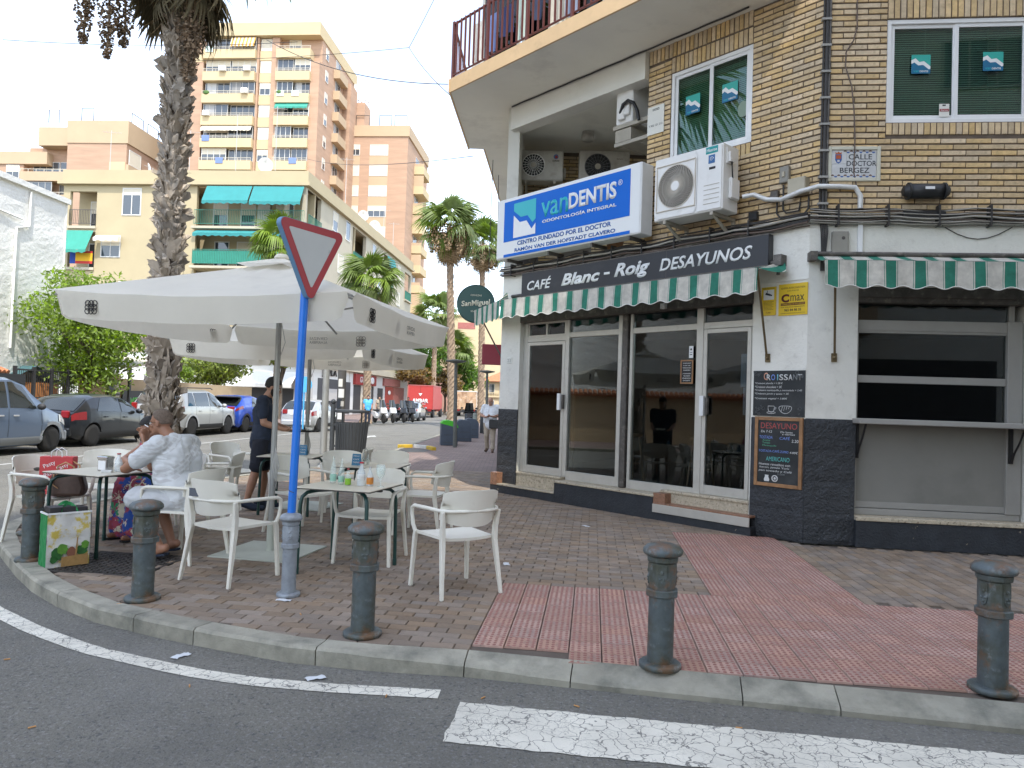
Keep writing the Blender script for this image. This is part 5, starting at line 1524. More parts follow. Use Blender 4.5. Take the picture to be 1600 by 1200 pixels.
for (x, z) in ((11.0, 14.1), (13.2, 14.1), (16.0, 14.1), (13.0, 11.1), (15.2, 11.1), (11.2, 11.1), (1.0, 14.1), (1.0, 10.8)):
    win(yb, x, z, 1.2, 2.1, rnd.choice(('glass', 'half')), y=1.77)
MB().bx(14.6, 15.6, 1.6, 1.79, 14.05, 16.6).obj('door', M['far_white'], yb)
for (x, z, w, h, s) in ((4.75, 14.7, 1.5, 1.6, 'glass'), (4.75, 16.3 - .02, 1.5, .5, 'shutter'), (3.2, 11.5, 1.55, 1.6, 'half'), (8.2, 14.7, 1.3, 1.5, 'glass'), (8.2, 11.5, 1.3, 1.5, 'shutter'), (4.75, 8.2, 1.5, 1.5, 'shutter'), (8.2, 8.2, 1.3, 1.5, 'half')):
    win(yb, x, z, w, h, s, y=-.02)
slope_awning(yb, 3.0, 4.95, 13.1, 12.85, .4, 'far_white')
for (x, z, w, h, s) in ((9.4, 15.2, 1.2, 1.7, 'glass'), (7.6, 12.0, 1.4, 1.6, 'shutter'), (17.8, 15.4, 1.2, 1.3, 'glass'), (17.8, 12.2, 1.2, 1.4, 'shutter'), (20, 12.0, 1.2, 1.5, 'glass'), (28, 15.0, 1.4, 1.5, 'shutter'), (28, 12.0, 1.4, 1.5, 'shutter'), (6.0, 15.2, 1.2, 1.6, 'half'), (9.4, 8.2, 1.3, 1.5, 'half'), (18, 8.5, 1.2, 1.4, 'glass'), (6, 8.4, 1.2, 1.4, 'glass'), (28, 8.4, 1.3, 1.4, 'half'),
                      (9.4, 5.2, 1.3, 1.5, 'half'), (18, 5.3, 1.2, 1.4, 'glass'), (26, 5.2, 1.3, 1.4, 'half')):
    win(yb, x, z, w, h, s, side=19, y=-.03)
# flags over the left balcony
mk('flag_red', (.5, .04, .03), .8); mk('flag_yel', (.75, .42, .02), .8); mk('flag_blue', (.02, .06, .32), .8)
MB().bx(1.35, 2.7, -.22, -.2, 10.95, 11.15, 0).bx(1.35, 2.7, -.22, -.2, 11.15, 11.75, 1).bx(1.35, 2.7, -.22, -.2, 11.75, 11.9, 0).bx(.9, 1.34, -.22, -.2, 10.95, 11.95, 2).obj('flag', [M['flag_red'], M['flag_yel'], M['flag_blue']], yb)
# shops at street level, on the street face
def sbox(name, x0, x1, z0, z1, m, y0=-.06, y1=.02): return spart(yb, name, MB().bx(x0, x1, y0, y1, z0, z1), M[m], 19)
spart(yb, 'ground_floor_wall', MB().bx(0, D, -.0, .3, 0, 3.85), M['far_white'], 19)
sbox('shop_opening', 4.0, 9.6, 0.1, 3.0, 'far_dark', -.02); sbox('shop_blind', 5.2, 9.4, 1.2, 2.2, 'far_frame'); sbox('shop_opening', 10.2, 12.4, .1, 2.9, 'far_dark', -.03)
sbox('shop_sign', 13.2, 20.2, 2.75, 3.75, 'shop_red', -.25); sbox('shop_opening', 13.4, 20.0, .1, 2.7, 'far_dark', -.04); sbox('shop_pillar', 15.6, 16.2, .1, 2.7, 'shutter', -.08); sbox('shop_pillar', 18.2, 19.0, .1, 2.7, 'far_white', -.08)
sbox('shop_door', 24.6, 27.8, .1, 2.85, 'shop_red', -.08); sbox('shop_sign', 23.5, 30.5, 2.9, 3.7, 'shop_rose', -.2); sbox('shop_panel', 27.9, 33.0, .1, 2.85, 'shop_rose', -.07); sbox('shop_opening', 21.6, 23.6, .2, 2.6, 'far_dark', -.04)
text('JUPLA', M['black'], yb, (19.07, 6.6, 3.42), rot=(pi / 2, 0, pi / 2), w=3.6, h=.62, bold=.03, extrude=.05)
text('GUS', M['sign_white'], yb, (19.27, 15.4, 3.25), rot=(pi / 2, 0, pi / 2), w=1.8, h=.55, extrude=.02)
MB().ball((19.3, 18.6, 3.25), (.05, .7, .35), 10, 8).obj('shop_emblem', M['sign_white'], yb)
text('T', M['black'], yb, (17.4, -.02, 3.4), w=.4, h=.6, bold=.03, extrude=.03)
MB().ball((19.12, 26.0, 2.2), (.04, .6, .25), 10, 8).obj('shop_emblem', M['sign_white'], yb)
sbox('air_conditioner', 12.6, 13.6, 4.55, 5.2, 'far_frame', -.6, -.2)
# dishes and aerials on the roof
def dish(x, y, z, r, label, yaw):
    t = thing('satellite_dish', label, 'satellite dish', (K - FX * 19) + Matrix.Rotation(R(-5), 3, 'Z') @ Vector((x, y, z)), R(yaw))
    MB().lathe([(.0, .0), (r * .5, .03), (r * .85, .10), (r, .16), (r * .97, .16), (r * .5, .05), (.0, .02)], 20, M=Matrix.Translation((0, 0, .7)) @ Matrix.Rotation(R(100), 4, 'X')).obj('dish', M['far_white'], t)
    MB().cyl((0, .1, 0), (0, .1, .9), .03).cyl((0, 0, .9), (0, -.5, 1.0), .012).obj('mast', M['far_frame'], t)
dish(15.6, .4, 18.0, .55, 'large white satellite dish on the near edge of the cream block roof', 25)
dish(18.8, 15.0, 18.0, .5, 'white satellite dish farther along the street side roof', 15); dish(18.8, 19.0, 18.0, .55, 'small white satellite dish farthest along the street side roof', 15)
dish(6.6, .5, 17.6, .55, 'white satellite dish beside the near palm trunk on the cream roof', -60)
def aerial(x, y, z, h, label):
    t = thing('roof_aerial', label, 'aerial', (K - FX * 19) + Matrix.Rotation(R(-5), 3, 'Z') @ Vector((x, y, z)), R(20))
    mb = MB().cyl((0, 0, 0), (0, 0, h), .025, n=6)
    mb.cyl((-.6, 0, h - .2), (.7, 0, h - .1), .012, n=5)
    for i in range(6): mb.cyl((-.5 + .2 * i, -.3, h - .19 + .015 * i), (-.5 + .2 * i, .3, h - .19 + .015 * i), .008, n=4)
    mb.obj('aerial', M['far_frame'], t)
for i, (x, y, h) in enumerate(((3.2, .6, 3.4), (9.6, .5, 3.4), (13.2, .6, 4.6), (15.9, 1.5, 5.6), (19.0, 9, 4.2), (18.9, 22, 3.2), (18.9, 26, 2.8))):
    aerial(x, y, 18.0, h, ('thin roof aerial at the left end of the cream block', 'thin roof aerial right of the near palm trunk', 'thin roof aerial over the teal awnings', 'tall roof aerial left of the large dish', 'tall roof aerial near the corner of the cream roof', 'roof aerial midway along the street side roof', 'roof aerial farthest along the street side roof')[i])

# tall brick tower behind it
mk('leafC_', (.07, .14, .03), .8, var=.4, vs=6)
M['awn_stripe_far'] = stripe_mat('far_stripes', .5, [(.0, .5, (1, .55, .12))], 0, trans=.1)
tw = thing('tower_block', 'tall orange brick tower with pale yellow balconies behind the cream block', 'building', (-45.2, 96.6, 0), R(-5))
TWD = 15.5
MB().bx(0, 18.8, 0.9, TWD, 0, 48.6).bx(0, 3.0, 0.0, .9, 0, 45.3).obj('wall', M['tower_brick'], tw)
MB().bx(10.3, 10.55, .0, .9, 0, 48.5).bx(12.3, 13.3, .0, .9, 0, 48.5).bx(17.6, 18.8, .0, .9, 0, 45.3).obj('pier', M['tower_brick'], tw)
MB().bx(2.9, 18.9, -.5, TWD + .1, 48.55, 50.25).bx(-.1, 2.85, -.05, 8, 45.3, 46.4).obj('parapet', M['tower_band'], tw)
for k in range(0, 9):
    zb = 45.6 - 2.95 * k
    for (x0, x1) in ((3.2, 10.25), (13.1, 17.7)):
        if True:
            MB().bx(x0, x1, -.55, .9, zb - .05, zb + 1.15).obj('balcony', M['tower_band'], tw)
            mb = MB(); mb.bx(x0, x1, -.52, -.48, zb + 1.5, zb + 1.55)
            mb.bx(x0, x1, -.52, -.48, zb + 1.3, zb + 1.34)
            for i in range(5): x = x0 + (x1 - x0 - .04) * i / 4; mb.bx(x, x + .04, -.52, -.48, zb + 1.15, zb + 1.5)
            mb.obj('railing', M['rail_cream'], tw)
            if (k == 0 and x0 > 10): 
                win(tw, x0 + 1.2, zb + 1.2, 1.6, 1.7, 'half', y=.85); continue
            for q_ in (0, 1):
                sty = rnd.choice(('band', 'band', 'band', 'half', 'glass'))
                win(tw, x0 + .1 + q_ * (x1 - x0) / 2, zb + 1.15, (x1 - x0) / 2 - .15, 1.72, sty, y=rnd.choice((-.1, -.1, .2, .3)))
                if rnd.random() < .22: MB().bx(x0 + .3 + q_ * 2, x0 + 1.3 + q_ * 2, -.62, -.57, zb + .75, zb + 1.5).obj('washing', M[rnd.choice(('cloth0', 'cloth1', 'cloth5', 'flag_red', 'cloth3'))], tw)
                if rnd.random() < .15: MB().ball((x0 + .6 + q_ * 2.2, -.5, zb + 1.3), (.45, .2, .3), 7, 5).obj('balcony_plant', M['leafC_'], tw)
            if rnd.random() < .18: slope_awning(tw, x0 + .1, x1 - .1, zb + 2.9, zb + 2.3, .4, rnd.choice(('awn_green', 'shutter', 'awn_stripe_far')))
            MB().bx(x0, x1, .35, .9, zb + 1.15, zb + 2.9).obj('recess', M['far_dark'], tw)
    MB().bx(10.6, 12.25, .25, .9, zb - .05, zb + 1.2).obj('panel', M['tower_band'], tw)
    win(tw, 10.7, zb + 1.25, 1.45, 1.55, ('shutter', 'shutter', 'half')[k % 3], y=.3)
    MB().bx(10.6, 12.25, .4, .9, zb + 1.2, zb + 2.9).obj('panel', M['tower_band'], tw)
    if k < 8:                                                       # right-hand face
        spart(tw, 'balcony', MB().bx(5.5, 9.0, -.9, .0, zb - .1, zb + 1.1), M['tower_tan'], 18.8)
        win(tw, 2.2, zb + 1.0, 1.0, 1.5, 'half', side=18.8, y=-.04); win(tw, 6.2, zb + 1.2, 2.0, 1.6, 'band', side=18.8, y=-.04)
spart(tw, 'wall', MB().bx(9.5, 12.5, -1.2, 0, 0, 46.5), M['tower_brick'], 18.8)
spart(tw, 'wall', MB().bx(12.51, TWD, -2.4, 0, 0, 45.0), M['tower_brick'], 18.8)
slope_awning(tw, 6.9, 10.2, 48.4, 47.2, .5, 'awn_stripe_far')
for (x, k) in ((5.6, 1), (8.9, 1), (8.7, 2), (3.6, 3)):
    MB().bx(x, x + .85, -.95, -.56, 45.6 - 2.95 * k + 1.1, 45.6 - 2.95 * k + 1.75).obj('air_conditioner', M['far_white'], tw)
tr = Matrix.Rotation(R(-5), 3, 'Z')
t = thing('phone_mast', 'cluster of white phone antennas on the tower roof', 'antenna', Vector((-45.2, 96.6, 0)) + tr @ Vector((20.0, 13.8, 45.0)), 0)
for i in range(5): MB().bx(-.9 + .5 * i, -.6 + .5 * i, -.1, .1, .6 + (i % 2) * .3, 3.2 + (i % 2) * .7).cyl((-.75 + .5 * i, .15, 0), (-.75 + .5 * i, .15, 3.4), .06, n=6).obj('antenna', M['far_white'], t)

# lower brick block to its right
rb_ = thing('apartment_block', 'orange brick block with cream shutters to the right of the tower', 'building', (-27.2, 106.9, 0), R(-5))
MB().bx(0, 11, 0, 14, 0, 39.7).obj('wall', M['tower_brick'], rb_)
MB().bx(-.15, 11.2, -.15, 14, 39.7, 41.3).obj('parapet', M['tower_tan'], rb_)
for k in range(0, 10):
    z = 36.9 - 3.0 * k
    win(rb_, 2.6, z, 1.3, 1.6, 'shutter' if k else 'half', y=-.04); win(rb_, 5.4, z, 2.7, 1.6, 'shutter' if k != 3 else 'half', y=-.04)
    MB().bx(2.55, 3.95, -.03, .0, z - 1.4, z - .02).bx(5.35, 8.15, -.03, 0, z - 1.4, z - .02).obj('panel', M['tower_tan'], rb_)
    win(rb_, .4, z, .9, 1.1, 'glass', y=-.04)
    spart(rb_, 'balcony', MB().bx(4.5, 9.0, -1.5, 0, z - 1.3, z - .1), M['tower_band'], 11); win(rb_, 5.2, z, 2.4, 1.6, 'band', side=11, y=-.03)
    spart(rb_, 'balcony_side', MB().bx(4.5, 4.6, -1.5, 0, z - .1, z + 1.5 if k % 2 else z + .3), M['tower_tan'], 11)
def roof_hoops(b, pts, z):
    mb = MB()
    for (x0, y0, x1, y1) in pts: mb.tube([(x0, y0, z), (x0, y0, z + 1.7), (x1, y1, z + 1.7), (x1, y1, z)], .06, 5)
    mb.obj('roof_rail', M['steel_dark'], b)
roof_hoops(rb_, [(.5, .5, 2, .5), (3.0, .5, 5, .5), (6.5, .5, 8.3, .5), (8.8, .5, 10.6, .5)], 41.3)

# brick block at the left
lb = thing('apartment_block', 'brown brick block with stepped roof at the far left behind the white wall', 'building', (-69.5, 94.5, 0), R(-4))
MB().bx(0, 4.9, 1.0, 14, 0, 30.5).bx(11.5, 19.4, 0, 24, 0, 33.0).bx(4.9, 11.5, 2.0, 14, 0, 33.0).obj('wall', M['tower_brick'], lb)
MB().bx(-2, 8.2, .8, 14, 30.5, 32.1).bx(7.2, 11.45, .4, 14, 32.8, 35.2).bx(11.4, 19.6, -.1, 24.2, 33.0, 35.9).obj('parapet', M['tower_tan'], lb)
for k in range(4):
    zb = 28.2 - 3.0 * k
    MB().bx(4.9, 11.45, .4, 2.0, zb, zb + 1.2).obj('balcony', M['tower_tan'], lb)
    mb = MB(); mb.bx(4.9, 11.45, .42, .46, zb + 1.5, zb + 1.56)
    for i in range(7): mb.bx(4.9 + 1.08 * i, 4.96 + 1.08 * i, .42, .46, zb + 1.2, zb + 1.5)
    mb.obj('railing', M['rail_cream'], lb)
    win(lb, 5.6, zb + 1.2, 3.6, 1.7, 'band', y=1.9 if k == 0 else .6); win(lb, 9.3, zb + 1.2, 2.0, 1.7, 'band', y=1.9)
    win(lb, 2.6, zb + .2, 1.8, 2.0, 'half', y=.95)
    spart(lb, 'panel', MB().bx(.0, 3.2, -.35, 0, zb + .9, zb + 2.1), M['tower_tan'], 19.4); win(lb, .3, zb + 2.2 if k else zb + 2.2, 2.6, 1.9, 'shutter', side=19.4, y=-.2)
    win(lb, 6.5, zb + 1.6, 1.0, 1.6, 'half', side=19.4, y=-.04); win(lb, 10.5, zb + 1.6, 1.3, 1.6, 'half', side=19.4, y=-.04)
    MB().bx(17.2, 19.3, -.06, .0, zb + .4, zb + 2.4).obj('panel', M['tower_band'], lb)
MB().bx(3.0, 3.9, .4, .9, 26.2, 26.9).obj('air_conditioner', M['far_white'], lb)
roof_hoops(lb, [(13.0, .3, 14.6, .3), (8.2, .8, 9.6, .8)], 35.9); 
mb = MB()
for i in range(6): mb.tube([(19.3, 1 + 3.6 * i, 35.9), (19.3, 1 + 3.6 * i, 37.3), (19.3, 3.6 + 3.6 * i, 37.3), (19.3, 3.6 + 3.6 * i, 35.9)], .06, 5)
mb.obj('roof_rail', M['steel_dark'], lb)

# white painted building at the left, its blank side along the street
wb = thing('white_building', 'blank white painted side wall of a building at the left edge', 'building', (-19.35, 31.4, 0), R(-4))
def rough(u, v):
    y = -46 * (1 - u); z = 9.4 * v
    d = .014 * noise.noise((y * 2.2, z * 9, 1)) + .04 * noise.noise((y * .5, z * .9, 7))
    return (d, y, z)
MB().grid(rough, 230, 60, smooth=False).bx(-12, -.06, -46, -.05, 0, 9.35).bx(-12, 0.04, -.05, 0.0, 0, 9.4).obj('wall', M['whitepaint'], wb)
MB().bx(-12.1, .12, -46.1, .1, 9.4, 9.62).obj('coping', M['whitepaint'], wb)
MB().tube([(.06, -2.2, 9.3), (.06, -2.2, 7.9), (.07, -2.9, 7.7), (.07, -2.9, 3)], .05, 6).tube([(.06, -12, 8.6), (.06, -2.6, 8.1)], .03, 5).obj('pipe', M['whitepaint'], wb)
MB().bx(-.3, -.02, .02, .06, 3, 9.3).obj('drainpipe', M['far_white'], wb)

# boundary wall, fence and gate posts along the far pavement
mk('beige', (0.52, 0.40, 0.25), .85, var=.07, vs=1.5, bump=.3, bs=25, dirt=((.36, .27, .17), 1.2, .56, .78, .5))
mk('fence', (0.03, 0.03, 0.032), .5)
WL = lambda y: (-18.2 + .07 * (y - 18))
AW = R(90) - math.atan(.07)
def wallrun(y0, y1, h0, h1, name, label):
    L_ = hypot(y1 - y0, WL(y1) - WL(y0))
    t = thing(name, label, 'wall', (WL(y0), y0, 0), AW)
    mb = MB(); n = 12
    def top(x): return h0 + (h1 - h0) * x / L_
    vs = [(0, 0, 0), (L_, 0, 0), (L_, 0, h1), (0, 0, h0), (0, .22, 0), (L_, .22, 0), (L_, .22, h1), (0, .22, h0)]
    mb.add(vs, [(0, 1, 2, 3), (5, 4, 7, 6), (3, 2, 6, 7), (0, 3, 7, 4), (1, 5, 6, 2)])
    mb.obj('wall', M['beige'], t)
    return t
wallrun(32.4, 46, 2.02, 1.95, 'boundary_wall', 'beige boundary wall behind the silver car on the far pavement')
t = wallrun(-12, 25.6, 1.9, 2.0, 'boundary_wall', 'beige boundary wall continuing left of the black fence')
MB().bx(0, 37.6, -.18, .34, 1.92, 2.0).obj('coping', M['rooftile'], t)
mb = MB()
for i in range(0, 188): mb.cyl((.1 + .2 * i, -.3, 2.0), (.1 + .2 * i, .08, 2.14), .085, n=6)
mb.obj('roof_tile', M['rooftile'], t)['kind'] = 'stuff'
t = thing('fence', 'tall black bar fence and gate behind the dark hatchback', 'fence', (WL(26.1), 26.1, 0), AW)
bar_ = MB().cyl((0, 0, .1), (0, 0, 2.15), .011, n=6).mesh('bar', M['fence']); pst = MB().bx(-.05, .05, -.05, .05, 0, 2.25).mesh('post', M['fence'])
for i in range(36): link('post' if i % 9 == 0 else 'bar', pst if i % 9 == 0 else bar_, t, (.105 * i, 0, 0))
MB().bx(0, 3.78, -.02, .02, 2.1, 2.16).bx(0, 3.78, -.02, .02, .2, .26).bx(0, 3.78, -.02, .02, 1.1, 1.15).obj('rail', M['fence'], t)
for (y, w, lb_) in ((30.4, .9, 'wide beige gate pillar right of the black fence'), (31.5, .8, 'beige gate pillar carrying a dark poster board')):
    t = thing('gate_pillar', lb_, 'pillar', (WL(y), y, 0), AW)
    MB().bx(-w / 2, w / 2, -.3, .3, 0, 2.15).bx(-w / 2 - .05, w / 2 + .05, -.35, .35, 2.15, 2.22).obj('pillar', M['beige'], t, bevel=.01)
t = thing('poster_board', 'dark board with two pale pictures fixed to the beige gate pillar', 'poster', (WL(31.4) + .34, 31.3, .75), AW)
MB().bx(-.42, .42, -.04, .0, 0, 1.15).obj('board', M['black'], t); MB().bx(.0, .36, -.045, -.041, .62, 1.0).bx(.0, .36, -.045, -.041, .18, .52).obj('picture', M['shutter'], t)
t = thing('menu_banner', 'low black banner with green letters under the beige wall', 'banner', (WL(34.2) + .1, 34.2, .55), AW)
MB().bx(-1.9, 1.6, -.05, -.01, 0, .95).obj('board', M['black'], t)
mk('menu_green', (.1, .5, .06), .6)
text('MENÚ DEL DÍA', M['menu_green'], t, (.1, -.052, .5), w=2.9, h=.5, bold=.03)
t = thing('poster_board', 'dark round-topped board on the wall behind the blue van', 'poster', (WL(25.5) + .35, 25.4, 1.05), AW)
MB().bx(-.7, .7, -.03, .0, 0, .9).obj('board', M['black'], t)
# wooden hut and canopy in the yard behind the fence
mk('hutwood', (.42, .18, .06), .7, var=.15, vs=3); mk('hutroof', (.06, .14, .16), .7)
t = thing('wooden_hut', 'small orange wooden hut with blue roof in the yard behind the fence', 'hut', (-20.0, 29.5, 0), R(-25))
MB().bx(-1.3, 1.3, -1, 1, 0, 1.7).obj('wall', M['hutwood'], t)
MB().add([(-1.5, -1.2, 1.65), (1.5, -1.2, 1.65), (1.5, 0, 2.35), (-1.5, 0, 2.35), (1.5, 1.2, 1.65), (-1.5, 1.2, 1.65), (-1.5, -1.2, 1.58), (1.5, -1.2, 1.58)], [(0, 1, 2, 3), (3, 2, 4, 5), (6, 7, 1, 0)]).obj('roof', M['hutroof'], t)
MB().bx(-.4, .1, -1.03, -1.0, .3, 1.4).bx(.45, 1.0, -1.03, -1.0, .6, 1.3).obj('window', M['far_dark'], t)
t = thing('canopy', 'pale sloping canopy roof behind the fence at the left', 'canopy', (-19.7, 32.5, 0), R(-10))
MB().add([(-4, -1, 2.55), (4, -1, 2.45), (4, 2, 3.0), (-4, 2, 3.1), (-4, -1, 2.62), (4, -1, 2.52), (4, 2, 3.07), (-4, 2, 3.17)], [(0, 3, 2, 1), (4, 5, 6, 7), (0, 1, 5, 4), (1, 2, 6, 5), (2, 3, 7, 6), (3, 0, 4, 7)]).obj('roof', M['shutter'], t)
for x in (-3.8, 3.8): MB().bx(x - .05, x + .05, -.9, -.8, 0, 2.5).obj('post', M['fence'], t)
t = thing('awning_stall', 'grey building with a pale awning beyond the end of the beige wall', 'building', (-20.6, 52.5, 0), R(-5))
MB().bx(0, 5.5, 0, 3, 0, 3.2).obj('wall', M['far_frame'], t); MB().bx(.3, 5.2, -.05, 0, .1, 2.0).obj('opening', M['far_dark'], t)
MB().add([(0, -.05, 3.2), (5.5, -.05, 3.2), (5.5, -1.2, 2.3), (0, -1.2, 2.3), (0, -1.2, 2.05), (5.5, -1.2, 2.05)], [(0, 1, 2, 3), (3, 2, 5, 4)]).obj('awning', M['far_white'], t)

# salmon building and the far end of the street
t = thing('salmon_building', 'salmon pink low building at the far end beyond the cream block', 'building', (-15.6, 89.8, 0), R(-5))
MB().bx(0, 2.4, 0, 20, 0, 7.2).bx(2.4, 4.6, 1.2, 20, 0, 5.4).obj('wall', M['salmon'], t)
MB().bx(-.1, 2.5, -.1, 20, 7.2, 7.5).bx(2.3, 4.9, 1.0, 20, 5.4, 6.0).obj('parapet', M['salmon'], t)
for z in (3.2, 5.2): win(t, .5, z, 1.3, 1.4, 'band', y=-.04)
win(t, 3.0, 3.0, 1.0, 1.2, 'band', y=1.15)
t = thing('pale_building', 'tall plain pale yellow building closing the far end of the street', 'building', (-9.2, 118, 0), R(-3))
MB().bx(-3, 13, 0, 12, 0, 15.2).obj('wall', M['paleyellow'], t)
MB().bx(-3.2, 13.2, -.2, 12, 15.2, 15.5).bx(-3, 13, -.12, 0, 9.0, 9.2).obj('cornice', M['paleyellow'], t)
MB().bx(.2, 3, -.05, 0, 13.2, 14.2).obj('louvre', M['shop_rose'], t)
t = thing('villa', 'pale yellow villa with orange tiled roof at the far end of the street', 'building', (-4.5, 97, 0), R(-3))
MB().bx(.9, 8, 0, 6, 0, 4.3).obj('wall', M['paleyellow'], t)
MB().add([(.2, -.7, 4.3), (9, -.7, 4.3), (9, 6.6, 4.3), (.2, 6.6, 4.3), (3.2, 3, 5.9), (7, 3, 5.9)], [(0, 1, 5, 4), (1, 2, 5), (2, 3, 4, 5), (3, 0, 4), (0, 3, 2, 1)]).obj('roof', M['rooftile'], t)
for x in (1.5, 2.9): win(t, x, 2.6, .75, 1.4, 'band', y=-.04); win(t, x, .5, .75, 1.3, 'band', y=-.04)
MB().bx(.9, 8, -.25, 0, 2.2, 2.4).obj('balcony', M['paleyellow'], t)
mb = MB()
for i in range(16): mb.bx(1 + .3 * i, 1.1 + .3 * i, -.22, -.16, 2.4, 2.75)
mb.bx(.9, 5.6, -.24, -.14, 2.75, 2.83)
mb.obj('balustrade', M['paleyellow'], t)

# the block on this side of the side street, behind the camera: it shades the corner
sb_ = thing('opposite_block', 'tall apartment block across the side street, behind the viewpoint', 'building', (-.9, -6.2, 0), 0)
MB().bx(0, 40, -14, 0, 0, 31).obj('wall', M['plaster'], sb_)
for k in range(8):
    z = 3.9 + 3.1 * k
    MB().bx(1.5, 8.5, 0, 1.1, z, z + 1.05).bx(14, 21, 0, 1.1, z, z + 1.05).obj('balcony', M['tower_tan'], sb_)
    for x in (2.0, 5.5, 10.3, 14.5, 18.0, 24):
        o = win(sb_, x, z + 1.1, 2.2, 1.5, 'band'); o.location = (x + 2.2, .04, z + 1.1); o.rotation_euler = (0, 0, pi)
MB().bx(1, 12, 0, .06, .3, 3.2).bx(15, 30, 0, .06, .3, 3.2).obj('shop_front', M['far_dark'], sb_)
# ---------------------------------------------------------------- palms, trees, bushes
mk('trunk_grey', (0.33, 0.285, 0.235), .95, var=.25, vs=12, bump=.6, bs=40, rndv=.3, sat=.2, stretch=(1, 1, .35))
mk('trunk_core', (0.075, 0.055, 0.042), .95, var=.3, vs=14, bump=.8, bs=30)
mk('trunk_far', (0.28, 0.205, 0.14), .95, var=.3, vs=5, bump=.8, bs=9, bdist=.05)
mk('frond', (0.17, 0.24, 0.05), .5, var=.15, vs=3, rndv=.3, sat=.2, trans=.35)
mk('frond_dead', (0.36, 0.26, 0.15), .8, var=.25, vs=4, rndv=.25, trans=.2)
mk('frond_old', (0.15, 0.125, 0.07), .8, var=.25, vs=4, rndv=.25, trans=.25)
mk('bark', (0.13, 0.105, 0.08), .95, var=.25, vs=5, bump=.6, bs=20)
mk('leafA', (0.22, 0.33, 0.045), .6, rndv=.4, island=True, sat=.2, trans=.4)
mk('leafB', (0.26, 0.33, 0.07), .6, rndv=.4, island=True, sat=.2, trans=.4)
mk('leafC', (0.12, 0.22, 0.03), .6, rndv=.4, island=True, sat=.2, trans=.4)
mk('leafO', (0.21, 0.14, 0.05), .6, rndv=.45, island=True, sat=.3, trans=.3)
mk('seed', (0.27, 0.195, 0.13), .9, rndv=.4, island=True)

def frond_mesh(seed, m, pet=.9, rad=.95, n=26, droop=.5, spread=115, name='frond', split=.45, wmul=1.0):
    r_ = random.Random(seed); mb = MB()
    pp = []
    for i in range(6):
        t = i / 5; pp.append((pet * t, 0, -.10 * pet * t * t))
    mb.tube(pp, [.018 - .010 * i / 5 for i in range(6)], 5)
    hx, hz = pp[-1][0], pp[-1][2]
    for k in range(n):
        a = R(-spread + 2 * spread * k / (n - 1)) + r_.uniform(-.03, .03)
        L_ = rad * (0.75 + .25 * cos(a * .7)) * r_.uniform(.88, 1.08)
        w = 2 * L_ * sin(R(spread) / n) * .5 * wmul
        dr = droop * r_.uniform(.7, 1.4)
        pts = []
        for q in range(6):
            t = q / 5; x = L_ * t
            z = -.25 * abs(sin(a)) * x * .6 - dr * max(0, t - split) ** 1.6 * L_ * 2.4
            sx_ = x * (1 - .35 * max(0, t - split) * dr)
            pts.append((hx + sx_ * cos(a), sx_ * sin(a), hz + z, w * min(t * 1.6 + .05, 1) * (1 - max(0, t - split) / (1 - split) * .93)))
        px, py = -sin(a), cos(a)
        vs = []
        for (x, y, z, ww) in pts:
            vs += [(x - px * ww, y - py * ww, z + ww * .35), (x, y, z), (x + px * ww, y + py * ww, z + ww * .35)]
        fs = []
        for q in range(5):
            b = q * 3
            fs += [(b, b + 1, b + 4, b + 3), (b + 1, b + 2, b + 5, b + 4)]
        mb.add(vs, fs)
    return mb.mesh(name, m)
FG = [frond_mesh(i, M['frond'], droop=.35 + .25 * i) for i in range(3)]
FD = [frond_mesh(10 + i, M['frond_dead'], droop=.9, rad=.9, wmul=.8) for i in range(2)]
def crown(t, z, s, n_green, n_dead, seed, greens=FG, deads=FD):
    r_ = random.Random(seed)
    for i in range(n_green):
        az = i * 2.399 + r_.uniform(-.2, .2); f = i / max(1, n_green - 1)
        el = R(78 - 112 * f + r_.uniform(-8, 8))
        o = link('frond', greens[r_.randrange(len(greens))], t, (0, 0, z + .12 * s * (1 - f)), (0, 0, 0))
        o.rotation_euler = (Matrix.Rotation(az, 3, 'Z') @ Matrix.Rotation(-el, 3, 'Y') @ Matrix.Rotation(r_.uniform(-.5, .5), 3, 'X')).to_euler()
        o.scale = (s * r_.uniform(.85, 1.1),) * 3
    for i in range(n_dead):
        az = i * 2.399 + 1 + r_.uniform(-.3, .3); el = R(-58 - 25 * r_.random())
        o = link('frond', deads[r_.randrange(len(deads))], t, (0, 0, z - .15 * s - .2 * s * r_.random()), (0, 0, 0))
        o.rotation_euler = (Matrix.Rotation(az, 3, 'Z') @ Matrix.Rotation(-el, 3, 'Y') @ Matrix.Rotation(r_.uniform(-.6, .6), 3, 'X')).to_euler()
        o.scale = (s * r_.uniform(.75, 1.0),) * 3
boot_far = None
def palm(x, y, zc, r, s, label, ng, nd, seed, lean=0.0):
    t = thing('palm_tree', label, 'palm', (x, y, 0))
    n = 26; r_ = random.Random(seed)
    def fn(u, v):
        a = 2 * pi * u; z = zc * v
        rr = r * (1.0 + .55 * max(0, .08 - v) / .08) * (1 - .25 * v) * (1 + .10 * (-1) ** int(u * 12 + v * zc * 6) + .06 * r_.uniform(-1, 1))
        return (rr * cos(a) + lean * v, rr * sin(a), z)
    MB().grid(fn, 12, max(20, int(zc * 7)), smooth=False, closeu=True).obj('trunk', M['trunk_far'], t)
    
    tt = thing('crown', None, None); tt.parent = t; tt.location = (lean, 0, 0)
    crown(tt, zc, s, ng, nd, seed)
    return t
palm(-8.7, 44.2, 8.5, .24, 1.15, 'palm with fresh green crown on the far pavement beside the motorbikes', 26, 3, 1)
palm(-15.2, 47.5, 11.3, .22, 1.2, 'palm whose crown shows just behind the give way sign', 26, 2, 2)
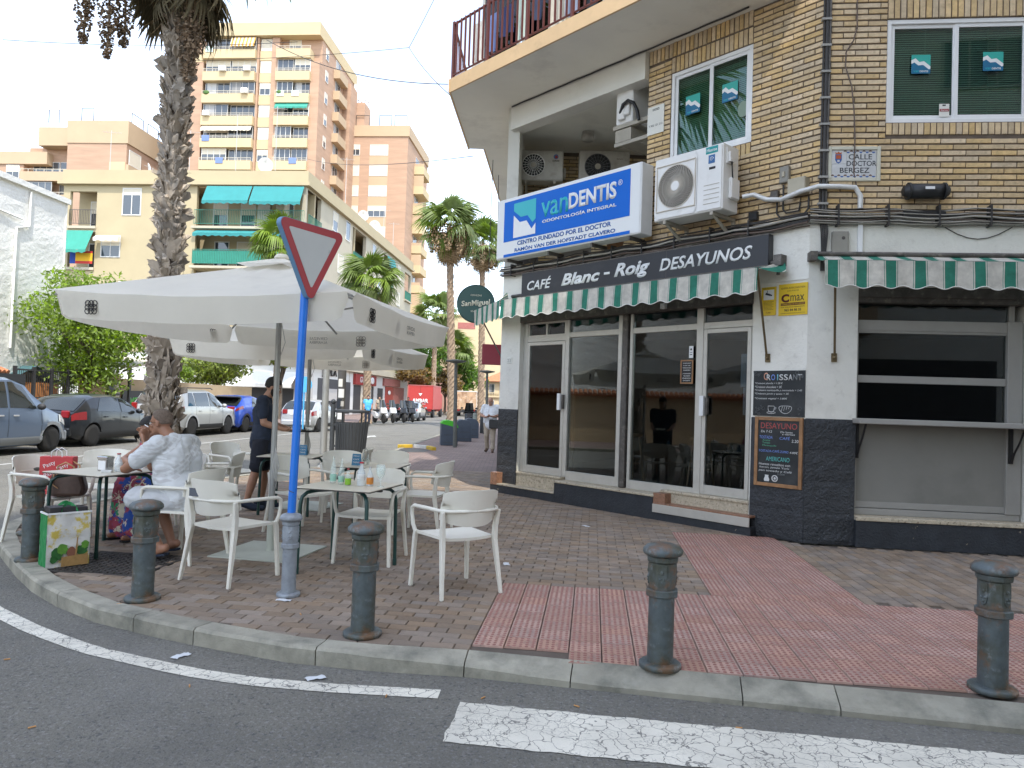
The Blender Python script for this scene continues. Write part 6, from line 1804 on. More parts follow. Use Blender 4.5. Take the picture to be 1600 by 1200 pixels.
palm(-3.55, 44.5, 12.0, .25, 1.2, 'tall palm with hanging brown fronds rising behind the street lamp', 30, 16, 3, -.55)
palm(-2.15, 53, 12.9, .25, 1.15, 'tall palm nearest the café pillar, partly behind the clinic sign', 30, 14, 4, -.3)
palm(-8.55, 80, 10.9, .3, 1.6, 'distant palm above the red delivery truck', 26, 4, 5)
palm(-7.0, 88, 7.6, .3, 1.5, 'smaller distant palm right of the red delivery truck', 24, 4, 6)
# bunches of brown seed stalks on the two tall palms
def seeds(parent, loc, L_, n, s, seed, name='seed_cluster'):
    r_ = random.Random(seed); mb = MB()
    mb.tube([(0, 0, 0), (.02, 0, -L_ * .5), (0, .02, -L_)], .012 * s + .004, 4)
    for i in range(n):
        f = r_.random(); rr = (.16 * (1 - f) + .05) * s * r_.random() ** .5; a = r_.uniform(0, 2 * pi)
        c = Vector((rr * cos(a), rr * sin(a), -L_ * f)); q = .022 * s * r_.uniform(.6, 1.4)
        d1 = Vector((r_.uniform(-1, 1), r_.uniform(-1, 1), r_.uniform(-1, 1))).normalized() * q; d2 = d1.orthogonal().normalized() * q
        mb.add([c - d1, c + d2, c + d1, c - d2], [(0, 1, 2, 3)])
    return mb.obj(name, M['seed'], parent, loc)
mk('seed_tan', (.42, .30, .18), .9, rndv=.4, island=True)
for (px_, py_, z_, sd_) in ((-4.1, 44.5, 12.0, 1), (-2.45, 53, 12.9, 2)):
    tp = [o for o in COL.objects if o.name.startswith('palm_tree') and abs(o.location.y - py_) < .6][0]
    for i in range(7):
        a = R(-170 + 42 * i); o = seeds(tp, (px_ - tp.location.x + 1.0 * cos(a), 1.0 * sin(a), z_ - .1 - .1 * (i % 2)), 1.5, 260, 2.6, i + 9 * sd_)
        o.data.materials[0] = M['seed_tan']
# near palm at the street corner
PX, PY = -4.88, 10.3
np_ = thing('palm_tree', 'large near palm with rough grey trunk of old leaf bases behind the seated man', 'palm', (PX, PY, 0))
def core(u, v):
    z = 7.6 * v; rr = (.115 + .10 * max(0, 1 - z / 1.6)) * (1 + .07 * noise.noise((cos(2 * pi * u) * 2, sin(2 * pi * u) * 2, z * 2.5)))
    return (rr * cos(2 * pi * u) - .02 * z * 0, rr * sin(2 * pi * u), z)
MB().grid(core, 20, 60, closeu=True).obj('trunk', M['trunk_core'], np_)
def boot(seed):
    r_ = random.Random(seed); mb = MB()
    for lobe in range(1 if seed % 3 else 2):
        w, L_ = .062 * r_.uniform(.7, 1.2), .155 * r_.uniform(.7, 1.3); k_ = (lobe * 2 - 1) * .05 if not seed % 3 else 0
        tip = r_.uniform(.25, .85); sk = r_.uniform(-.04, .04) + k_; cup = r_.uniform(.006, .016)
        vs = []
        for (t, ww, out, th) in ((0, .9, -.01, .02), (.4, 1.0, .012, .022), (.75, .8, .032, .018), (1.0, tip, .055 * r_.uniform(.7, 1.5), .010)):
            for (sx, q) in ((-1, 0), (1, 0), (1, 1), (0, 1.4), (-1, 1)):
                vs.append((out + th * q + (cup if abs(sx) and q else 0) * .5, sx * w * ww + sk * t * 1.5, L_ * t + (r_.uniform(-.03, .03) if t == 1 else 0)))
        fs = []
        for i in range(3):
            for q in range(5): fs.append((i * 5 + q, i * 5 + (q + 1) % 5, i * 5 + 5 + (q + 1) % 5, i * 5 + 5 + q))
        fs += [(15, 16, 17, 18, 19), (4, 3, 2, 1, 0)]
        mb.add(vs, fs)
    return mb
BT = [boot(i) for i in range(9)]
BTm = [b.mesh('leaf_base', M['trunk_grey']) for b in BT]
mb_rest = MB(); nb = 0
z = .3; row = 0
cand = []
while z < 7.2:
    n = 10; rr = .100 + .10 * max(0, 1 - z / 1.6)
    for i in range(n):
        a = 2 * pi * (i + (.5 if row % 2 else 0)) / n + rnd.uniform(-.12, .12)
        cand.append((z + rnd.uniform(-.03, .03), a, rr))
    z += .098; row += 1
for (z, a, rr) in cand:
    rot = Matrix.Rotation(a, 3, 'Z') @ Matrix.Rotation(rnd.uniform(-.1, .22), 3, 'Y') @ Matrix.Rotation(rnd.choice((-1, 1)) * rnd.uniform(.2, .85), 3, 'X')
    loc = Vector((rr * cos(a), rr * sin(a), z)); sc = rnd.uniform(.85, 1.2)
    face = cos(a) * -PX + sin(a) * -PY
    vis = face > 1.0 and (2.9 < z < 7.05 or 0.9 < z < 2.0)
    if vis and nb < 290:
        o = link('leaf_base', BTm[rnd.randrange(9)], np_, loc, tuple(rot.to_euler())); o.scale = (sc,) * 3; nb += 1
    else:
        b = BT[rnd.randrange(9)]; mb_rest.add([tuple(v) for v in b.v], b.f, 0, False, Matrix.Translation(loc) @ rot.to_4x4() @ Matrix.Scale(sc, 4))
mb_rest.obj('leaf_base', M['trunk_grey'], np_)['kind'] = 'stuff'
# ragged strips hanging round the lower trunk
mb = MB()
for i in range(420):
    z0 = rnd.uniform(.5, 2.2) if i < 130 else rnd.uniform(2.3, 7.2); a = rnd.uniform(0, 2 * pi); L_ = rnd.uniform(.15, .5) if i < 130 else rnd.uniform(-.16, .12); w = rnd.uniform(.008, .03) if i < 130 else rnd.uniform(.003, .014)
    rr = .15 + .10 * max(0, 1 - z0 / 1.6)
    da = rnd.uniform(-.5, .5)
    pts = [Vector(((rr + .05 * sin(pi * q / 4) + rnd.uniform(0, .05)) * cos(a + da * q / 4), (rr + .05 * sin(pi * q / 4)) * sin(a + da * q / 4), z0 - L_ * q / 4)) for q in range(5)]
    tn = Vector((-sin(a), cos(a), rnd.uniform(-.3, .3))) * w
    vs = []
    for p in pts: vs += [p - tn, p + tn]
    mb.add(vs, [(2 * q, 2 * q + 1, 2 * q + 3, 2 * q + 2) for q in range(4)])
mb.obj('dry_strip', M['trunk_grey'], np_)['kind'] = 'stuff'
FO = [frond_mesh(30 + i, M['frond_old'], pet=.55, rad=1.15, n=30, droop=.25, spread=75, split=.55, wmul=.85) for i in range(3)]
FB = [frond_mesh(40 + i, M['frond_dead'], pet=.5, rad=1.0, n=28, droop=.35, spread=70, split=.5, wmul=.6) for i in range(2)]
tt = thing('crown', None, None); tt.parent = np_
def put_frond(me, az, el, z, s, roll=0.0):
    if me not in FG: z += .28; s *= .82
    o = link('frond', me, tt, (.14 * cos(az), .14 * sin(az), z))
    o.rotation_euler = (Matrix.Rotation(az, 3, 'Z') @ Matrix.Rotation(-R(el), 3, 'Y') @ Matrix.Rotation(roll, 3, 'X')).to_euler(); o.scale = (s,) * 3
for i, (az, el, z, s, m, rl) in enumerate(((200, -60, 7.35, .85, 'o', .3), (235, -72, 7.3, .8, 'o', .2), (262, -80, 7.2, .62, 'd', 0), (295, -72, 7.3, .7, 'o', .1), (325, -62, 7.45, 1.0, 'o', -.2), (350, -52, 7.45, 1.05, 'o', -.3),
      (215, -55, 7.4, .8, 'd', .5), (170, -64, 7.3, .8, 'o', .2), (140, -66, 7.3, .9, 'o', 0), (110, -70, 7.3, .9, 'd', 0), (70, -70, 7.3, .9, 'o', 0), (30, -64, 7.35, .95, 'o', 0), (10, -60, 7.4, .9, 'd', 0), (310, -60, 7.5, .9, 'd', .2), (250, -62, 7.5, .7, 'd', .3), (185, -58, 7.5, .7, 'd', -.3))):
    put_frond((FO if m == 'o' else FB)[i % 2], R(az), el, z, s, rl)
for i in range(26): put_frond(FG[i % 3], i * 2.399, 82 - i * 2.5, 8.3, 1.35, rnd.uniform(-.4, .4))
for (x, y, z, L_, n) in ((-1.55, -.2, 7.25, .95, 420), (-1.2, -.1, 7.2, 1.05, 600), (-1.05, .1, 7.15, .75, 420), (.30, -.25, 6.75, .95, 380), (.38, -.2, 6.9, 1.0, 420), (-1.45, -.25, 7.2, .5, 200)):
    seeds(np_, (x * .8, y, z), L_, n, 1.0, int(x * 100) & 255)
    MB().tube([(0, 0, 7.5), (x * .45, y * .5, 7.75), (x * .8, y, z)], .012, 5).obj('stalk', M['seed'], np_)

# broadleaf trees: limbs and leaf clumps
def leafy(mb, c, r, n, size, r_, flat=.0):
    for i in range(n):
        d = Vector((r_.gauss(0, 1), r_.gauss(0, 1), r_.gauss(0, 1))).normalized() * (r_.random() ** .4)
        p = Vector((c[0] + d.x * r[0], c[1] + d.y * r[1], c[2] + d.z * r[2]))
        q = size * r_.uniform(.6, 1.3)
        nrm = Vector((r_.gauss(0, 1), r_.gauss(0, 1), r_.gauss(.6, 1))).normalized()
        a = nrm.orthogonal().normalized(); a = Matrix.Rotation(r_.uniform(0, 6.3), 3, nrm) @ a; b = nrm.cross(a)
        mb.add([p - a * q, p - b * q * .42 - a * q * .1, p + a * q, p + b * q * .42 - a * q * .1], [(0, 1, 2, 3)])
def tree(x, y, h0, cz, r, n_cl, n_leaf, size, leaf, label, seed, name='tree', cat='tree', tr_=.12):
    t = thing(name, label, cat, (x, y, 0)); r_ = random.Random(seed)
    wood = MB().tube([(0, 0, 0), (.05, .03, h0 * .5), (.0, .1, h0)], [tr_ * 1.3, tr_, tr_ * .8], 8)
    lf = MB()
    for i in range(n_cl):
        d = Vector((r_.gauss(0, 1), r_.gauss(0, 1), r_.gauss(0, 1))).normalized() * (.45 + .55 * r_.random())
        c = (d.x * r[0] * .85, d.y * r[1] * .85, cz + d.z * r[2] * .85)
        s = r_.uniform(.28, .48)
        leafy(lf, c, (r[0] * s, r[1] * s, r[2] * s * .7), n_leaf, size, r_)
        if i % 2 == 0:
            wood.tube([(0, .1, h0 * r_.uniform(.75, 1)), (c[0] * .45, c[1] * .45, h0 + (c[2] - h0) * .5 + .2), c], [tr_ * .5, tr_ * .3, .012], 5)
    wood.obj('trunk', M['bark'], t); lf.obj('crown', M[leaf], t)
    return t
tree(-17.3, 29.9, 1.8, 3.75, (2.9, 2.3, 2.7), 56, 230, .105, 'leafA', 'bright green feathery tree behind the fence and the dark hatchback', 1)
tree(-20.4, 33.5, 2, 3.6, (2.2, 2, 2.1), 22, 220, .11, 'leafA', 'green tree farther back behind the black fence', 7)
tree(-19.3, 25.4, 1, 2.35, (1.5, 1.6, 1.3), 22, 200, .085, 'leafO', 'rusty flowering bush above the blue van', 2, 'flowering_bush', 'bush', .05)
tree(-17.6, 37.5, 1.5, 2.4, (1.2, 1.0, 1.3), 14, 220, .09, 'leafA', 'low green bush above the menu banner', 8, 'bush', 'bush', .05)
tree(-17.4, 43.5, 2.0, 3.3, (2.9, 2.2, 1.5), 34, 220, .12, 'leafB', 'light green tree behind the beige wall, seen under the parasols', 3)
tree(-14.8, 47, 2.6, 4.2, (2.2, 2.0, 1.3), 20, 200, .13, 'leafB', 'light green tree at the corner of the cream block', 9)
tree(-10.2, 84, 3, 5.6, (3.0, 3, 3.2), 30, 160, .24, 'leafC', 'bright green tree behind the red delivery truck', 4)
tree(-5.7, 90, 3, 5.2, (2.6, 3, 3.0), 26, 160, .24, 'leafC', 'bright green tree right of the tall palm trunk', 5)
tree(-9.8, 74, 1.5, 3.8, (2.3, 2, 1.4), 18, 160, .2, 'leafO', 'brownish bush above the grey car and truck', 6, 'bush', 'bush', .08)
tree(-7.6, 84, 2, 3.6, (2.2, 2, 1.6), 18, 160, .2, 'leafO', 'brownish tree just right of the red delivery truck', 10)
# ---------------------------------------------------------------- vehicles
def paintm(n, c, metal=.4): return mk('paint_' + n, c, .35, metal=metal, coat=.6)
paintm('bluegrey', (.135, .185, .27)); paintm('blackblue', (.014, .017, .022)); paintm('silver', (.42, .425, .42)); paintm('blue', (.012, .075, .50)); paintm('palesilver', (.52, .53, .54)); paintm('grey', (.20, .225, .25)); paintm('white', (.6, .6, .6), 0)
mk('tyre', (.022, .021, .02), .85, var=.2, vs=20); mk('alloy', (.58, .58, .58), .4, metal=.4); mk('alloy_dark', (.08, .08, .085), .4, metal=.6)
mk('rim_back', (.2, .2, .2), .5, metal=.3); mk('taillight', (.26, .008, .010), .2, coat=.6); mk('lamp_clear', (.6, .6, .6), .15, coat=.5); mk('indicator', (.6, .18, .02), .3)
mk('plastic_dark', (.03, .03, .032), .6); mk('plastic_grey', (.30, .32, .34), .6); mk('plate', (.65, .65, .63), .5)
mk('car_glass', (.022, .027, .026), .05, spec=.9)
def lerp(a, b, t): return a + (b - a) * t
def interp(tab, x):
    if x <= tab[0][0]: return tab[0][1]
    for (x0, a), (x1, b) in zip(tab, tab[1:]):
        if x <= x1: return lerp(a, b, (x - x0) / (x1 - x0) if x1 > x0 else 0)
    return tab[-1][1]
def car(name, label, cat, loc, head, sp, paint, rims='alloy', trim='plastic_dark', arch=None, group='cars parked across the street'):
    L_, Wd = sp['L'], sp['W'] / 2
    belt, roof, wid, clr = sp['belt'], sp['roof'], sp['wid'], sp.get('clr', .2)
    xs = sorted({round(L_ * i / 26, 3) for i in range(27)} | {p[0] for p in belt} | {p[0] for p in roof})
    tum = sp.get('tum', .17)
    def ring(x):
        w = Wd * interp(wid, x); zb = interp(sp.get('bot', [(0, clr + .12), (.3, clr), (L_ - .35, clr), (L_, clr + .1)]), x)
        zl = interp(belt, x); zr = max(interp(roof, x), zl + .012); f = min(1, (zr - zl) / .45)
        wb = w * (.985 - .03 * (1 - f) ); wr = wb - tum * f
        zm = lerp(zb, zl, .58)
        return [(0, zb), (w * .86, zb), (w * .975, zb + .12), (w, zm), (wb, zl), (lerp(wb, wr, .45), lerp(zl, zr, .5)), (wr, zr - .06 * f - .004), (wr * .8, zr - .005), (0, zr + .012)]
    def S(x, k, sgn):
        r_ = ring(x); i = min(int(k), 7); t = k - i
        return Vector((x, -sgn * lerp(r_[i][0], r_[i + 1][0], t), lerp(r_[i][1], r_[i + 1][1], t)))
    vs = []; N_ = 16
    for x in xs:
        r_ = ring(x)
        for q in range(9): vs.append((x, -r_[q][0], r_[q][1]))
        for q in range(7, 0, -1): vs.append((x, r_[q][0], r_[q][1]))
    fs = []
    for i in range(len(xs) - 1):
        for q in range(N_): fs.append((i * N_ + q, i * N_ + (q + 1) % N_, (i + 1) * N_ + (q + 1) % N_, (i + 1) * N_ + q))
    fs += [tuple(range(N_))[::-1], tuple((len(xs) - 1) * N_ + q for q in range(N_))]
    body = MB().add(vs, fs, 0, True)
    me = body.mesh('body', [M[paint], M['plastic_dark']])
    wr, wf, R_ = sp['wr'], sp['wf'], sp['R']
    cut = MB()
    for x in (wr, wf):
        for s in (-1, 1): cut.cyl((x, s * (Wd - .24), R_), (x, s * (Wd + .2), R_), R_ + .055, n=24, mat=0)
    me = evaluated(me, [('BOOLEAN', dict(object=cut.mesh('cut', [M['plastic_dark']]), operation='DIFFERENCE', solver='EXACT', material_mode='TRANSFER'))])
    t = thing(name, label, cat, loc, head, group)
    off = -L_ / 2
    me.transform(Matrix.Translation((off, 0, 0)))
    me.shade_smooth() if hasattr(me, 'shade_smooth') else None
    bo = link('body', me, t)
    try: me.set_sharp_from_angle(angle=R(32))
    except Exception: pass
    def patch(nm, m, x0, x1, k0, k1, sgn, o=.008, nx=8, nk=4, cut=None, par=None):
        def fn(u, v):
            x = lerp(x0(v) if callable(x0) else x0, x1(v) if callable(x1) else x1, u); k = lerp(k0, k1, v)
            p = S(x, k, sgn); e = .01
            a = S(x + e, k, sgn) - S(x - e, k, sgn); b = S(x, min(k + e * 3, 8), sgn) - S(x, k - e * 3, sgn)
            n_ = a.cross(b); n_ = n_.normalized() if n_.length > 1e-9 else Vector((0, -sgn, 0))
            if n_.dot(Vector((0, -sgn * 1.0, .6))) < 0: n_ = -n_
            p = p + n_ * o
            return (p.x + off, p.y, p.z)
        return MB().grid(fn, nx, nk).obj(nm, M[m] if isinstance(m, str) else m, par or t)
    for sg in (1, -1):
        for (x0, x1, s0, s1) in sp['win']: patch('side_window', 'car_glass', lambda v, x0=x0, s0=s0: x0 + s0 * v, lambda v, x1=x1, s1=s1: x1 + s1 * v, 4.12, 5.86, sg)
        if 'shade' in sp: pass
        for (x0, x1, k0, k1, m) in sp.get('lamps', []): patch('lamp', m, x0, x1, k0, k1, sg, .012, 6, 4)
        patch('sill_trim', trim, .35 + R_ * 2, L_ - .45 - R_ * 2, 1.3, 2.25, sg, .008)
        for x in sp['doors']: patch('door_gap', 'rubber', x, x + .012, 2.3, 4.05, sg, .003, 1, 6)
        for x in sp['handles']: 
            p = S(x, 3.62, sg); MB().bx(p.x + off - .08, p.x + off + .08, p.y - .02 * sg - .015, p.y - .02 * sg + .015, p.z - .018, p.z + .018).obj('door_handle', M[sp.get('hm', paint)], t, bevel=.006)
        xm = sp['mirror']; p = S(xm, 4.1, sg)
        MB().ball((p.x + off, p.y - .12 * sg, p.z + .06), (.07, .11, .08), 10, 6).obj('mirror', M[sp.get('mm', paint)], t)
        if arch:
            for xw in (wr, wf):
                mb = MB(); a0 = []
                for q in range(13):
                    a = pi * q / 12
                    for rr in (R_ + .05, R_ + .13): a0.append((xw + off + rr * cos(a), -sg * (Wd * interp(wid, xw) + .012), R_ + rr * sin(a)))
                mb.add(a0, [(2 * q, 2 * q + 1, 2 * q + 3, 2 * q + 2) for q in range(12)]); mb.obj('wheel_arch_trim', M[arch], t)
    for (nm, x0, x1, k0) in (('windscreen', sp['ws'][0], sp['ws'][1], 6.35), ('rear_window', sp['rw'][0], sp['rw'][1], 6.3)):
        def fn(u, v, x0=x0, x1=x1, k0=k0):
            x = lerp(x0, x1, v); y = 2 * u - 1; sg = 1 if y >= 0 else -1
            k = lerp(8, k0, abs(y)); p = S(x, k, sg)
            return (p.x + off + (-.012 if nm == 'rear_window' else .012), p.y, p.z + .012)
        MB().grid(fn, 12, 6).obj(nm, M['car_glass'], t)
    # dark cabin inside is the closed body itself; seats show as its colour only
    # front and rear ends
    zt = interp(belt, 0)
    mb = MB().bx(off - .02, off + .02, -.28, .28, sp.get('pz', .62), sp.get('pz', .62) + .11); mb.obj('number_plate', M['plate'], t)
    mb = MB().bx(off - .05, off + .10, -Wd * .80, Wd * .80, clr + .10, clr + .34); mb.obj('rear_bumper', M[sp.get('bm', paint)], t, bevel=.05, seg=2)
    mb = MB().bx(off + L_ - .10, off + L_ + .04, -Wd * .80, Wd * .80, clr + .05, clr + .32); mb.obj('front_bumper', M[sp.get('bm', paint)], t, bevel=.05, seg=2)
    for sg in (1, -1):
        a, b, c, d = sp['tail']; q_ = interp(wid, 0); a *= q_; b *= q_; mb = MB().bx(off - .035, off + .06, -sg * Wd * a, -sg * Wd * b, c, d); mb.obj('tail_light', M['taillight'], t, bevel=.02)
    # wheels
    if 'wm' not in sp:
        tw_ = .20
        ty = MB().lathe([(R_ * .62, -tw_ / 2), (R_ * .93, -tw_ / 2), (R_, -tw_ * .3), (R_, tw_ * .3), (R_ * .93, tw_ / 2), (R_ * .62, tw_ / 2)], 28)
        tm = ty.mesh('wheel', M['tyre'])
        rm = MB().lathe([(R_ * .64, tw_ * .46), (R_ * .60, tw_ * .5), (R_ * .56, tw_ * .34), (.0, tw_ * .28)], 28, mat=1)
        for q in range(sp.get('sp', 10)):
            a = 2 * pi * q / sp.get('sp', 10); Mx = Matrix.Rotation(a, 4, 'Z')
            rm.add([(.02, -.032, tw_ * .42), (R_ * .59, -.026, tw_ * .47), (R_ * .59, .026, tw_ * .47), (.02, .032, tw_ * .42), (.02, -.028, tw_ * .25), (R_ * .59, -.020, tw_ * .25), (R_ * .59, .02, tw_ * .25), (.02, .028, tw_ * .25)],
                   [(0, 1, 2, 3), (0, 4, 5, 1), (1, 5, 6, 2), (2, 6, 7, 3)], 0, False, Mx)
        rm.cyl((0, 0, tw_ * .2), (0, 0, tw_ * .46), .05, n=12)
        sp['wm'] = (tm, rm.mesh('rim', [M[rims], M['rim_back']]))
    for x in (wr, wf):
        for sg in (1, -1):
            w = link('wheel', sp['wm'][0], t, (x + off, -sg * (Wd * interp(wid, x) - .11), R_), (pi / 2 * sg, 0, 0))
            link('rim', sp['wm'][1], w)
    return t
HATCH = dict(L=4.22, W=1.75, R=.315, wr=.78, wf=3.36, belt=[(0, .78), (.05, .92), (.35, .96), (1.2, .95), (2.75, .91), (3.05, .90), (3.9, .76), (4.12, .64), (4.22, .5)],
             roof=[(0, .8), (.08, .94), (.12, .98), (.62, 1.34), (.95, 1.43), (1.7, 1.465), (2.3, 1.41), (2.6, 1.28), (3.12, .93), (3.4, .9), (4.22, .52)],
             wid=[(0, .80), (.15, .90), (.6, .985), (1.5, 1), (3, 1), (3.8, .94), (4.1, .82), (4.22, .7)],
             win=[(.92, 1.98, .28, -.0), (2.06, 2.92, .0, -.42)], doors=[(1.98), 2.98, 1.1], handles=[1.30, 2.22], mirror=2.78, ws=(3.02, 2.34), rw=(.14, .70), tail=(.62, .93, .80, 1.0),
             lamps=[(.03, .48, 3.35, 4.1, 'taillight'), (3.75, 4.12, 3.3, 3.95, 'lamp_clear')], pz=.75, sp=9)
HD = R(90 - 4)
def veh(wx, wy, which, sp, **k):
    """from where the right rear (or front) wheel touches the road to the car's middle"""
    h = Vector((cos(k['head']), sin(k['head']), 0)); r_ = Vector((h.y, -h.x, 0))
    return Vector((wx, wy, ZR)) - h * ((sp['wr'] if which == 'r' else sp['wf']) - sp['L'] / 2) - r_ * (sp['W'] / 2 - .08)
car('parked_car', 'dark blue black hatchback with bright red tail lights parked behind the blue van', 'car', veh(-11.75, 20.7, 'r', HATCH, head=HD), HD, HATCH, 'paint_blackblue')
VAN = dict(L=4.28, W=1.80, R=.32, wr=.85, wf=3.52, clr=.2, tum=.14, belt=[(0, .9), (.04, 1.08), (2.9, 1.06), (3.25, 1.05), (3.9, .92), (4.15, .78), (4.28, .6)],
           roof=[(0, 1.0), (.03, 1.15), (.06, 1.7), (.25, 1.79), (2.2, 1.82), (2.65, 1.70), (3.35, 1.12), (3.6, 1.03), (4.28, .62)],
           wid=[(0, .9), (.12, .97), (.6, 1), (3.2, 1), (3.85, .95), (4.15, .83), (4.28, .7)],
           win=[(1.05, 2.0, .05, -.0), (2.08, 3.02, .0, -.48)], doors=[1.0, 2.03, 3.12], handles=[1.78, 2.25], mirror=2.95, ws=(3.28, 2.6), rw=(.035, .058), tail=(.72, .96, .95, 1.5),
           lamps=[(3.8, 4.15, 3.4, 4.0, 'lamp_clear')], sp=5, hm='alloy', mm='plastic_dark', bm='plastic_grey')
car('parked_van', 'blue grey small van at the left edge with its front wheel showing', 'van', veh(-11.55, 18.5, 'f', VAN, head=HD), HD, VAN, 'paint_bluegrey', arch='plastic_grey', trim='plastic_grey')
SUV = dict(L=4.85, W=1.88, R=.36, wr=.95, wf=3.82, clr=.24, belt=[(0, .95), (.05, 1.05), (.5, 1.08), (3.2, 1.06), (3.55, 1.05), (4.5, .95), (4.75, .8), (4.85, .62)],
           roof=[(0, 1.0), (.06, 1.1), (.12, 1.15), (.42, 1.58), (.8, 1.68), (2.4, 1.72), (2.85, 1.6), (3.5, 1.1), (3.8, 1.05), (4.85, .64)],
           wid=[(0, .88), (.12, .96), (.6, 1), (3.6, 1), (4.4, .95), (4.75, .84), (4.85, .74)],
           win=[(.62, 1.15, .2, -.05), (1.2, 2.2, 0, 0), (2.28, 3.3, 0, -.5)], doors=[1.2, 2.24, 3.3], handles=[1.5, 2.5], mirror=3.2, ws=(3.45, 2.9), rw=(.13, .45), tail=(.74, .97, .95, 1.2),
           lamps=[(.03, .38, 3.6, 4.15, 'taillight'), (4.4, 4.75, 3.4, 4.0, 'lamp_clear')], sp=10, pz=.8)
t = car('parked_car', 'silver large family car parked behind the near palm trunk', 'car', veh(-11.55, 26.6, 'r', SUV, head=HD), HD, SUV, 'paint_silver', arch='paint_palesilver')
for s in (-1, 1): MB().tube([(-1.5, s * .62, 1.72), (-1.4, s * .62, 1.77), (.4, s * .62, 1.79), (.55, s * .62, 1.74)], .018, 6).obj('roof_rail', M['plastic_dark'], t)
CROSS = dict(L=4.36, W=1.8, R=.34, wr=.82, wf=3.46, clr=.22, belt=[(0, .9), (.05, 1.0), (.4, 1.1), (1.2, 1.05), (2.9, .98), (3.2, .97), (4.0, .86), (4.25, .72), (4.36, .55)],
             roof=[(0, .95), (.08, 1.06), (.14, 1.1), (.75, 1.47), (1.1, 1.53), (1.8, 1.555), (2.4, 1.47), (3.2, 1.0), (3.5, .96), (4.36, .57)],
             wid=[(0, .84), (.15, .94), (.6, 1.0), (1.2, .985), (3, .99), (3.8, .96), (4.2, .84), (4.36, .72)],
             win=[(1.35, 2.05, .3, -.0), (2.13, 3.0, .0, -.5)], doors=[2.08, 3.05], handles=[2.3], mirror=2.9, ws=(3.12, 2.45), rw=(.16, .78), tail=(.55, .95, .93, 1.08),
             lamps=[(.03, .52, 3.7, 4.15, 'taillight'), (3.9, 4.22, 3.4, 4.0, 'lamp_clear')], sp=8, pz=.7)
t = car('parked_car', 'bright blue crossover with black roof parked beside the waiter', 'car', veh(-11.25, 31.2, 'r', CROSS, head=HD), HD, CROSS, 'paint_blue', arch='plastic_dark')
MB().bx(-2.05, -1.45, -.66, .66, 1.46, 1.51).obj('spoiler', M['plastic_dark'], t, bevel=.02)
IB = dict(HATCH); IB.update(L=4.05, W=1.70, wr=.72, wf=3.2); IB.pop('wm', None); IB.update(belt=[(a * .96, b) for a, b in HATCH['belt']], roof=[(a * .96, b) for a, b in HATCH['roof']], wid=[(a * .96, b) for a, b in HATCH['wid']], lamps=[(.03, .4, 3.35, 4.1, 'taillight'), (3.6, 3.95, 3.3, 3.95, 'lamp_clear')], tail=(.60, .93, .80, 1.0))
car('parked_car', 'pale silver hatchback seen from behind between the parasol poles', 'car', veh(-8.75, 33.5, 'r', IB, head=HD), HD, IB, 'paint_palesilver')
SED = dict(HATCH); SED.pop('wm', None)
SED.update(L=4.5, W=1.77, wr=.95, wf=3.6, belt=[(0, .8), (.05, .93), (.6, .98), (3.05, .92), (3.3, .91), (4.15, .77), (4.4, .64), (4.5, .5)],
           roof=[(0, .82), (.06, .95), (.55, 1.0), (1.25, 1.38), (1.9, 1.455), (2.6, 1.39), (3.3, .94), (3.6, .9), (4.5, .52)], wid=[(0, .85), (.15, .93), (.6, .99), (1.5, 1), (3.2, 1), (4.05, .94), (4.4, .82), (4.5, .7)],
           win=[(1.35, 2.1, .2, 0), (2.18, 3.05, 0, -.42)], doors=[2.14, 3.15], handles=[1.5, 2.4], mirror=2.9, ws=(3.2, 2.65), rw=(.62, 1.22), lamps=[(.03, .4, 3.4, 4.1, 'taillight')], pz=.6)
t = car('driving_car', 'grey saloon seen from behind in the lane near the red truck', 'car', (-7.75, 57.5, ZR), R(87), SED, 'paint_grey', group='vehicles down the street')
def truck(name, label, loc, head, w, h, L_, m, side):
    t = thing(name, label, 'truck', loc, head, 'vehicles down the street')
    MB().bx(-L_ / 2, L_ / 2, -w / 2, w / 2, .75, h).obj('box', M[m], t, bevel=.04)
    mb = MB().bx(-L_ / 2 - .03, L_ / 2, -w / 2 - .02, w / 2 + .02, h - .06, h + .02)
    for s in (-1, 1):
        mb.bx(-L_ / 2 - .03, -L_ / 2 + .05, s * w / 2 - .05, s * w / 2 + .02 * s, .75, h)
    mb.obj('edge_trim', M[side], t)
    MB().bx(-L_ / 2 - .015, -L_ / 2 - .005, -.01, .01, .8, h - .08).obj('door_gap', M['rubber'], t)
    MB().bx(-L_ / 2, L_ / 2 + 1.6, -.5, .5, .5, .74).bx(-L_ / 2 - .02, -L_ / 2 + .1, -w / 2 + .1, w / 2 - .1, .42, .6).obj('chassis', M['plastic_dark'], t)
    for s in (-1, 1): MB().bx(-L_ / 2 - .05, -L_ / 2 + .0, s * (w / 2 - .45), s * (w / 2 - .12), .60, .72).obj('tail_light', M['taillight'], t)
    MB().bx(L_ / 2 + .1, L_ / 2 + 1.7, -w / 2 + .1, w / 2 - .1, .6, 2.3).obj('cab', M['paint_white'] if m != 'truck_red' else M['truck_red'], t, bevel=.15, seg=2)
    for x in (-L_ / 2 + .9, L_ / 2 + .9):
        for s in (-1, 1): MB().cyl((x, s * (w / 2 - .28), .42), (x, s * (w / 2 - .02), .42), .42, n=20).obj('wheel', M['tyre'], t)
    return t
mk('truck_red', (.45, .045, .04), .5, var=.05); mk('truck_side', (.42, .12, .11), .5)
t = truck('delivery_truck', 'red delivery truck with white lettering on its rear doors', (-8.3, 70.5, ZR), R(86.5), 2.35, 3.0, 4.6, 'truck_red', 'truck_side')
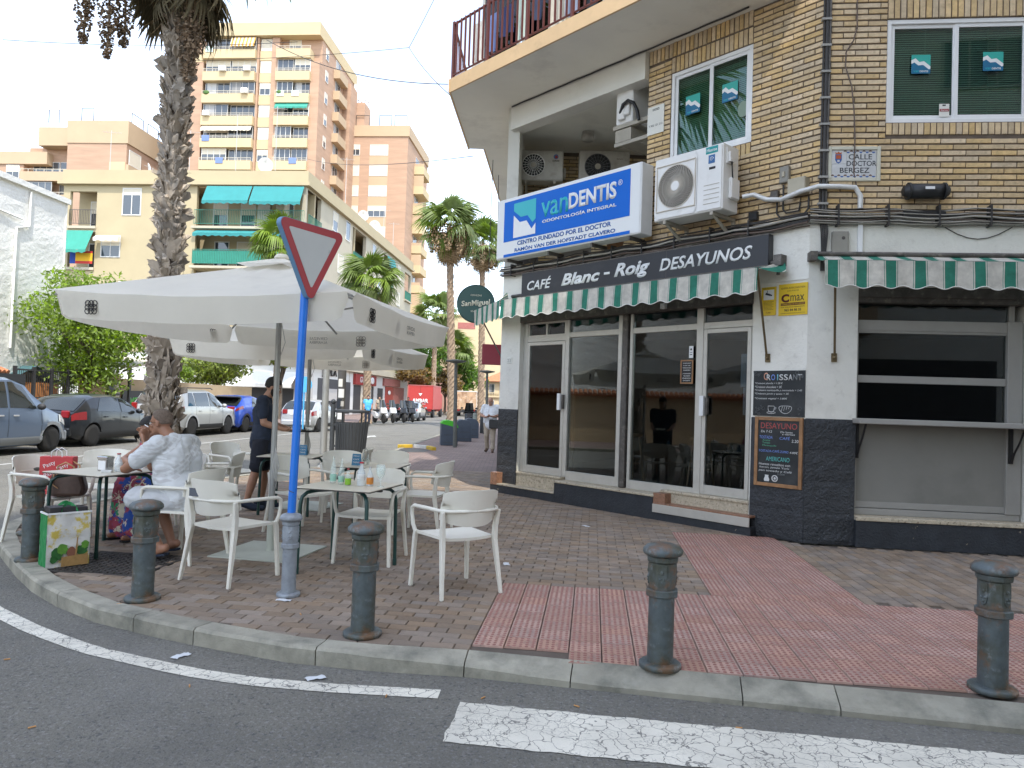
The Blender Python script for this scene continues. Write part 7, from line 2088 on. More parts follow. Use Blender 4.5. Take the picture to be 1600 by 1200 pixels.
text('AMBAR', M['sign_white'], t, (-2.33, 0, 1.55), rot=(pi / 2, 0, -pi / 2), w=1.5, h=.38, bold=.04, extrude=.01)
MB().add([(-2.33, .18, 2.25), (-2.33, -.18, 2.25), (-2.33, 0, 1.98)], [(0, 1, 2)]).obj('emblem', M['sign_white'], t); MB().bx(-2.335, -2.325, -.5, .5, 1.24, 1.27).obj('emblem', M['sign_white'], t)
mk('truck_print', (.50, .33, .20), .6, var=.35, vs=1.3, dirt=[((.25, .13, .07), 1.5, .5, .6, .8), ((.6, .5, .4), 2.2, .55, .65, .8)])
t = truck('delivery_truck', 'box truck with an orange and brown picture, far off behind the tall palm', (-4.95, 82, ZR), R(91), 2.2, 2.75, 4.2, 'truck_print', 'far_white')
# motor scooters parked by the far kerb
def scooter(x, y, rz, m, label, box=False):
    t = thing('motor_scooter', label, 'motorbike', (x, y, 0), rz, 'motorbikes parked by the far kerb')
    for wx in (-.62, .66):
        w = MB().lathe([(.15, -.06), (.25, -.06), (.29, 0), (.25, .06), (.15, .06)], 20, M=Matrix.Translation((wx, 0, .29)) @ Matrix.Rotation(pi / 2, 4, 'X')).obj('wheel', M['tyre'], t)
        MB().cyl((wx, -.04, .29), (wx, .04, .29), .15, n=14).obj('rim', M['alloy'], w)
    prof = [(-.85, .62), (-.75, .5), (-.35, .30), (.2, .28), (.42, .45), (.55, .95), (.45, 1.0), (.28, .55), (.15, .45), (-.1, .48), (-.2, .72), (-.85, .78)]
    MB().prism([(a, b) for a, b in prof], -.17, .17, M=Matrix.Rotation(pi / 2, 4, 'X')).obj('body', M[m], t, bevel=.04)
    MB().bx(-.85, -.05, -.15, .15, .74, .84).obj('seat', M['black'], t, bevel=.04)
    MB().prism([(.50, .55), (.82, .62), (.68, .95), (.5, 1.0)], -.2, .2, M=Matrix.Rotation(pi / 2, 4, 'X')).obj('fairing', M[m], t, bevel=.05)
    MB().grid(lambda u, v: (.62 - .22 * v - .1 * (2 * u - 1) ** 2, .24 * (2 * u - 1) * (1 - .3 * v), .95 + .5 * v), 8, 6).obj('windshield', M['car_glass'], t)
    MB().tube([(.45, -.36, 1.06), (.5, 0, 1.02), (.45, .36, 1.06)], .018, 6).tube([(.5, 0, 1.0), (.66, 0, .3)], .03, 6).obj('handlebar', M['plastic_dark'], t)
    for s in (-1, 1): MB().ball((.48, s * .34, 1.2), (.02, .07, .045), 8, 5).obj('mirror', M['plastic_dark'], t)
    if box: MB().bx(-1.12, -.72, -.2, .2, .86, 1.2).obj('top_box', M['black'], t, bevel=.06, seg=2)
    return t
scooter(-8.15, 45.6, R(-55), 'paint_white', 'white scooter with tall windshield nearest the palm')
scooter(-7.75, 47.0, R(-60), 'paint_white', 'white scooter, second from the palm')
scooter(-7.25, 48.2, R(-60), 'paint_blackblue', 'dark motorbike with black top box next to the white scooters', True)
scooter(-6.85, 49.6, R(-62), 'paint_blackblue', 'dark motorbike farthest from the palm', True)
scooter(-1.95, 34.5, R(95), 'paint_blackblue', 'dark scooter parked behind the bollards near the walking man')
# ---------------------------------------------------------------- terrace furniture and street furniture
mk('chair', (.71, .685, .60), .5, var=.05, vs=3, dirt=((.38, .36, .31), 6, .6, .8, .4))
mk('chair_grey', (.42, .41, .38), .5, var=.05, vs=3)
mk('tabletop', (.60, .555, .45), .4, var=.05, vs=2); mk('table_edge', (.05, .045, .04), .6); mk('leg_green', (.012, .05, .042), .35)
mk('canvas', (.84, .805, .71), .9, var=.04, vs=1.5, bump=.12, bs=9, bdist=.03, trans=.45, dirt=[((.48, .46, .41), 1.4, .56, .8, .4)])
mk('pole_grey', (.33, .33, .31), .45, metal=.3); mk('print_grey', (.30, .28, .25), .9); mk('ink_black', (.02, .02, .02), .8)
mk('iron_blue', (.10, .122, .128), .55, metal=.25, var=.25, vs=9, bump=.4, bs=40, dirt=[((.06, .062, .04), 4, .42, .60, .9), ((.17, .085, .04), 5, .52, .64, .85), ((.22, .25, .26), 14, .58, .72, .7)])
mk('iron_grey', (.27, .30, .335), .5, metal=.2, var=.2, vs=9, bump=.3, bs=40, dirt=[((.09, .08, .07), 5, .5, .72, .7), ((.1, .05, .03), 9, .6, .72, .6)])
mk('pole_blue', (.01, .16, .62), .4, var=.06); mk('sign_red', (.36, .025, .03), .4); mk('sign_face', (.50, .51, .49), .45, var=.03, dirt=((.3, .3, .27), 9, .62, .75, .6)); mk('sign_rim', (.12, .24, .38), .5)
mk('bin_dark', (.045, .05, .055), .5, var=.1); mk('bin_green', (.06, .42, .02), .5); mk('bin_blue', (.05, .065, .09), .55, var=.1); mk('concrete', (.22, .24, .21), .8, var=.1)

def bar4(mb, pts, w, d):
    """square-section bar through points, w and d at each point"""
    vs = []
    for (p, a, b) in zip(pts, w, d): vs += [(p[0] - a, p[1] - b, p[2]), (p[0] + a, p[1] - b, p[2]), (p[0] + a, p[1] + b, p[2]), (p[0] - a, p[1] + b, p[2])]
    fs = [(3, 2, 1, 0)]
    for i in range(len(pts) - 1):
        for k_ in range(4): fs.append((4 * i + k_, 4 * i + (k_ + 1) % 4, 4 * i + 4 + (k_ + 1) % 4, 4 * i + 4 + k_))
    n = 4 * (len(pts) - 1); fs.append((n, n + 1, n + 2, n + 3))
    return mb.add(vs, fs)
def chair_parts(t, m):
    sy = lambda v: -.22 + .45 * v
    def seat(u, v):
        x = (2 * u - 1) * (.215 + .03 * v); return (x, sy(v), .452 - .012 * (1 - (2 * u - 1) ** 2) * (1 - v * .6) - .01 * max(0, v - .85) * 6)
    vs_top = MB().grid(seat, 8, 8)
    vs_top.grid(lambda u, v: (lambda p: (p[0], p[1], p[2] - .022))(seat(u, v)), 8, 8, flip=True)
    e = [seat(i / 8, 0) for i in range(9)] + [seat(1, j / 8) for j in range(1, 9)] + [seat(1 - i / 8, 1) for i in range(1, 9)] + [seat(0, 1 - j / 8) for j in range(1, 8)]
    n = len(e); vs_top.add(e + [(p[0], p[1], p[2] - .022) for p in e], [(i, n + i, n + (i + 1) % n, (i + 1) % n) for i in range(n)])
    vs_top.obj('seat', M[m], t)
    for s in (-1, 1):
        bar4(MB(), [(s * .262, .235, 0), (s * .245, .215, .40), (s * .245, .20, .455)], (.014, .017, .018), (.015, .019, .02)).obj('leg', M[m], t, bevel=.004)
        bar4(MB(), [(s * .265, -.295, 0), (s * .235, -.225, .42), (s * .238, -.225, .52), (s * .252, -.245, .655)], (.013, .018, .017, .013), (.014, .022, .022, .018)).obj('leg', M[m], t, bevel=.004)
        MB().tube([(s * .247, .20, .43), (s * .262, .225, .50), (s * .27, .232, .58), (s * .275, .222, .635), (s * .277, .18, .655), (s * .277, -.05, .662), (s * .262, -.20, .662), (s * .215, -.275, .662), (s * .11, -.318, .662), (0, -.328, .662)],
                  [.017, .017, .016, .016, .016, .016, .015, .014, .013, .013], 7).obj('armrest', M[m], t)
    def back(u, v, o=0.0):
        a = (2 * u - 1); c = 1 - .16 * v * abs(a) ** 5
        x = a * (.245 + .0 * v) ; y = -.315 + .125 * a * a - .055 * (v - .3) + o
        z = .54 + .285 * v - (.03 * abs(a) ** 4 if v > .5 else -.05 * abs(a) ** 3)
        return (x, y, z)
    b = MB().grid(lambda u, v: back(u, v), 14, 6).grid(lambda u, v: back(u, v, -.014), 14, 6, flip=True)
    for vv in (0, 1): b.grid(lambda u, v, vv=vv: back(u, vv, -.014 * v), 14, 1, flip=vv == 1)
    for uu in (0, 1): b.grid(lambda u, v, uu=uu: back(uu, u, -.014 * v), 6, 1, flip=uu == 0)
    b.obj('backrest', M[m], t)
    return t
def face(fx, fy): return atan2(-fx, fy)
CH0 = chair_parts(thing('terrace_chair', 'white plastic armchair at the right front of the terrace, turned towards the table with bottles', 'chair', (-.42, 5.95, 0), face(-.56, .83), 'white chairs on the terrace'), 'chair')
index_kids()
def chair(x, y, fx, fy, label): return dup(CH0, (x, y, 0), face(fx, fy), label)
c3 = chair(-2.24, 6.08, .43, .9, 'white armchair at the front left with a dark sticker on its back')
mk('sticker_dark', (.09, .10, .12), .5)
MB().grid(lambda u, v: ((u - .5) * .1 - .10, -.325 + .012 * ((u - .5) * .1 - .10) * 2 - .010, .685 + .065 * v), 4, 2).obj('sticker', M['sticker_dark'], c3)
chair(-.98, 8.38, -.98, .2, 'white armchair facing left at the right side of the table with the menu holder')
chair(-2.95, 6.74, -.96, .26, 'white armchair that the man in the patterned shirt sits on')
chair(-1.27, 6.88, -.15, -.98, 'white armchair tucked under the far side of the table with bottles')
chair(-2.28, 8.15, .81, -.58, 'white armchair just behind the blue pole, facing the table with bottles')
chair(-3.78, 10.2, .8, -.45, 'white armchair by the street left of the waiter')
chair(-3.45, 8.55, -.9, -.3, 'white armchair behind the seated man, half hidden by his back')
chair(-4.52, 7.32, .97, -.22, 'white armchair with shopping bags on it, by the left bollards')
chair(-4.5, 8.15, .25, -.97, 'white armchair on the far side of the table with the napkin dispenser')
chair(-3.62, 7.94, -.45, -.9, 'white armchair of the seated woman behind the man')
chair(-2.05, 9.15, .3, -.95, 'grey looking armchair left of the menu holder in the second row')
chair(-1.55, 9.42, .05, -1, 'white armchair on the far side of the table with the menu holder')
chair(-2.2, 9.9, -.95, -.2, 'white armchair right of the small table under the rear parasol')

def table(x, y, rz, label):
    t = thing('terrace_table', label, 'table', (x, y, 0), rz, 'square tables on the terrace')
    MB().bx(-.35, .35, -.35, .35, .727, .735).obj('table_top', M['tabletop'], t, bevel=.002)
    MB().bx(-.35, .35, -.35, .35, .719, .7265).bx(-.3, .3, -.02, .02, .69, .7185).obj('table_edge', M['table_edge'], t)
    for a in range(4):
        Mx = Matrix.Rotation(a * pi / 2, 4, 'Z')
        m = MB().tube([(.10, .10, .702), (.20, .20, .70), (.265, .265, .685), (.295, .295, .65), (.305, .305, .59), (.312, .312, .06)], .0165, 10, M=Mx).cyl((.312, .312, 0), (.312, .312, .06), .019, n=10, M=Mx)
        m.obj('leg', M['leg_green'], t)
    return t
T1 = table(-3.83, 6.98, R(-20), 'square cream table with the napkin dispenser in front of the seated man')
T2 = table(-1.39, 6.49, R(-14), 'square cream table with several bottles on it, nearest the café side')
T3 = table(-1.57, 8.52, R(-6), 'square cream table with a menu holder, behind the one with bottles')
T4 = table(-2.80, 9.55, R(-2), 'square cream table under the rear parasol, right of the waiter')

def parasol(x, y, rz, zt, ze, hs, label, seed):
    t = thing('parasol', label, 'parasol', (x, y, 0), rz, 'large off white parasols')
    def pan(k_):
        def fn(u, v):
            a = R(225 + 90 * k_); b = R(225 + 90 * (k_ + 1)); q = hs * sqrt(2)
            c0 = Vector((q * cos(a), q * sin(a), 0)); c1 = Vector((q * cos(b), q * sin(b), 0))
            p = c0.lerp(c1, u) * v
            z = zt + (ze - zt) * v - .05 * sin(pi * u) * v ** 2 * (1 if True else 0) - .035 * sin(pi * v) * abs(sin(2 * pi * u)) + .008 * noise.noise((p.x * 3, p.y * 3, seed)) * v
            return (p.x, p.y, z)
        return fn
    mb = MB()
    for k_ in range(4): mb.grid(pan(k_), 20, 14)
    cn = mb.obj('canopy', M['canvas'], t, weld=True)
    for k_ in range(4):
        fn = pan(k_)
        def val(u, v, fn=fn, k_=k_):
            uu = .02 + .96 * u; p = Vector(fn(uu, 1)); a = R(225 + 90 * k_ + 45); o = Vector((cos(a), sin(a), 0))
            c = min(1, min(u, 1 - u) / .045); c = sqrt(max(0, 1 - (1 - c) ** 2))
            d = .215 * v * (.25 + .75 * c)
            p += o * (.004 + .035 * v * noise.noise((uu * 5, k_ * 3.1, seed)) - .05 * v * .6); p.z -= d
            return tuple(p)
        MB().grid(val, 48, 5).obj('valance', M['canvas'], t)
        a = R(225 + 90 * k_ + 45); ed = Vector((-sin(a), cos(a), 0)); o = Vector((cos(a), sin(a), 0))
        for side in (1, -1):                                         # print on the outside, seen through from the inside
            if side == -1 and k_ not in (1, 2): continue
            mm = M['ink_black'] if side == 1 else M['print_grey']; sgn = 1
            for (off_, kind) in ((-.42, 'e'), (.42, 'e') if False else (.0, 't')) if side == 1 else ((-.30, 'e'), (.22, 't')):
                if side == 1 and kind == 't' and k_ in (0, 3): continue
                if side == 1 and kind == 'e': off_ = -.40 * 2.35
                b_ = Vector(val(.5 + off_ / (2 * hs * .96), .55)) + o * (.012 * side)
                rot = Matrix((ed, Vector((0, 0, 1)), o)).transposed()
                if kind == 'e':
                    g = MB()
                    for i in range(3):
                        for j in range(3): g.tube([(.032 * (i - 1) + .024 * cos(2 * pi * q / 8), .032 * (j - 1) + .024 * sin(2 * pi * q / 8), 0) for q in range(9)], .0042, 4)
                    o_ = g.obj('emblem', mm, t, tuple(b_)); o_.rotation_euler = rot.to_euler()
                else:
                    for i, s_ in enumerate(('CERVEZAS', 'ALHAMBRA')):
                        o_ = text(s_, mm, t, tuple(b_ + Vector((0, 0, .022 - .044 * i))), rot=tuple(rot.to_euler()), w=.22, h=.032, extrude=0)
    mb = MB(); q = .30
    for k_ in range(4):
        a, b = R(225 + 90 * k_), R(315 + 90 * k_)
        mb.grid(lambda u, v, a=a, b=b: (q * 1.414 * v * lerp(cos(a), cos(b), u), q * 1.414 * v * lerp(sin(a), sin(b), u), zt + .055 - .105 * v + .0), 6, 3)
    mb.obj('vent_cap', M['canvas'], t); MB().lathe([(.0, .09), (.05, .085), (.07, .06), (.07, .045)], 14, c=(0, 0, zt)).obj('finial', M['canvas'], t)
    MB().cyl((0, 0, .012), (0, 0, zt - .02), .027, n=16).obj('pole', M['pole_grey'], t)
    MB().cyl((0, 0, ze - .10), (0, 0, ze - .03), .05, n=14).cyl((0, 0, zt - .1), (0, 0, zt - .03), .045, n=14).obj('hub', M['pole_grey'], t)
    for k_ in range(8):
        a = R(45 + 45 * k_); L_ = hs * (1.39 if k_ % 2 == 0 else .985)
        r_ = MB().cyl((.03 * cos(a), .03 * sin(a), zt - .07), (L_ * cos(a), L_ * sin(a), ze - .035 - (.05 if k_ % 2 else 0)), .011, n=6).obj('rib', M['pole_grey'], t)
        MB().cyl((.04 * cos(a), .04 * sin(a), ze - .07), (L_ * .5 * cos(a), L_ * .5 * sin(a), (zt + ze) / 2 - .075), .009, n=6).obj('strut', M['pole_grey'], r_)
    MB().bx(-.40, .40, -.40, .40, 0, .012).cyl((0, 0, .012), (0, 0, .3), .034, n=14).obj('base_plate', M['base_plate'], t)
    mb = MB().tube([(.04, -.03, ze - .1), (.1, -.05, ze - .3), (.06, -.05, ze - .42), (.035, -.03, ze - .32), (.04, -.02, 1.3)], .004, 4)
    for i in range(7): mb.tube([(.04, -.035, 1.0 - .01 * i), (.07 + .02 * sin(i), -.05, .86 - .02 * i), (.05 + .015 * cos(i * 2), -.04, .70 - .015 * i), (.035 + .03 * sin(i * 3), -.035, .82), (.04, -.035, 1.0)], .0035, 4)
    mb.obj('cord', M['chair_grey'], t)
    return t
mk('base_plate', (.44, .46, .40), .6, var=.1, vs=3)
parasol(-2.27, 7.1, R(-11), 2.78, 2.31, 1.33, 'large off white parasol at the front over the terrace tables', 1)
parasol(-2.8, 10.15, R(-11), 2.62, 2.19, 1.3, 'off white parasol behind, partly hidden by the front parasol', 2)

# bollards
def oct_(mb, r, z0, z1, r1=None, n=8):
    r1 = r1 or r; a = [pi / 8 + 2 * pi * i / n for i in range(n)]
    vs = [(r * cos(t_), r * sin(t_), z0) for t_ in a] + [(r1 * cos(t_), r1 * sin(t_), z1) for t_ in a]
    return mb.add(vs, [(i, (i + 1) % n, n + (i + 1) % n, n + i) for i in range(n)] + [tuple(range(n))[::-1], tuple(range(n, 2 * n))])
def bollard_parts(t, m, k_=1.0, cap=True):
    MB().lathe([(.118 * k_, 0), (.122 * k_, .006), (.122 * k_, .024), (.112 * k_, .032), (.076 * k_, .034)], 24).obj('base', M[m], t)
    MB().lathe([(.075 * k_, .03), (.074 * k_, .40), (.078 * k_, .415)], 24).obj('shaft', M[m], t)
    oct_(oct_(MB(), .097 * k_, .412, .455), .083 * k_, .45, .61).obj('head', M[m], t, bevel=.006)
    for a in range(4):
        mb = MB(); Mx = Matrix.Rotation(a * pi / 2, 4, 'Z'); x = .0775 * k_
        sh = [(-.024, .598), (.024, .598), (.026, .53), (.016, .49), (0, .476), (-.016, .49), (-.026, .53)]
        mb.add([(x + .004, y_ * k_, z_) for y_, z_ in sh] + [(x - .004, y_ * k_, z_) for y_, z_ in sh], [tuple(range(7))] + [(i, 7 + i, 7 + (i + 1) % 7, (i + 1) % 7) for i in range(7)], 0, False, Mx)
        for (y_, z_, r_) in ((0, .555, .011), (-.011, .52, .008), (.011, .52, .008), (0, .50, .007)): mb.ball((x + .005, y_ * k_, z_), (.004, r_, r_), 7, 5, M=Mx)
        mb.obj('crest', M[m], t)
    oct_(MB(), .092 * k_, .61, .645, .096 * k_).obj('neck', M[m], t, bevel=.004)
    MB().lathe([(.085 * k_, .645), (.108 * k_, .650), (.116 * k_, .664), (.114 * k_, .682), (.095 * k_, .702), (.05 * k_, .716), (.0, .72)], 28).obj('cap', M[m], t)
    return t
BL0 = bollard_parts(thing('bollard', 'green rusted iron bollard at the far right edge of the red paving', 'bollard', (2.71, 4.11, 0), R(20), 'iron bollards along the kerb'), 'iron_blue')
index_kids()
for (x, y, rz, lb_) in ((.912, 4.315, -12, 'iron bollard standing alone on the red studded paving by the kerb'), (-.897, 4.71, 8, 'iron bollard in front of the table with bottles'), (-2.609, 5.34, 35, 'iron bollard in front of the seated man'), (-4.12, 6.42, 22, 'iron bollard beside the green and yellow shopping bag'), (-4.87, 7.56, 5, 'farthest left iron bollard, half hidden behind another')):
    dup(BL0, (x, y, 0), R(rz), lb_)
# give way sign on a blue pole set in a bollard
t = bollard_parts(thing('sign_bollard', 'lighter grey bollard that carries the blue sign pole', 'bollard', (-1.628, 5.57, 0), R(10)), 'iron_grey', .72)
t.scale = (1, 1, .87)
sp_ = thing('give_way_sign', 'red and white give way triangle on a bright blue pole', 'road sign', (-1.628, 5.57, .62), 0)
MB().cyl((0, 0, 0), (.035, .01, 1.95), .0305, n=18).obj('pole', M['pole_blue'], sp_)
MB().cyl((0, 0, .16), (.002, 0, .165), .0315, n=18).obj('joint', M['steel_dark'], sp_)
nx, ny = .864, -.503
rz_ = atan2(-nx, ny) - pi                                           # local -y faces along the normal
def tri(r_, rc, n=6):
    pts = []
    for i, a in enumerate((210, 330, 90)):                          # upside down below
        cx_, cz_ = (r_ - 2 * rc) * cos(R(-a)), (r_ - 2 * rc) * sin(R(-a))
        for k_ in range(n + 1):
            b = R(-a) + R(60) - R(120) * k_ / n
            pts.append((cx_ + rc * cos(b), cz_ + rc * sin(b)))
    return pts
sg = thing('sign_plate', None, None, (.035 + nx * .055, .01 + ny * .055, 1.98), atan2(nx, -ny)); sg.parent = sp_
def plate(r_, rc, y0, y1, m, nm):
    p = tri(r_, rc); MB().prism(p, -y1, -y0, M=Matrix.Rotation(pi / 2, 4, 'X')).obj(nm, M[m], sg)
plate(.405, .045, 0.0, .045, 'sign_rim', 'rim'); plate(.398, .042, -.003, 0, 'sign_red', 'border'); plate(.285, .012, -.0055, -.003, 'sign_face', 'face')
MB().bx(-.06, .06, .045, .075, -.02, .02).bx(-.06, .06, .045, .075, .12, .16).obj('clamp', M['steel_dark'], sg)

# litter bin, posts, lamps, containers along the café pavement
t = thing('litter_bin', 'dark grey ribbed litter bin with lid by the kerb behind the tables', 'litter bin', (-3.36, 15.6, 0), R(5))
def binw(z): return .25 + .09 * z
mb = MB()
n = 30
for (z0, z1) in ((.12, .98),):
    for i in range(n):
        a = 2 * pi * i / n; mb.tube([(binw(z) * cos(a) * 1.02, .21 * (.8 + .3 * z) * sin(a), z) for z in (z0, (z0 + z1) / 2, z1 + .03 * cos(a))], .014, 5)
mb.obj('basket_rib', M['bin_dark'], t)['kind'] = 'stuff'
MB().grid(lambda u, v: (binw(.12 + .86 * v) * .98 * cos(2 * pi * u), .2 * (.8 + .3 * (.12 + .86 * v)) * sin(2 * pi * u), .12 + .86 * v), 30, 3, closeu=True).lathe([(.0, .12), (.24, .12)], 20).obj('basket', M['bin_dark'], t)
MB().prism([(.37 * cos(2 * pi * i / 28), .25 * sin(2 * pi * i / 28)) for i in range(28)], 1.19, 1.25).obj('lid', M['bin_dark'], t, bevel=.012)
for s in (-1, 1): MB().bx(s * .2 - .015, s * .2 + .015, -.02, .02, .9, 1.19).obj('lid_support', M['bin_dark'], t)
MB().cyl((-.40, 0, 0), (-.40, 0, 1.36), .05, n=14).ball((-.40, 0, 1.41), .055, 12, 8).bx(-.4, -.25, -.03, .03, .45, .5).bx(-.4, -.25, -.03, .03, .9, .95).obj('post', M['bin_dark'], t)
t = thing('lamp_post', 'thick plain grey post beside the litter bin, rising behind the parasols', 'post', (-3.98, 15.75, 0), 0)
MB().cyl((0, 0, 0), (0, 0, 3.5), .075, .065, n=16).lathe([(.13, 0), (.13, .02), (.08, .05)], 16).obj('post', M['pole_grey'], t)
mk('pole_old', (.085, .08, .075), .7, var=.25, vs=4)
t = thing('utility_pole', 'dark pole covered with torn paper stickers behind the litter bin', 'pole', (-3.93, 17.0, 0), 0)
MB().cyl((0, 0, 0), (0, 0, 3.5), .10, .095, n=16).obj('pole', M['pole_old'], t)
for i, (z, a, w, h) in enumerate(((1.75, -95, .8, .18), (1.5, -80, 1.1, .2), (1.25, -110, 1.2, .22), (1.3, -60, .6, .12), (2.2, -90, .6, .1), (1.0, -90, .9, .15))):
    MB().grid(lambda u, v: (.103 * cos(R(a) + w * (u - .5) * 1.2), .103 * sin(R(a) + w * (u - .5) * 1.2), z + h * v), 6, 2).obj('sticker', M[('plaster', 'sign_white', 'cloth7', 'far_frame')[i % 4]], t)
t = thing('round_road_sign', 'round light blue road sign on a blue pole across the street', 'road sign', (-8.75, 31.0, 0), 0)
mk('sky_blue', (.08, .40, .75), .5)
MB().cyl((0, -.02, 2.0), (0, .01, 2.0), .34, n=28).obj('disc', M['sky_blue'], t); MB().cyl((0, .04, 0), (0, .04, 2.3), .035, n=10).obj('pole', M['sky_blue'], t)
def lamp(x, y, label):
    t = thing('street_lamp', label, 'street lamp', (x, y, 0), 0, 'low street lamps on the pavement')
    MB().cyl((0, 0, 0), (-.06, 0, 2.78), .07, .05, n=14).cyl((-.028, 0, 1.2), (-.03, 0, 1.26), .066, n=14).obj('post', M['lamp_iron'], t)
    MB().lathe([(.05, 2.74), (.33, 2.80), (.34, 2.84), (.05, 2.88), (0, 2.88)], 20, c=(-.06, 0, 0)).obj('lamp_head', M['lamp_iron'], t)
mk('lamp_iron', (.10, .105, .095), .6, var=.2, vs=3)
lamp(-1.80, 24.1, 'grey street lamp with flat round head in front of the tall palm'); lamp(-1.02, 31.5, 'street lamp with flat head behind the walking man')
def container(x, y, lid, label):
    t = thing('waste_container', label, 'waste container', (x, y, 0), R(8), 'waste containers on the pavement')
    prof = [(-.28, 0), (.28, 0), (.28, .60), (.24, .70), (.15, .78), (.02, .81), (-.10, .82), (-.2, .8), (-.28, .72)]
    MB().prism([(a * 1.02, b) for a, b in prof], -.45, .45, M=Matrix.Rotation(pi / 2, 4, 'X')).obj('body', M['bin_blue'], t, bevel=.012)
    if lid: MB().prism([(.30, .60), (.25, .72), (.15, .81), (.02, .845), (-.10, .85), (-.22, .82), (-.30, .74)], -.47, .46, M=Matrix.Rotation(pi / 2, 4, 'X')).obj('lid', M['bin_green'], t)
    MB().bx(-.2, .2, -.458, -.452, .1, .12).bx(-.2, .2, -.458, -.452, .35, .37).obj('rib', M['bin_dark'], t)
container(-2.12, 25.4, True, 'dark waste container with bright green top beside the street lamp')
container(-1.80, 28.2, False, 'dark rounded waste container, second in the row'); container(-1.66, 31.0, False, 'dark rounded waste container, farthest in the row')
for i, (x, y) in enumerate(((-1.58, 32.4), (-1.40, 35.8), (-1.22, 35.0))):
    t = thing('post', ('concrete post on the pavement nearest the waste containers', 'dark slim post farthest along the pavement', 'slim post just left of the walking man')[i], 'post', (x, y, 0))
    MB().lathe([(.10, 0), (.095, .95), (.08, 1.0), (0, 1.02)], 14).obj('post', M['concrete' if i == 0 else 'bin_dark'], t)
# ---------------------------------------------------------------- people
mk('skin_tan', (.30, .145, .085), .5, var=.08, vs=14); mk('skin', (.36, .19, .12), .5, var=.06, vs=14); mk('skin_far', (.38, .2, .13), .5)
mk('hair_black', (.012, .010, .009), .7, var=.3, vs=40, bump=.6, bs=90); mk('hair_grey', (.15, .11, .085), .9, var=.35, vs=60, bump=.5, bs=120)
mk('navy', (.018, .026, .045), .9, var=.12, vs=5, bump=.2, bs=30); mk('navy_short', (.012, .014, .022), .9, var=.12, vs=5, bump=.2, bs=30)
mk('shirt_white', (.62, .64, .66), .9, var=.05, vs=5, bump=.2, bs=22); mk('shorts_white', (.50, .51, .52), .9, var=.06, vs=4, bump=.25, bs=18)
mk('beige_cloth', (.36, .30, .23), .9, var=.1, vs=4, bump=.3, bs=20); mk('eye_white', (.6, .58, .54), .3)
mk('dress', (.30, .05, .08), .9, var=.2, vs=5, dirt=[((.02, .07, .3), 6, .5, .53, 1), ((.6, .55, .42), 8, .56, .58, 1), ((.03, .25, .12), 7.3, .6, .62, 1), ((.6, .25, .05), 10, .64, .66, 1)])
mk('shirt_key', (.60, .615, .625), .9, var=.04, vs=5, bump=.35, bs=13, bdist=.02)
def key_pattern():                                                  # woven meander bands in grey on the white shirt
    m_ = M['shirt_key']; nt = m_.node_tree; N = nt.nodes.new; L = nt.links.new; b = nt.nodes['Principled BSDF']
    src = b.inputs['Base Color'].links[0].from_socket
    tc = N('ShaderNodeTexCoord'); mp = N('ShaderNodeMapping'); L(tc.outputs['Object'], mp.inputs['Vector']); mp.inputs['Rotation'].default_value = (R(90), 0, R(38))
    br = N('ShaderNodeTexBrick'); L(mp.outputs['Vector'], br.inputs['Vector'])
    br.inputs['Scale'].default_value = 1; br.inputs['Brick Width'].default_value = .062; br.inputs['Row Height'].default_value = .036; br.inputs['Mortar Size'].default_value = .008; br.offset = .35
    br.inputs['Color1'].default_value = (.50, .50, .505, 1); br.inputs['Color2'].default_value = (.50, .50, .505, 1); L(src, br.inputs['Mortar'])
    wv = N('ShaderNodeTexWave'); L(mp.outputs['Vector'], wv.inputs['Vector']); wv.inputs['Scale'].default_value = 1.5; wv.bands_direction = 'Y'
    mr = N('ShaderNodeMapRange'); mr.inputs[1].default_value = .42; mr.inputs[2].default_value = .46; L(wv.outputs['Fac'], mr.inputs[0])
    mx = N('ShaderNodeMix'); mx.data_type = 'RGBA'; L(mr.outputs[0], mx.inputs[0]); L(src, mx.inputs[6]); L(br.outputs['Color'], mx.inputs[7])
    L(mx.outputs[2], b.inputs['Base Color'])
key_pattern()
def V(*a): return Vector(a)
def chain(mb, pts, rs, n=14):
    pts = [Vector(p) for p in pts]
    fine, rr = [], []
    for i in range(len(pts) - 1):
        for q in range(4): fine.append(pts[i].lerp(pts[i + 1], q / 4)); rr.append(lerp(rs[i], rs[i + 1], q / 4))
    fine.append(pts[-1]); rr.append(rs[-1])
    for p, r_ in zip(fine, rr): mb.ball(p, r_, n, n // 2)
    for (p, a), (q, b) in zip(zip(fine, rr), list(zip(fine, rr))[1:]):
        if (p - q).length > 1e-4: mb.cyl(p, q, a * .995, b * .995, n)
    return mb
def fuse(mb, name, m, t, vox, smooth=6, fold=0):
    me = evaluated(mb.mesh(name, m), [('REMESH', dict(mode='VOXEL', voxel_size=vox)), ('SMOOTH', dict(factor=.5, iterations=smooth))])
    if fold:
        for v_, n_ in zip(me.vertices, [v.normal.copy() for v in me.vertices]):
            p = v_.co; q = noise.noise(p * 6) * 2
            v_.co = p + n_ * fold * (.6 * noise.noise(p * 13) + abs(noise.noise((p.x * 7 + q, p.y * 7, p.z * 17 + q))) - .25)
    for p in me.polygons: p.use_smooth = True
    me.materials.clear(); me.materials.append(m)
    return link(name, me, t)
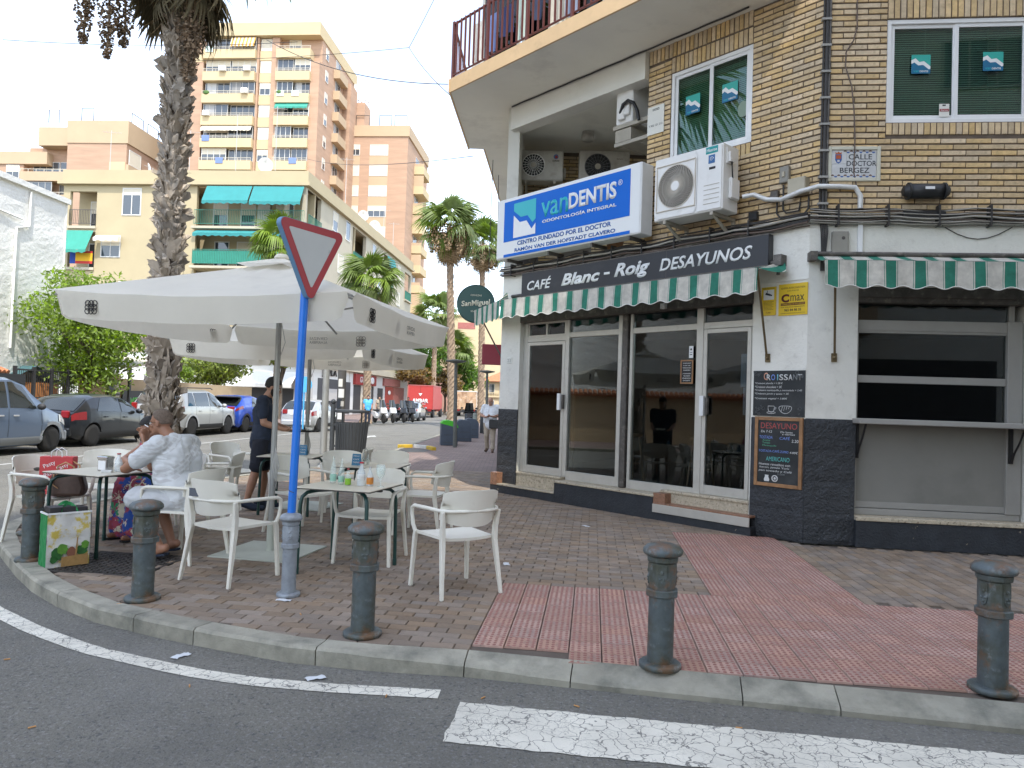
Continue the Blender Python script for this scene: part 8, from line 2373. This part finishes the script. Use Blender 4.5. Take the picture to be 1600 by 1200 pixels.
def hand(mb, wrist, d, n, side, curl, s=1.0, spread=.018):
    d = d.normalized(); n = (n - d * n.dot(d)).normalized(); w = d.cross(n) * side
    chain(mb, [wrist, wrist + d * .045 * s], [.027 * s, .030 * s], 10)
    for k_ in (-1, 0, 1): chain(mb, [wrist + d * .035 * s + w * .017 * k_ * s, wrist + d * .085 * s + w * .022 * k_ * s], [.018 * s, .016 * s], 8)
    for k_, L_ in zip((-1.5, -.5, .5, 1.5), (.062, .074, .07, .055)):
        p = wrist + d * .092 * s + w * spread * k_ * s; pts = [p]; dd = d + w * .06 * k_
        for q in range(3):
            dd = (Matrix.Rotation(-curl * side * (.6 + .3 * q) * 1.0, 3, w) @ dd) if curl else dd
            p = p + dd.normalized() * L_ * s * (.42, .33, .27)[q]; pts.append(p)
        chain(mb, pts, [.0098 * s, .009 * s, .0085 * s, .007 * s], 8)
    p0 = wrist + d * .03 * s + w * .028 * s; p1 = p0 + (d * .5 + w * .6 + n * .35).normalized() * .045 * s; p2 = p1 + (d * .85 + w * .1 + n * .4).normalized() * .035 * s
    chain(mb, [p0, p1, p2], [.014 * s, .0115 * s, .009 * s], 8)
def head(mb, c, f, u, s=1.0):
    f = f.normalized(); u = (u - f * u.dot(f)).normalized(); r_ = f.cross(u)
    Mx = Matrix((r_, f, u)).transposed().to_4x4(); Mx.translation = c
    for (p, q) in (((0, -.012, .03), (.076, .098, .092)), ((0, .028, -.045), (.058, .062, .062)), ((0, .068, -.085), (.030, .026, .024)), ((0, .075, .022), (.052, .022, .016)), ((0, .096, -.042), (.024, .016, .018)), ((.042, .062, -.022), (.024, .026, .022)), ((-.042, .062, -.022), (.024, .026, .022)),
                   ((.078, -.012, -.012), (.010, .020, .032)), ((-.078, -.012, -.012), (.010, .020, .032))):
        mb.ball((0, 0, 0), 1, 16, 10, M=Mx @ Matrix.Translation(Vector(p) * s) @ Matrix.Diagonal((q[0] * s, q[1] * s, q[2] * s, 1)))
    chain(mb, [Mx @ (V(0, .088, .008) * s), Mx @ (V(0, .108, -.02) * s)], [.009 * s, .014 * s], 8)
    for k_ in (-1, 1): mb.ball((0, 0, 0), 1, 8, 6, M=Mx @ Matrix.Translation(V(.011 * k_, .103, -.024) * s) @ Matrix.Diagonal((.009 * s, .009 * s, .008 * s, 1)))
    for z_ in (-.057, -.067): mb.ball((0, 0, 0), 1, 10, 6, M=Mx @ Matrix.Translation(V(0, .1, z_) * s) @ Matrix.Diagonal((.023 * s, .010 * s, .006 * s, 1)))
    return Mx
def face_bits(t, Mx, s, hairm, hair, beard=False):
    for k_ in (-1, 1):
        MB().ball((0, 0, 0), 1, 10, 8, M=Mx @ Matrix.Translation(V(.032 * k_, .084, .002) * s) @ Matrix.Diagonal((.0125 * s,) * 3 + (1,))).obj('eye', M['eye_white'], t)
        MB().ball((0, 0, 0), 1, 8, 6, M=Mx @ Matrix.Translation(V(.032 * k_, .0935, .002) * s) @ Matrix.Diagonal((.006 * s,) * 3 + (1,))).obj('iris', M['hair_black'], t)
        MB().tube([Mx @ (V(k_ * (.018 + .01 * q), .094 - .004 * q * q * .6, .024 + .003 * q - .001 * q * q) * s) for q in range(4)], .004 * s, 5).obj('eyebrow', M[hairm], t)
    if hair:
        z0, back, grow, topk = hair
        mb = MB()
        def fn(u, v):
            a = 2 * pi * u; b = lerp(-.75, pi / 2, v)
            d = V(cos(b) * cos(a), cos(b) * sin(a), sin(b))
            front = max(0, d.y); lo = lerp(-.55, .42, max(0, min(1, (d.y + .25) / .8)))
            z = max(d.z, lo) if d.z < lo else d.z
            k_ = (1 + grow + topk * max(0, d.z) + .02 * noise.noise(d * 9))
            if d.z < lo: k_ *= .93
            return Mx @ (V(d.x * .077 * k_, -.014 + d.y * .099 * k_, .03 + z * .094 * k_) * s)
        mb.grid(fn, 36, 20, closeu=True); mb.obj('hair', M[hairm], t)
    if beard:
        fuse(MB().ball((0, 0, 0), 1, 16, 10, M=Mx @ Matrix.Translation(V(0, .035, -.078) * s) @ Matrix.Diagonal((.057 * s, .056 * s, .034 * s, 1))).ball((0, 0, 0), 1, 10, 8, M=Mx @ Matrix.Translation(V(0, .101, -.047) * s) @ Matrix.Diagonal((.024 * s, .009 * s, .004 * s, 1))).ball((.0, 0, 0), 1, 10, 8, M=Mx @ Matrix.Translation(V(-.062, .015, -.045) * s) @ Matrix.Diagonal((.012 * s, .02 * s, .04 * s, 1))).ball((.0, 0, 0), 1, 10, 8, M=Mx @ Matrix.Translation(V(.062, .015, -.045) * s) @ Matrix.Diagonal((.012 * s, .02 * s, .04 * s, 1))), 'beard', M[hairm], t, .005, 3)
def figure(label, base, rz, J, g, skin, vox, shirt, trousers, hairm, hair, shoe, sleeve=.55, leg=1.0, s=1.0, beard=False, fat=1.0, curl=(.35, .35), group=None, hand_n=None, skirt=False):
    """J: pelvis chest neck head face (direction), and per side (left, right): shoulder elbow wrist handdir hip knee ankle toe"""
    t = thing('person', label, 'person', base, rz, group)
    b = MB()
    P, Cc, Nk, Hc = V(*J['pelvis']), V(*J['chest']), V(*J['neck']), V(*J['head'])
    mid = (P + Cc) / 2 + V(*J.get('belly', (0, .02, 0)))
    def torso(mb, e):
        for x in (-.065, .065):
            chain(mb, [P + V(x, 0, 0), mid + V(x, 0, 0), Cc + V(x * 1.1, 0, 0)], [.125 * fat + e, .125 * fat + e, .13 * fat + e])
        chain(mb, [V(*J['L'][0]), Cc + V(0, -.01, .10), V(*J['R'][0])], [.066 + e, .088 * fat + e, .066 + e])
    torso(b, 0)
    chain(b, [Cc + V(0, 0, .1), Nk, Hc - V(*J['face']) * .02 - V(0, 0, .05)], [.085, .058, .054])
    Mx = head(b, Hc, V(*J['face']), V(*J.get('up', (0, 0, 1))))
    for side, sg_ in (('L', -1), ('R', 1)):
        sh, el, wr, hd, hp, kn, an, to = [V(*q) for q in J[side]]
        chain(b, [sh, sh.lerp(el, .5), el], [.058 * fat, .050 * fat, .042]); chain(b, [el, el.lerp(wr, .35), wr], [.043, .043, .027])
        hand(b, wr, hd, V(*(hand_n or {}).get(side, (0, 0, -1))), sg_, curl[0 if side == 'L' else 1])
        chain(b, [hp, hp.lerp(kn, .4), kn], [.098 * fat, .088 * fat, .060]); chain(b, [kn, kn.lerp(an, .35), an], [.056, .058, .036])
        fd = (to - an); chain(b, [an + V(0, 0, -.01) - fd * .22, an.lerp(to, .6) + V(0, 0, -.03), to], [.040, .036, .026])
    fuse(b, 'body', M[skin], t, vox)
    c = MB(); torso(c, .014)
    for side in 'LR':
        sh, el = V(*J[side][0]), V(*J[side][1]); e2 = sh.lerp(el, sleeve)
        chain(c, [sh, e2], [.078 * fat, .068 * fat])
        if sleeve > .9: chain(c, [el, el.lerp(V(*J[side][2]), .85)], [.055, .04])
    chain(c, [Cc + V(0, 0, .1), Nk.lerp(Cc + V(0, 0, .1), .35)], [.095, .074])
    if J.get('hem'): chain(c, [P + V(0, 0, -.02), P + V(*J['hem'])], [.16 * fat, .165 * fat])
    fuse(c, 'shirt' if not skirt else 'dress', M[shirt], t, vox * 1.1, 4, .012)
    c = MB()
    for x in (-.06, .06): c.ball(P + V(x, 0, -.02), (.135 * fat, .135 * fat, .13), 14, 8)
    for side in 'LR':
        hp, kn, an = V(*J[side][4]), V(*J[side][5]), V(*J[side][6])
        if leg <= 1: chain(c, [hp, hp.lerp(kn, leg * .93)], [.112 * fat, .092 * fat if not skirt else .14])
        else: chain(c, [hp, kn, kn.lerp(an, .93)], [.112 * fat, .078 if not skirt else .15, .066 if not skirt else .17])
    fuse(c, 'skirt' if skirt else ('shorts' if leg <= 1 else 'trousers'), M[trousers], t, vox * 1.1, 4, .012)
    face_bits(t, Mx, 1.0, hairm, hair, beard)
    for side in 'LR':
        an, to = V(*J[side][6]), V(*J[side][7]); fd = to - an; c = MB()
        if shoe[1] == 'sandal':
            side_ = V(fd.y, -fd.x, 0).normalized() * .045; pts = [an - fd * .35, to + fd * .12]
            z0 = min(an.z - .062, to.z - .03)
            q = [pts[0] - side_ * .8, pts[0] + side_ * .8, pts[0].lerp(pts[1], .65) + side_ * 1.15, pts[1] + side_ * .6, pts[1] - side_ * .6, pts[0].lerp(pts[1], .65) - side_ * 1.15]
            hh = J.get('sole', .012)
            c.add([(v_.x, v_.y, hh + max(0, (v_ - pts[1]).dot(-fd.normalized())) * J.get('heel', 0)) for v_ in q] + [(v_.x, v_.y, hh + .018 + max(0, (v_ - pts[1]).dot(-fd.normalized())) * J.get('heel', 0)) for v_ in q], [(5, 4, 3, 2, 1, 0), tuple(range(6, 12))] + [(i, (i + 1) % 6, 6 + (i + 1) % 6, 6 + i) for i in range(6)])
            m_ = an.lerp(to, .62); c.tube([m_ + side_ * 1.1 + V(0, 0, -.05), m_ + side_ * .7 + V(0, 0, .01), m_ + V(0, 0, .02), m_ - side_ * .7 + V(0, 0, .01), m_ - side_ * 1.1 + V(0, 0, -.05)], .012, 6)
            c.obj('sandal', M[shoe[0]], t)
        else:
            chain(c, [an + V(0, 0, -.02) - fd * .25, an.lerp(to, .6) + V(0, 0, -.03), to + fd * .1], [.050, .047, .036]); fuse(c, 'shoe', M[shoe[0]], t, max(vox, .008), 3)
    return t, Mx
# seated man with a cigarette
J = dict(pelvis=(0, -.07, .575), chest=(0, .06, .90), neck=(0, .15, 1.085), head=(0, .255, 1.215), face=(-.10, 1, -.12), belly=(0, .06, -.01),
         L=((-.205, .10, 1.02), (-.23, .42, .80), (-.02, .55, .775), (1, .35, .05), (-.10, -.03, .545), (-.17, .38, .53), (-.12, .10, .10), (-.14, .29, .045)),
         R=((.205, .10, 1.02), (.16, .47, .785), (.075, .47, 1.03), (-.5, -.32, .75), (.10, -.03, .545), (.16, .40, .53), (.10, .16, .10), (.09, .35, .045)), sole=.006, heel=.12)
t, Mx = figure('heavy man in a white patterned shirt and shorts smoking at the terrace table', (-2.97, 6.72, 0), face(-.96, .26), J, None, 'skin_tan', .0065, 'shirt_key', 'shorts_white', 'hair_grey', (0, 0, .012, .01), ('navy', 'sandal'), .62, .95, fat=1.22, curl=(.25, .6), hand_n={'L': (0, 0, -1), 'R': (0, -1, 0)})
mk('watch_white', (.6, .6, .6), .3)
MB().cyl((.082, .468, 1.0), (.08, .468, 1.022), .032, n=16).ball((.112, .455, 1.01), (.01, .018, .018), 10, 6).obj('watch', M['watch_white'], t)
g_ = MB()
for k_ in (-1, 1):
    g_.tube([Mx @ V(.032 * k_ + .022 * cos(2 * pi * q / 12), .104, .0 + .016 * sin(2 * pi * q / 12)) for q in range(13)], .0018, 4)
    g_.tube([Mx @ V(.054 * k_, .104, .004), Mx @ V(.08 * k_, .06, .006), Mx @ V(.082 * k_, -.02, .004)], .0024, 4)
g_.tube([Mx @ V(-.01, .11, .004), Mx @ V(.01, .11, .004)], .002, 4).obj('glasses', M['hair_black'], t)
o = MB().cyl((.0, .395, 1.17), (.03, .46, 1.185), .0045, n=8).obj('cigarette', M['sign_white'], None, t.location, t.rotation_euler.z)
tag(o, 'lit white cigarette held at the seated man\'s mouth', 'cigarette')
# waiter with a tray
J = dict(pelvis=(0, 0, .96), chest=(0, .01, 1.27), neck=(0, .035, 1.475), head=(0, .105, 1.60), face=(0, 1, -.38), up=(0, .38, 1), hem=(0, 0, -.10),
         L=((-.195, 0, 1.42), (-.22, .05, 1.13), (-.16, .30, 1.06), (.1, 1, .05), (-.09, 0, .92), (-.10, .03, .50), (-.10, .0, .09), (-.13, .19, .04)),
         R=((.195, 0, 1.42), (.225, .03, 1.14), (.17, .28, 1.06), (-.1, 1, .02), (.09, 0, .92), (.11, -.06, .50), (.11, -.16, .10), (.13, .03, .04)), sole=.004)
WB = (-3.26, 9.72, 0)
t, Mx = figure('waiter in dark blue T shirt and black shorts looking down at a tray', WB, face(.975, .2), J, None, 'skin', .0075, 'navy', 'navy_short', 'hair_black', (0, 0, .05, .22), ('navy', 'shoe'), .62, .90, beard=True, fat=1.02, curl=(.3, .3), hand_n={'L': (0, 0, 1), 'R': (0, 0, 1)})
WM = Matrix.Translation(WB) @ Matrix.Rotation(face(.975, .2), 4, 'Z')
tr_ = thing('serving_tray', 'black oval tray with coffee cups held by the waiter', 'tray', WM @ V(0, .47, 1.035), face(.975, .2))
MB().lathe([(0, 0), (.17, 0), (.2, .02), (.205, .02), (.175, -.006), (0, -.006)], 26, M=Matrix.Diagonal((.8, 1.15, 1, 1))).obj('tray', M['black'], tr_)
for (x, y) in ((-.05, -.1), (.07, .0), (-.04, .1), (.05, .15)):
    c = thing('cup', 'cup among the things on the waiter\'s tray', 'cup', WM @ V(x, .47 + y, 1.036), 0, 'cups on the tray')
    MB().lathe([(.0, 0), (.025, 0), (.036, .055), (.033, .055), (.023, .005), (0, .005)], 14).obj('cup', M['chair'], c)
# woman behind the man
J = dict(pelvis=(0, -.05, .56), chest=(0, .12, .84), neck=(0, .22, .99), head=(0, .31, 1.10), face=(.1, 1, -.25), belly=(0, .03, 0),
         L=((-.17, .15, .95), (-.19, .44, .78), (-.07, .42, 1.0), (.4, -.1, .6), (-.09, 0, .53), (-.12, .42, .52), (-.12, .46, .10), (-.12, .64, .045)),
         R=((.17, .15, .95), (.2, .44, .78), (.0, .54, .78), (-1, .2, 0), (.09, 0, .53), (.12, .42, .52), (.12, .44, .10), (.12, .62, .045)), sole=.004)
t, Mx = figure('dark haired woman in a colourful long dress seated behind the smoking man', (-3.60, 7.92, 0), face(-.45, -.9), J, None, 'skin_tan', .009, 'dress', 'dress', 'hair_black', (0, 0, .14, .1), ('black', 'sandal'), .25, 1.2, skirt=True, curl=(.5, .3), hand_n={'L': (0, -1, 0)})
chain(MB(), [Mx @ V(0, -.07, .05), Mx @ V(.02, -.10, -.08), Mx @ V(.03, -.10, -.2)], [.08, .075, .04]).obj('long_hair', M['hair_black'], t)
# man walking along the pavement with a bag
J = dict(pelvis=(0, 0, .92), chest=(0, .0, 1.22), neck=(0, .03, 1.42), head=(0, .10, 1.535), face=(0, 1, -.5), up=(0, .5, 1), hem=(0, 0, -.08), belly=(0, .05, 0),
         L=((-.2, 0, 1.37), (-.27, .03, 1.10), (-.09, .27, 1.08), (.6, .7, .3), (-.09, 0, .88), (-.10, .06, .48), (-.11, .10, .09), (-.14, .28, .04)),
         R=((.2, 0, 1.37), (.28, .03, 1.10), (.10, .27, 1.06), (-.7, .6, .2), (.09, 0, .88), (.10, .02, .48), (.10, -.14, .11), (.12, .03, .045)), sole=.004)
t, Mx = figure('bald man in white shirt and beige trousers walking with a black bag', (-.62, 22.4, 0), R(172), J, None, 'skin_far', .013, 'shirt_white', 'beige_cloth', 'hair_grey', None, ('wood_dark', 'shoe'), .62, 1.5, fat=1.12)
FM = Matrix.Translation((-.62, 22.4, 0)) @ Matrix.Rotation(R(172), 4, 'Z')
b = thing('shoulder_bag', 'black bag hanging from the walking man\'s arm', 'bag', FM @ V(-.2, .18, .72), R(172))
MB().bx(-.2, .2, -.06, .06, 0, .27).obj('bag', M['black'], b, bevel=.02); MB().tube([(-.12, 0, .26), (-.1, 0, .36), (.0, 0, .39), (.1, 0, .36), (.12, 0, .26)], .01, 5).obj('strap', M['black'], b)
# people far off by the motorbikes
for (x, y, m1, m2, lb_, rz) in ((-8.35, 42.9, 'sky_blue', 'navy', 'person in bright blue shirt by the far palm trunk', 200), (-7.2, 51.5, 'black', 'navy', 'person in dark clothes standing behind the motorbikes', 170), (-9.4, 52.5, 'beige_cloth', 'navy', 'person in pale clothes on the far pavement by the red door', 190)):
    J = dict(pelvis=(0, 0, .93), chest=(0, 0, 1.25), neck=(0, .02, 1.44), head=(0, .05, 1.56), face=(0, 1, 0), hem=(0, 0, -.08),
             L=((-.19, 0, 1.39), (-.24, .0, 1.12), (-.24, .1, .88), (0, .1, -1), (-.09, 0, .9), (-.1, .02, .48), (-.1, 0, .09), (-.12, .16, .04)),
             R=((.19, 0, 1.39), (.24, .0, 1.12), (.24, .1, .88), (0, .1, -1), (.09, 0, .9), (.1, .02, .48), (.1, 0, .09), (.12, .16, .04)), sole=.004)
    figure(lb_, (x, y, 0), R(rz), J, None, 'skin_far', .02, m1, m2, 'hair_black', (0, 0, .05, .1), ('black', 'shoe'), .5, 1.5)
# ---------------------------------------------------------------- small things
def onto(T, x, y, z=.735):
    p = Matrix.Translation(T.location) @ Matrix.Rotation(T.rotation_euler.z, 4, 'Z') @ V(x, y, z)
    return tuple(p)
M['clear'] = clear_mat('clear_glass', (.75, .85, .8), .30); M['plastic_clear'] = clear_mat('clear_plastic', (.75, .82, .85), .42)
mk('label_white', (.62, .63, .62), .6); mk('label_teal', (.30, .52, .42), .6); mk('label_lime', (.22, .45, .03), .6); mk('red_cap', (.45, .015, .02), .4); mk('green_water', (.25, .42, .2), .3); mk('orange_label', (.55, .2, .03), .5); mk('silvercap', (.5, .5, .5), .35, metal=.7)
mk('red_bag', (.50, .035, .04), .55, var=.06, vs=4); mk('leather_brown', (.075, .042, .03), .55, var=.2, vs=25, bump=.2, bs=80); mk('tan_strap', (.42, .24, .11), .5); mk('bag_green', (.01, .20, .055), .5, var=.08, vs=6, bump=.5, bs=14, bdist=.02)
mk('bag_photo', (.62, .61, .58), .5, var=.08, vs=6, bump=.5, bs=12, bdist=.02, dirt=[((.58, .44, .04), 7, .50, .56, .9)]); mk('veg', (.02, .10, .02), .6, var=.4, vs=14); mk('veg_light', (.10, .26, .03), .6, var=.3, vs=14); mk('basket', (.34, .20, .07), .6, var=.2, vs=20); mk('potato', (.22, .085, .05), .6); mk('box_dark', (.03, .028, .03), .5)
def bottle(loc, h, r, m, label, cap, lab, neck=.32, cat='bottle'):
    t = thing('bottle', label, cat, loc, 0)
    s = h
    MB().lathe([(0, .004), (r * .9, 0), (r, .01), (r, s * .5), (r * .92, s * .58), (r * neck * 1.3, s * .78), (r * neck, s * .86), (r * neck, s * .97), (r * neck * 1.15, s * .975), (r * neck * 1.15, s)], 20).obj('glass', M[m], t)
    if lab: MB().lathe([(r * 1.02, s * lab[1]), (r * 1.03, s * (lab[1] + .005)), (r * 1.03, s * lab[2]), (r * 1.02, s * (lab[2] + .005))], 20).obj('label', M[lab[0]], t)
    if cap: MB().lathe([(0, s * .955), (r * neck * 1.35, s * .955), (r * neck * 1.35, s * 1.015), (0, s * 1.02)], 14).obj('cap', M[cap], t)
    return t
bottle(onto(T2, -.20, .06), .235, .027, 'clear', 'clear glass bottle with pale label, left of the pair on the bottle table', None, ('label_teal', .08, .34))
bottle(onto(T2, -.09, .0), .225, .027, 'clear', 'clear glass bottle, right of the pair on the bottle table', None, ('label_teal', .1, .32))
bottle(onto(T2, -.01, -.03), .145, .026, 'clear', 'small bottle with bright green label and red cap on the bottle table', 'red_cap', ('label_lime', .05, .42))
bottle(onto(T2, .10, .0), .205, .036, 'plastic_clear', 'plastic water bottle with red cap and white label on the bottle table', 'red_cap', ('label_white', .3, .5), .38)
bottle(onto(T2, .175, .02), .165, .030, 'plastic_clear', 'small bottle with an orange picture label beside the plastic water bottle', 'silvercap', ('orange_label', .1, .45))
t = thing('stem_glass', 'empty stemmed beer glass at the right of the bottles', 'glass', onto(T2, .27, .03), 0)
MB().lathe([(.033, 0), (.03, .004), (.006, .01), (.006, .06), (.02, .075), (.036, .11), (.040, .15), (.038, .19), (.037, .19), (.039, .15), (.034, .11), (.0, .075)], 20).obj('glass', M['clear'], t)
t = thing('napkin_dispenser', 'shiny metal napkin dispenser with white napkins on the left table', 'napkin dispenser', onto(T1, .02, .0), R(-12))
MB().bx(-.055, .055, -.045, .045, 0, .128).bx(-.06, .06, -.05, .05, .11, .14).obj('case', mk('chrome', (.6, .6, .6), .15, metal=1), t, bevel=.008); MB().bx(-.04, .04, -.049, -.0455, .015, .1).obj('napkins', M['sign_white'], t)
bottle(onto(T1, .16, .02), .17, .033, 'plastic_clear', 'small plastic water bottle with red cap beside the napkin dispenser', 'red_cap', ('label_white', .3, .42), .4)
t = thing('cigarette_packet', 'white cigarette packet lying before the water bottle on the left table', 'packet', onto(T1, .14, -.09), R(15)); MB().bx(-.045, .045, -.028, .028, 0, .022).obj('packet', M['label_white'], t, bevel=.002)
def menu(T, x, y, lb_):
    t = thing('menu_holder', lb_, 'menu holder', onto(T, x, y), R(-8)); MB().add([(-.05, -.03, 0), (.05, -.03, 0), (.05, .0, .13), (-.05, .0, .13), (-.05, .04, 0), (.05, .04, 0)], [(0, 1, 2, 3), (5, 4, 3, 2), (0, 3, 4), (1, 5, 2)]).obj('board', M['sticker_blue'], t)
    for i, s_ in enumerate(('MENÚ', 'CAFÉ', 'TAPAS')): text(s_, M['chalk_white'], t, (0, -.024 + .0092 * (2 - i) - .002, .035 + .036 * (2 - i)), rot=(R(77), 0, 0), w=.07, h=.018, extrude=0)
    return t
menu(T3, -.16, -.12, 'small dark blue menu stand with white writing on the second table'); menu(T4, .1, .1, 'small black menu stand on the table under the rear parasol')
t = thing('cruet', 'oil and vinegar cruet with wire handle behind the menu stand', 'cruet', onto(T3, -.1, .03), 0)
for x in (-.025, .025): MB().lathe([(0, 0), (.02, 0), (.02, .07), (.008, .1), (.008, .13), (0, .13)], 12, c=(x, 0, 0)).obj('flask', M['clear'], t)
MB().tube([(-.02, 0, .0), (-.02, .0, .16), (0, 0, .19), (.02, 0, .16), (.02, 0, 0)], .003, 5).obj('handle', M['black'], t)
# bags
t = thing('shopping_bag', 'green and yellow woven shopping bag printed with vegetables, full of boxes', 'bag', (-3.77, 6.32, 0), R(48))
w_, d_, h_ = .165, .09, .455
def side_(x0, y0, x1, y1, m, nm, ph):
    dx, dy = x1 - x0, y1 - y0; l = hypot(dx, dy)
    return MB().grid(lambda u, v: (x0 + dx * u + dy / l * .012 * noise.noise((u * 4, v * 5, ph)) , y0 + dy * u - dx / l * .012 * noise.noise((u * 4, v * 5, ph)), h_ * v), 14, 18).obj(nm, M[m], t)
side_(-w_, -d_, w_, -d_, 'bag_photo', 'front', 1); side_(w_, -d_, w_, d_, 'bag_green', 'end', 2); side_(w_, d_, -w_, d_, 'bag_photo', 'back', 3); side_(-w_, d_, -w_, -d_, 'bag_green', 'end', 4)
yy = -d_ - .014
r_ = random.Random(3)
mb = MB()
def blob(cx, cz, rx, rz_, m, n=18, j=.2, y=yy): mb.add([(cx + rx * cos(2 * pi * i / n) * (1 + r_.uniform(-j, j)), y, cz + rz_ * sin(2 * pi * i / n) * (1 + r_.uniform(-j, j))) for i in range(n)], [tuple(range(n))], m)
blob(-.085, .12, .045, .05, 0); blob(-.045, .15, .038, .045, 1, y=yy - .001); blob(.02, .115, .035, .05, 2, j=.03, y=yy - .002); blob(.10, .13, .045, .045, 0); blob(.125, .175, .03, .035, 1, y=yy - .001); blob(-.11, .07, .03, .03, 0)
mb.add([(-.055, yy - .003, .005), (.15, yy - .003, .005), (.15, yy - .003, .095), (-.055, yy - .003, .085)], [(0, 1, 2, 3)], 3).add([(.045, yy - .004, .08), (.06, yy - .004, .08), (.068, yy - .004, .24), (.058, yy - .004, .24)], [(0, 1, 2, 3)], 3)
mb.obj('print', [M['veg'], M['veg_light'], M['potato'], M['basket']], t)
MB().bx(-w_ - .004, w_ + .004, -d_ - .006, -d_ + .004, h_ - .012, h_ + .002).bx(-w_ - .006, -w_ + .004, -d_ - .004, d_, h_ - .012, h_ + .002).obj('hem', M['sign_white'], t)
MB().bx(-.145, .06, -.07, .07, .25, .50).bx(.065, .145, -.07, .07, .25, .49).obj('box', M['box_dark'], t, bevel=.003)
for y_ in (-d_ - .004, d_ + .004): MB().grid(lambda u, v, y_=y_: (-.07 + .14 * u + .02 * sin(pi * u * 2) * 0, y_ * (1 - sin(pi * u) * .6) - .015 * (v - .5) * 0, h_ - .03 + .10 * sin(pi * u) ** .6 + .03 * (v - .5)), 16, 1).obj('handle', M['bag_green'], t)
t = thing('paper_bag', 'red paper shopping bag with white letters standing on the left chair', 'bag', (-4.44, 7.28, .46), R(10))
MB().bx(-.15, .15, -.06, .06, 0, .37).obj('bag', M['red_bag'], t, bevel=.004)
for y_ in (-.055, .055): MB().tube([(-.05, y_, .34), (-.045, y_, .42), (0, y_, .45), (.045, y_, .42), (.05, y_, .34)], .005, 5).obj('handle', M['sign_white'], t)
for i, (x, z) in enumerate(((-.06, .29), (.06, .27), (-.05, .2), (.07, .17))): text('Pasty', M['sign_white'], t, (x, -.0615, z), rot=(pi / 2, R(-25), 0), w=.11, h=.05, extrude=0)
t = thing('handbag', 'brown leather handbag with tan straps on the left chair beside the red bag', 'handbag', (-4.28, 7.18, .46), R(12))
MB().prism([(-.15, 0), (.15, 0), (.17, .08), (.13, .22), (-.13, .22), (-.17, .08)], -.07, .07, M=Matrix.Rotation(pi / 2, 4, 'X')).obj('bag', M['leather_brown'], t, bevel=.03, seg=2)
for y_ in (-.06, .06): MB().tube([(-.08, y_, .2), (-.07, y_ * 1.3, .29), (0, y_ * 1.4, .33), (.07, y_ * 1.3, .29), (.08, y_, .2)], .008, 6).obj('strap', M['tan_strap'], t)
MB().tube([(-.1, -.075, .22), (-.11, -.085, .12), (-.06, -.085, .08)], .006, 5).obj('tassel', M['tan_strap'], t)
# litter and cigarette ends
mk('butt', (.50, .26, .10), .8); mk('scrap', (.6, .62, .64), .7)
for i, (x, y, z, lb_) in enumerate(((-1.62, 5.44, .001, 'scrap of white paper at the foot of the blue sign pole'), (-1.06, 4.22, ZR + .004, 'crumpled pale paper in the gutter by the kerb'), (-1.95, 4.50, ZR + .004, 'small crumpled paper in the gutter left of the crossing'), (.0, 6.9, .001, 'torn scrap of white paper on the paving right of the chairs'), (.98, 9.2, .001, 'small scrap of paper by the café step'))):
    t = tag(MB().grid(lambda u, v: ((u - .5) * .11, (v - .5) * .055 + .01 * sin(u * 6), .002 + .012 * abs(noise.noise((u * 3 + i, v * 3, 2)))), 8, 4).obj('paper_scrap', M['scrap'], None, (x, y, z), R(35 * i)), lb_, 'litter')
butt = MB().cyl((-.016, 0, .004), (.016, 0, .004), .004, n=7).mesh('cigarette_end', M['butt'])
for i, (u, v) in enumerate(((-.62, 4.0), (-1.1, 3.1), (-2.2, 3.5), (-.1, 4.02), (.4, 3.95), (-2.9, 4.35), (-1.7, 4.05), (-3.3, 4.1), (1.2, 3.75), (-1.4, 5.1), (-1.0, 5.3), (-2.7, 5.2), (-.3, 2.6), (.9, 2.9))):
    o = link('cigarette_end', butt, None, (u, v, (.001 if v > 5 else ZR + .002)), rnd.uniform(0, 6)); tag(o, 'orange cigarette end lying on the ground near the kerb', 'litter', 'cigarette ends on the ground')
# overhead wires
def wire(a, b, sag, label, r_=.008):
    a, b = Vector(a), Vector(b)
    t = tag(MB().tube([a.lerp(b, i / 16) - Vector((0, 0, 4 * sag * (i / 16) * (1 - i / 16))) for i in range(17)], r_, 5).obj('overhead_wire', M['cable'], None), label, 'wire')
wire((-13.6, 19, 10.55), (-5.9, 19, 10.75), .12, 'thin wire crossing the sky left of the near palm'); wire((-6.0, 17, 9.8), (-1.25, 12.3, 6.85), .25, 'wire sagging from mid street to the balcony corner'); wire((-12, 24, 12.4), (-3.45, 22, 12.15), .1, 'wire running left from the wire junction in the sky'); wire((-3.45, 22, 12.15), (-1.2, 13.0, 6.9), .1, 'wire from the junction down to the balcony corner'); wire((-3.45, 22, 12.15), (-2.2, 21.5, 14.5), .05, 'wire rising from the junction out of the picture')
wire((-12.0, 40, 14.6), (-.95, 15.0, 6.55), .3, 'long wire from the cream block to the corner building')
bpart('c', 'soffit_cable', MB().tube([(.1 + .3 * i, -.02 - .01 * (i % 2), 6.585) for i in range(16)], .012, 5), M['cable'])
MB().tube([(-.55, 15.2, 6.55), (-.56, 15.2, 3.9)], .008, 5).tube([(-.45, 16.2, 6.55), (-.4, 16.2, 3.6)], .008, 5).obj('hanging_cable', M['cable'], cafe, -A)
for s_ in list(bpy.data.scenes):
    if s_.name == 'temp_scene': bpy.data.scenes.remove(s_)
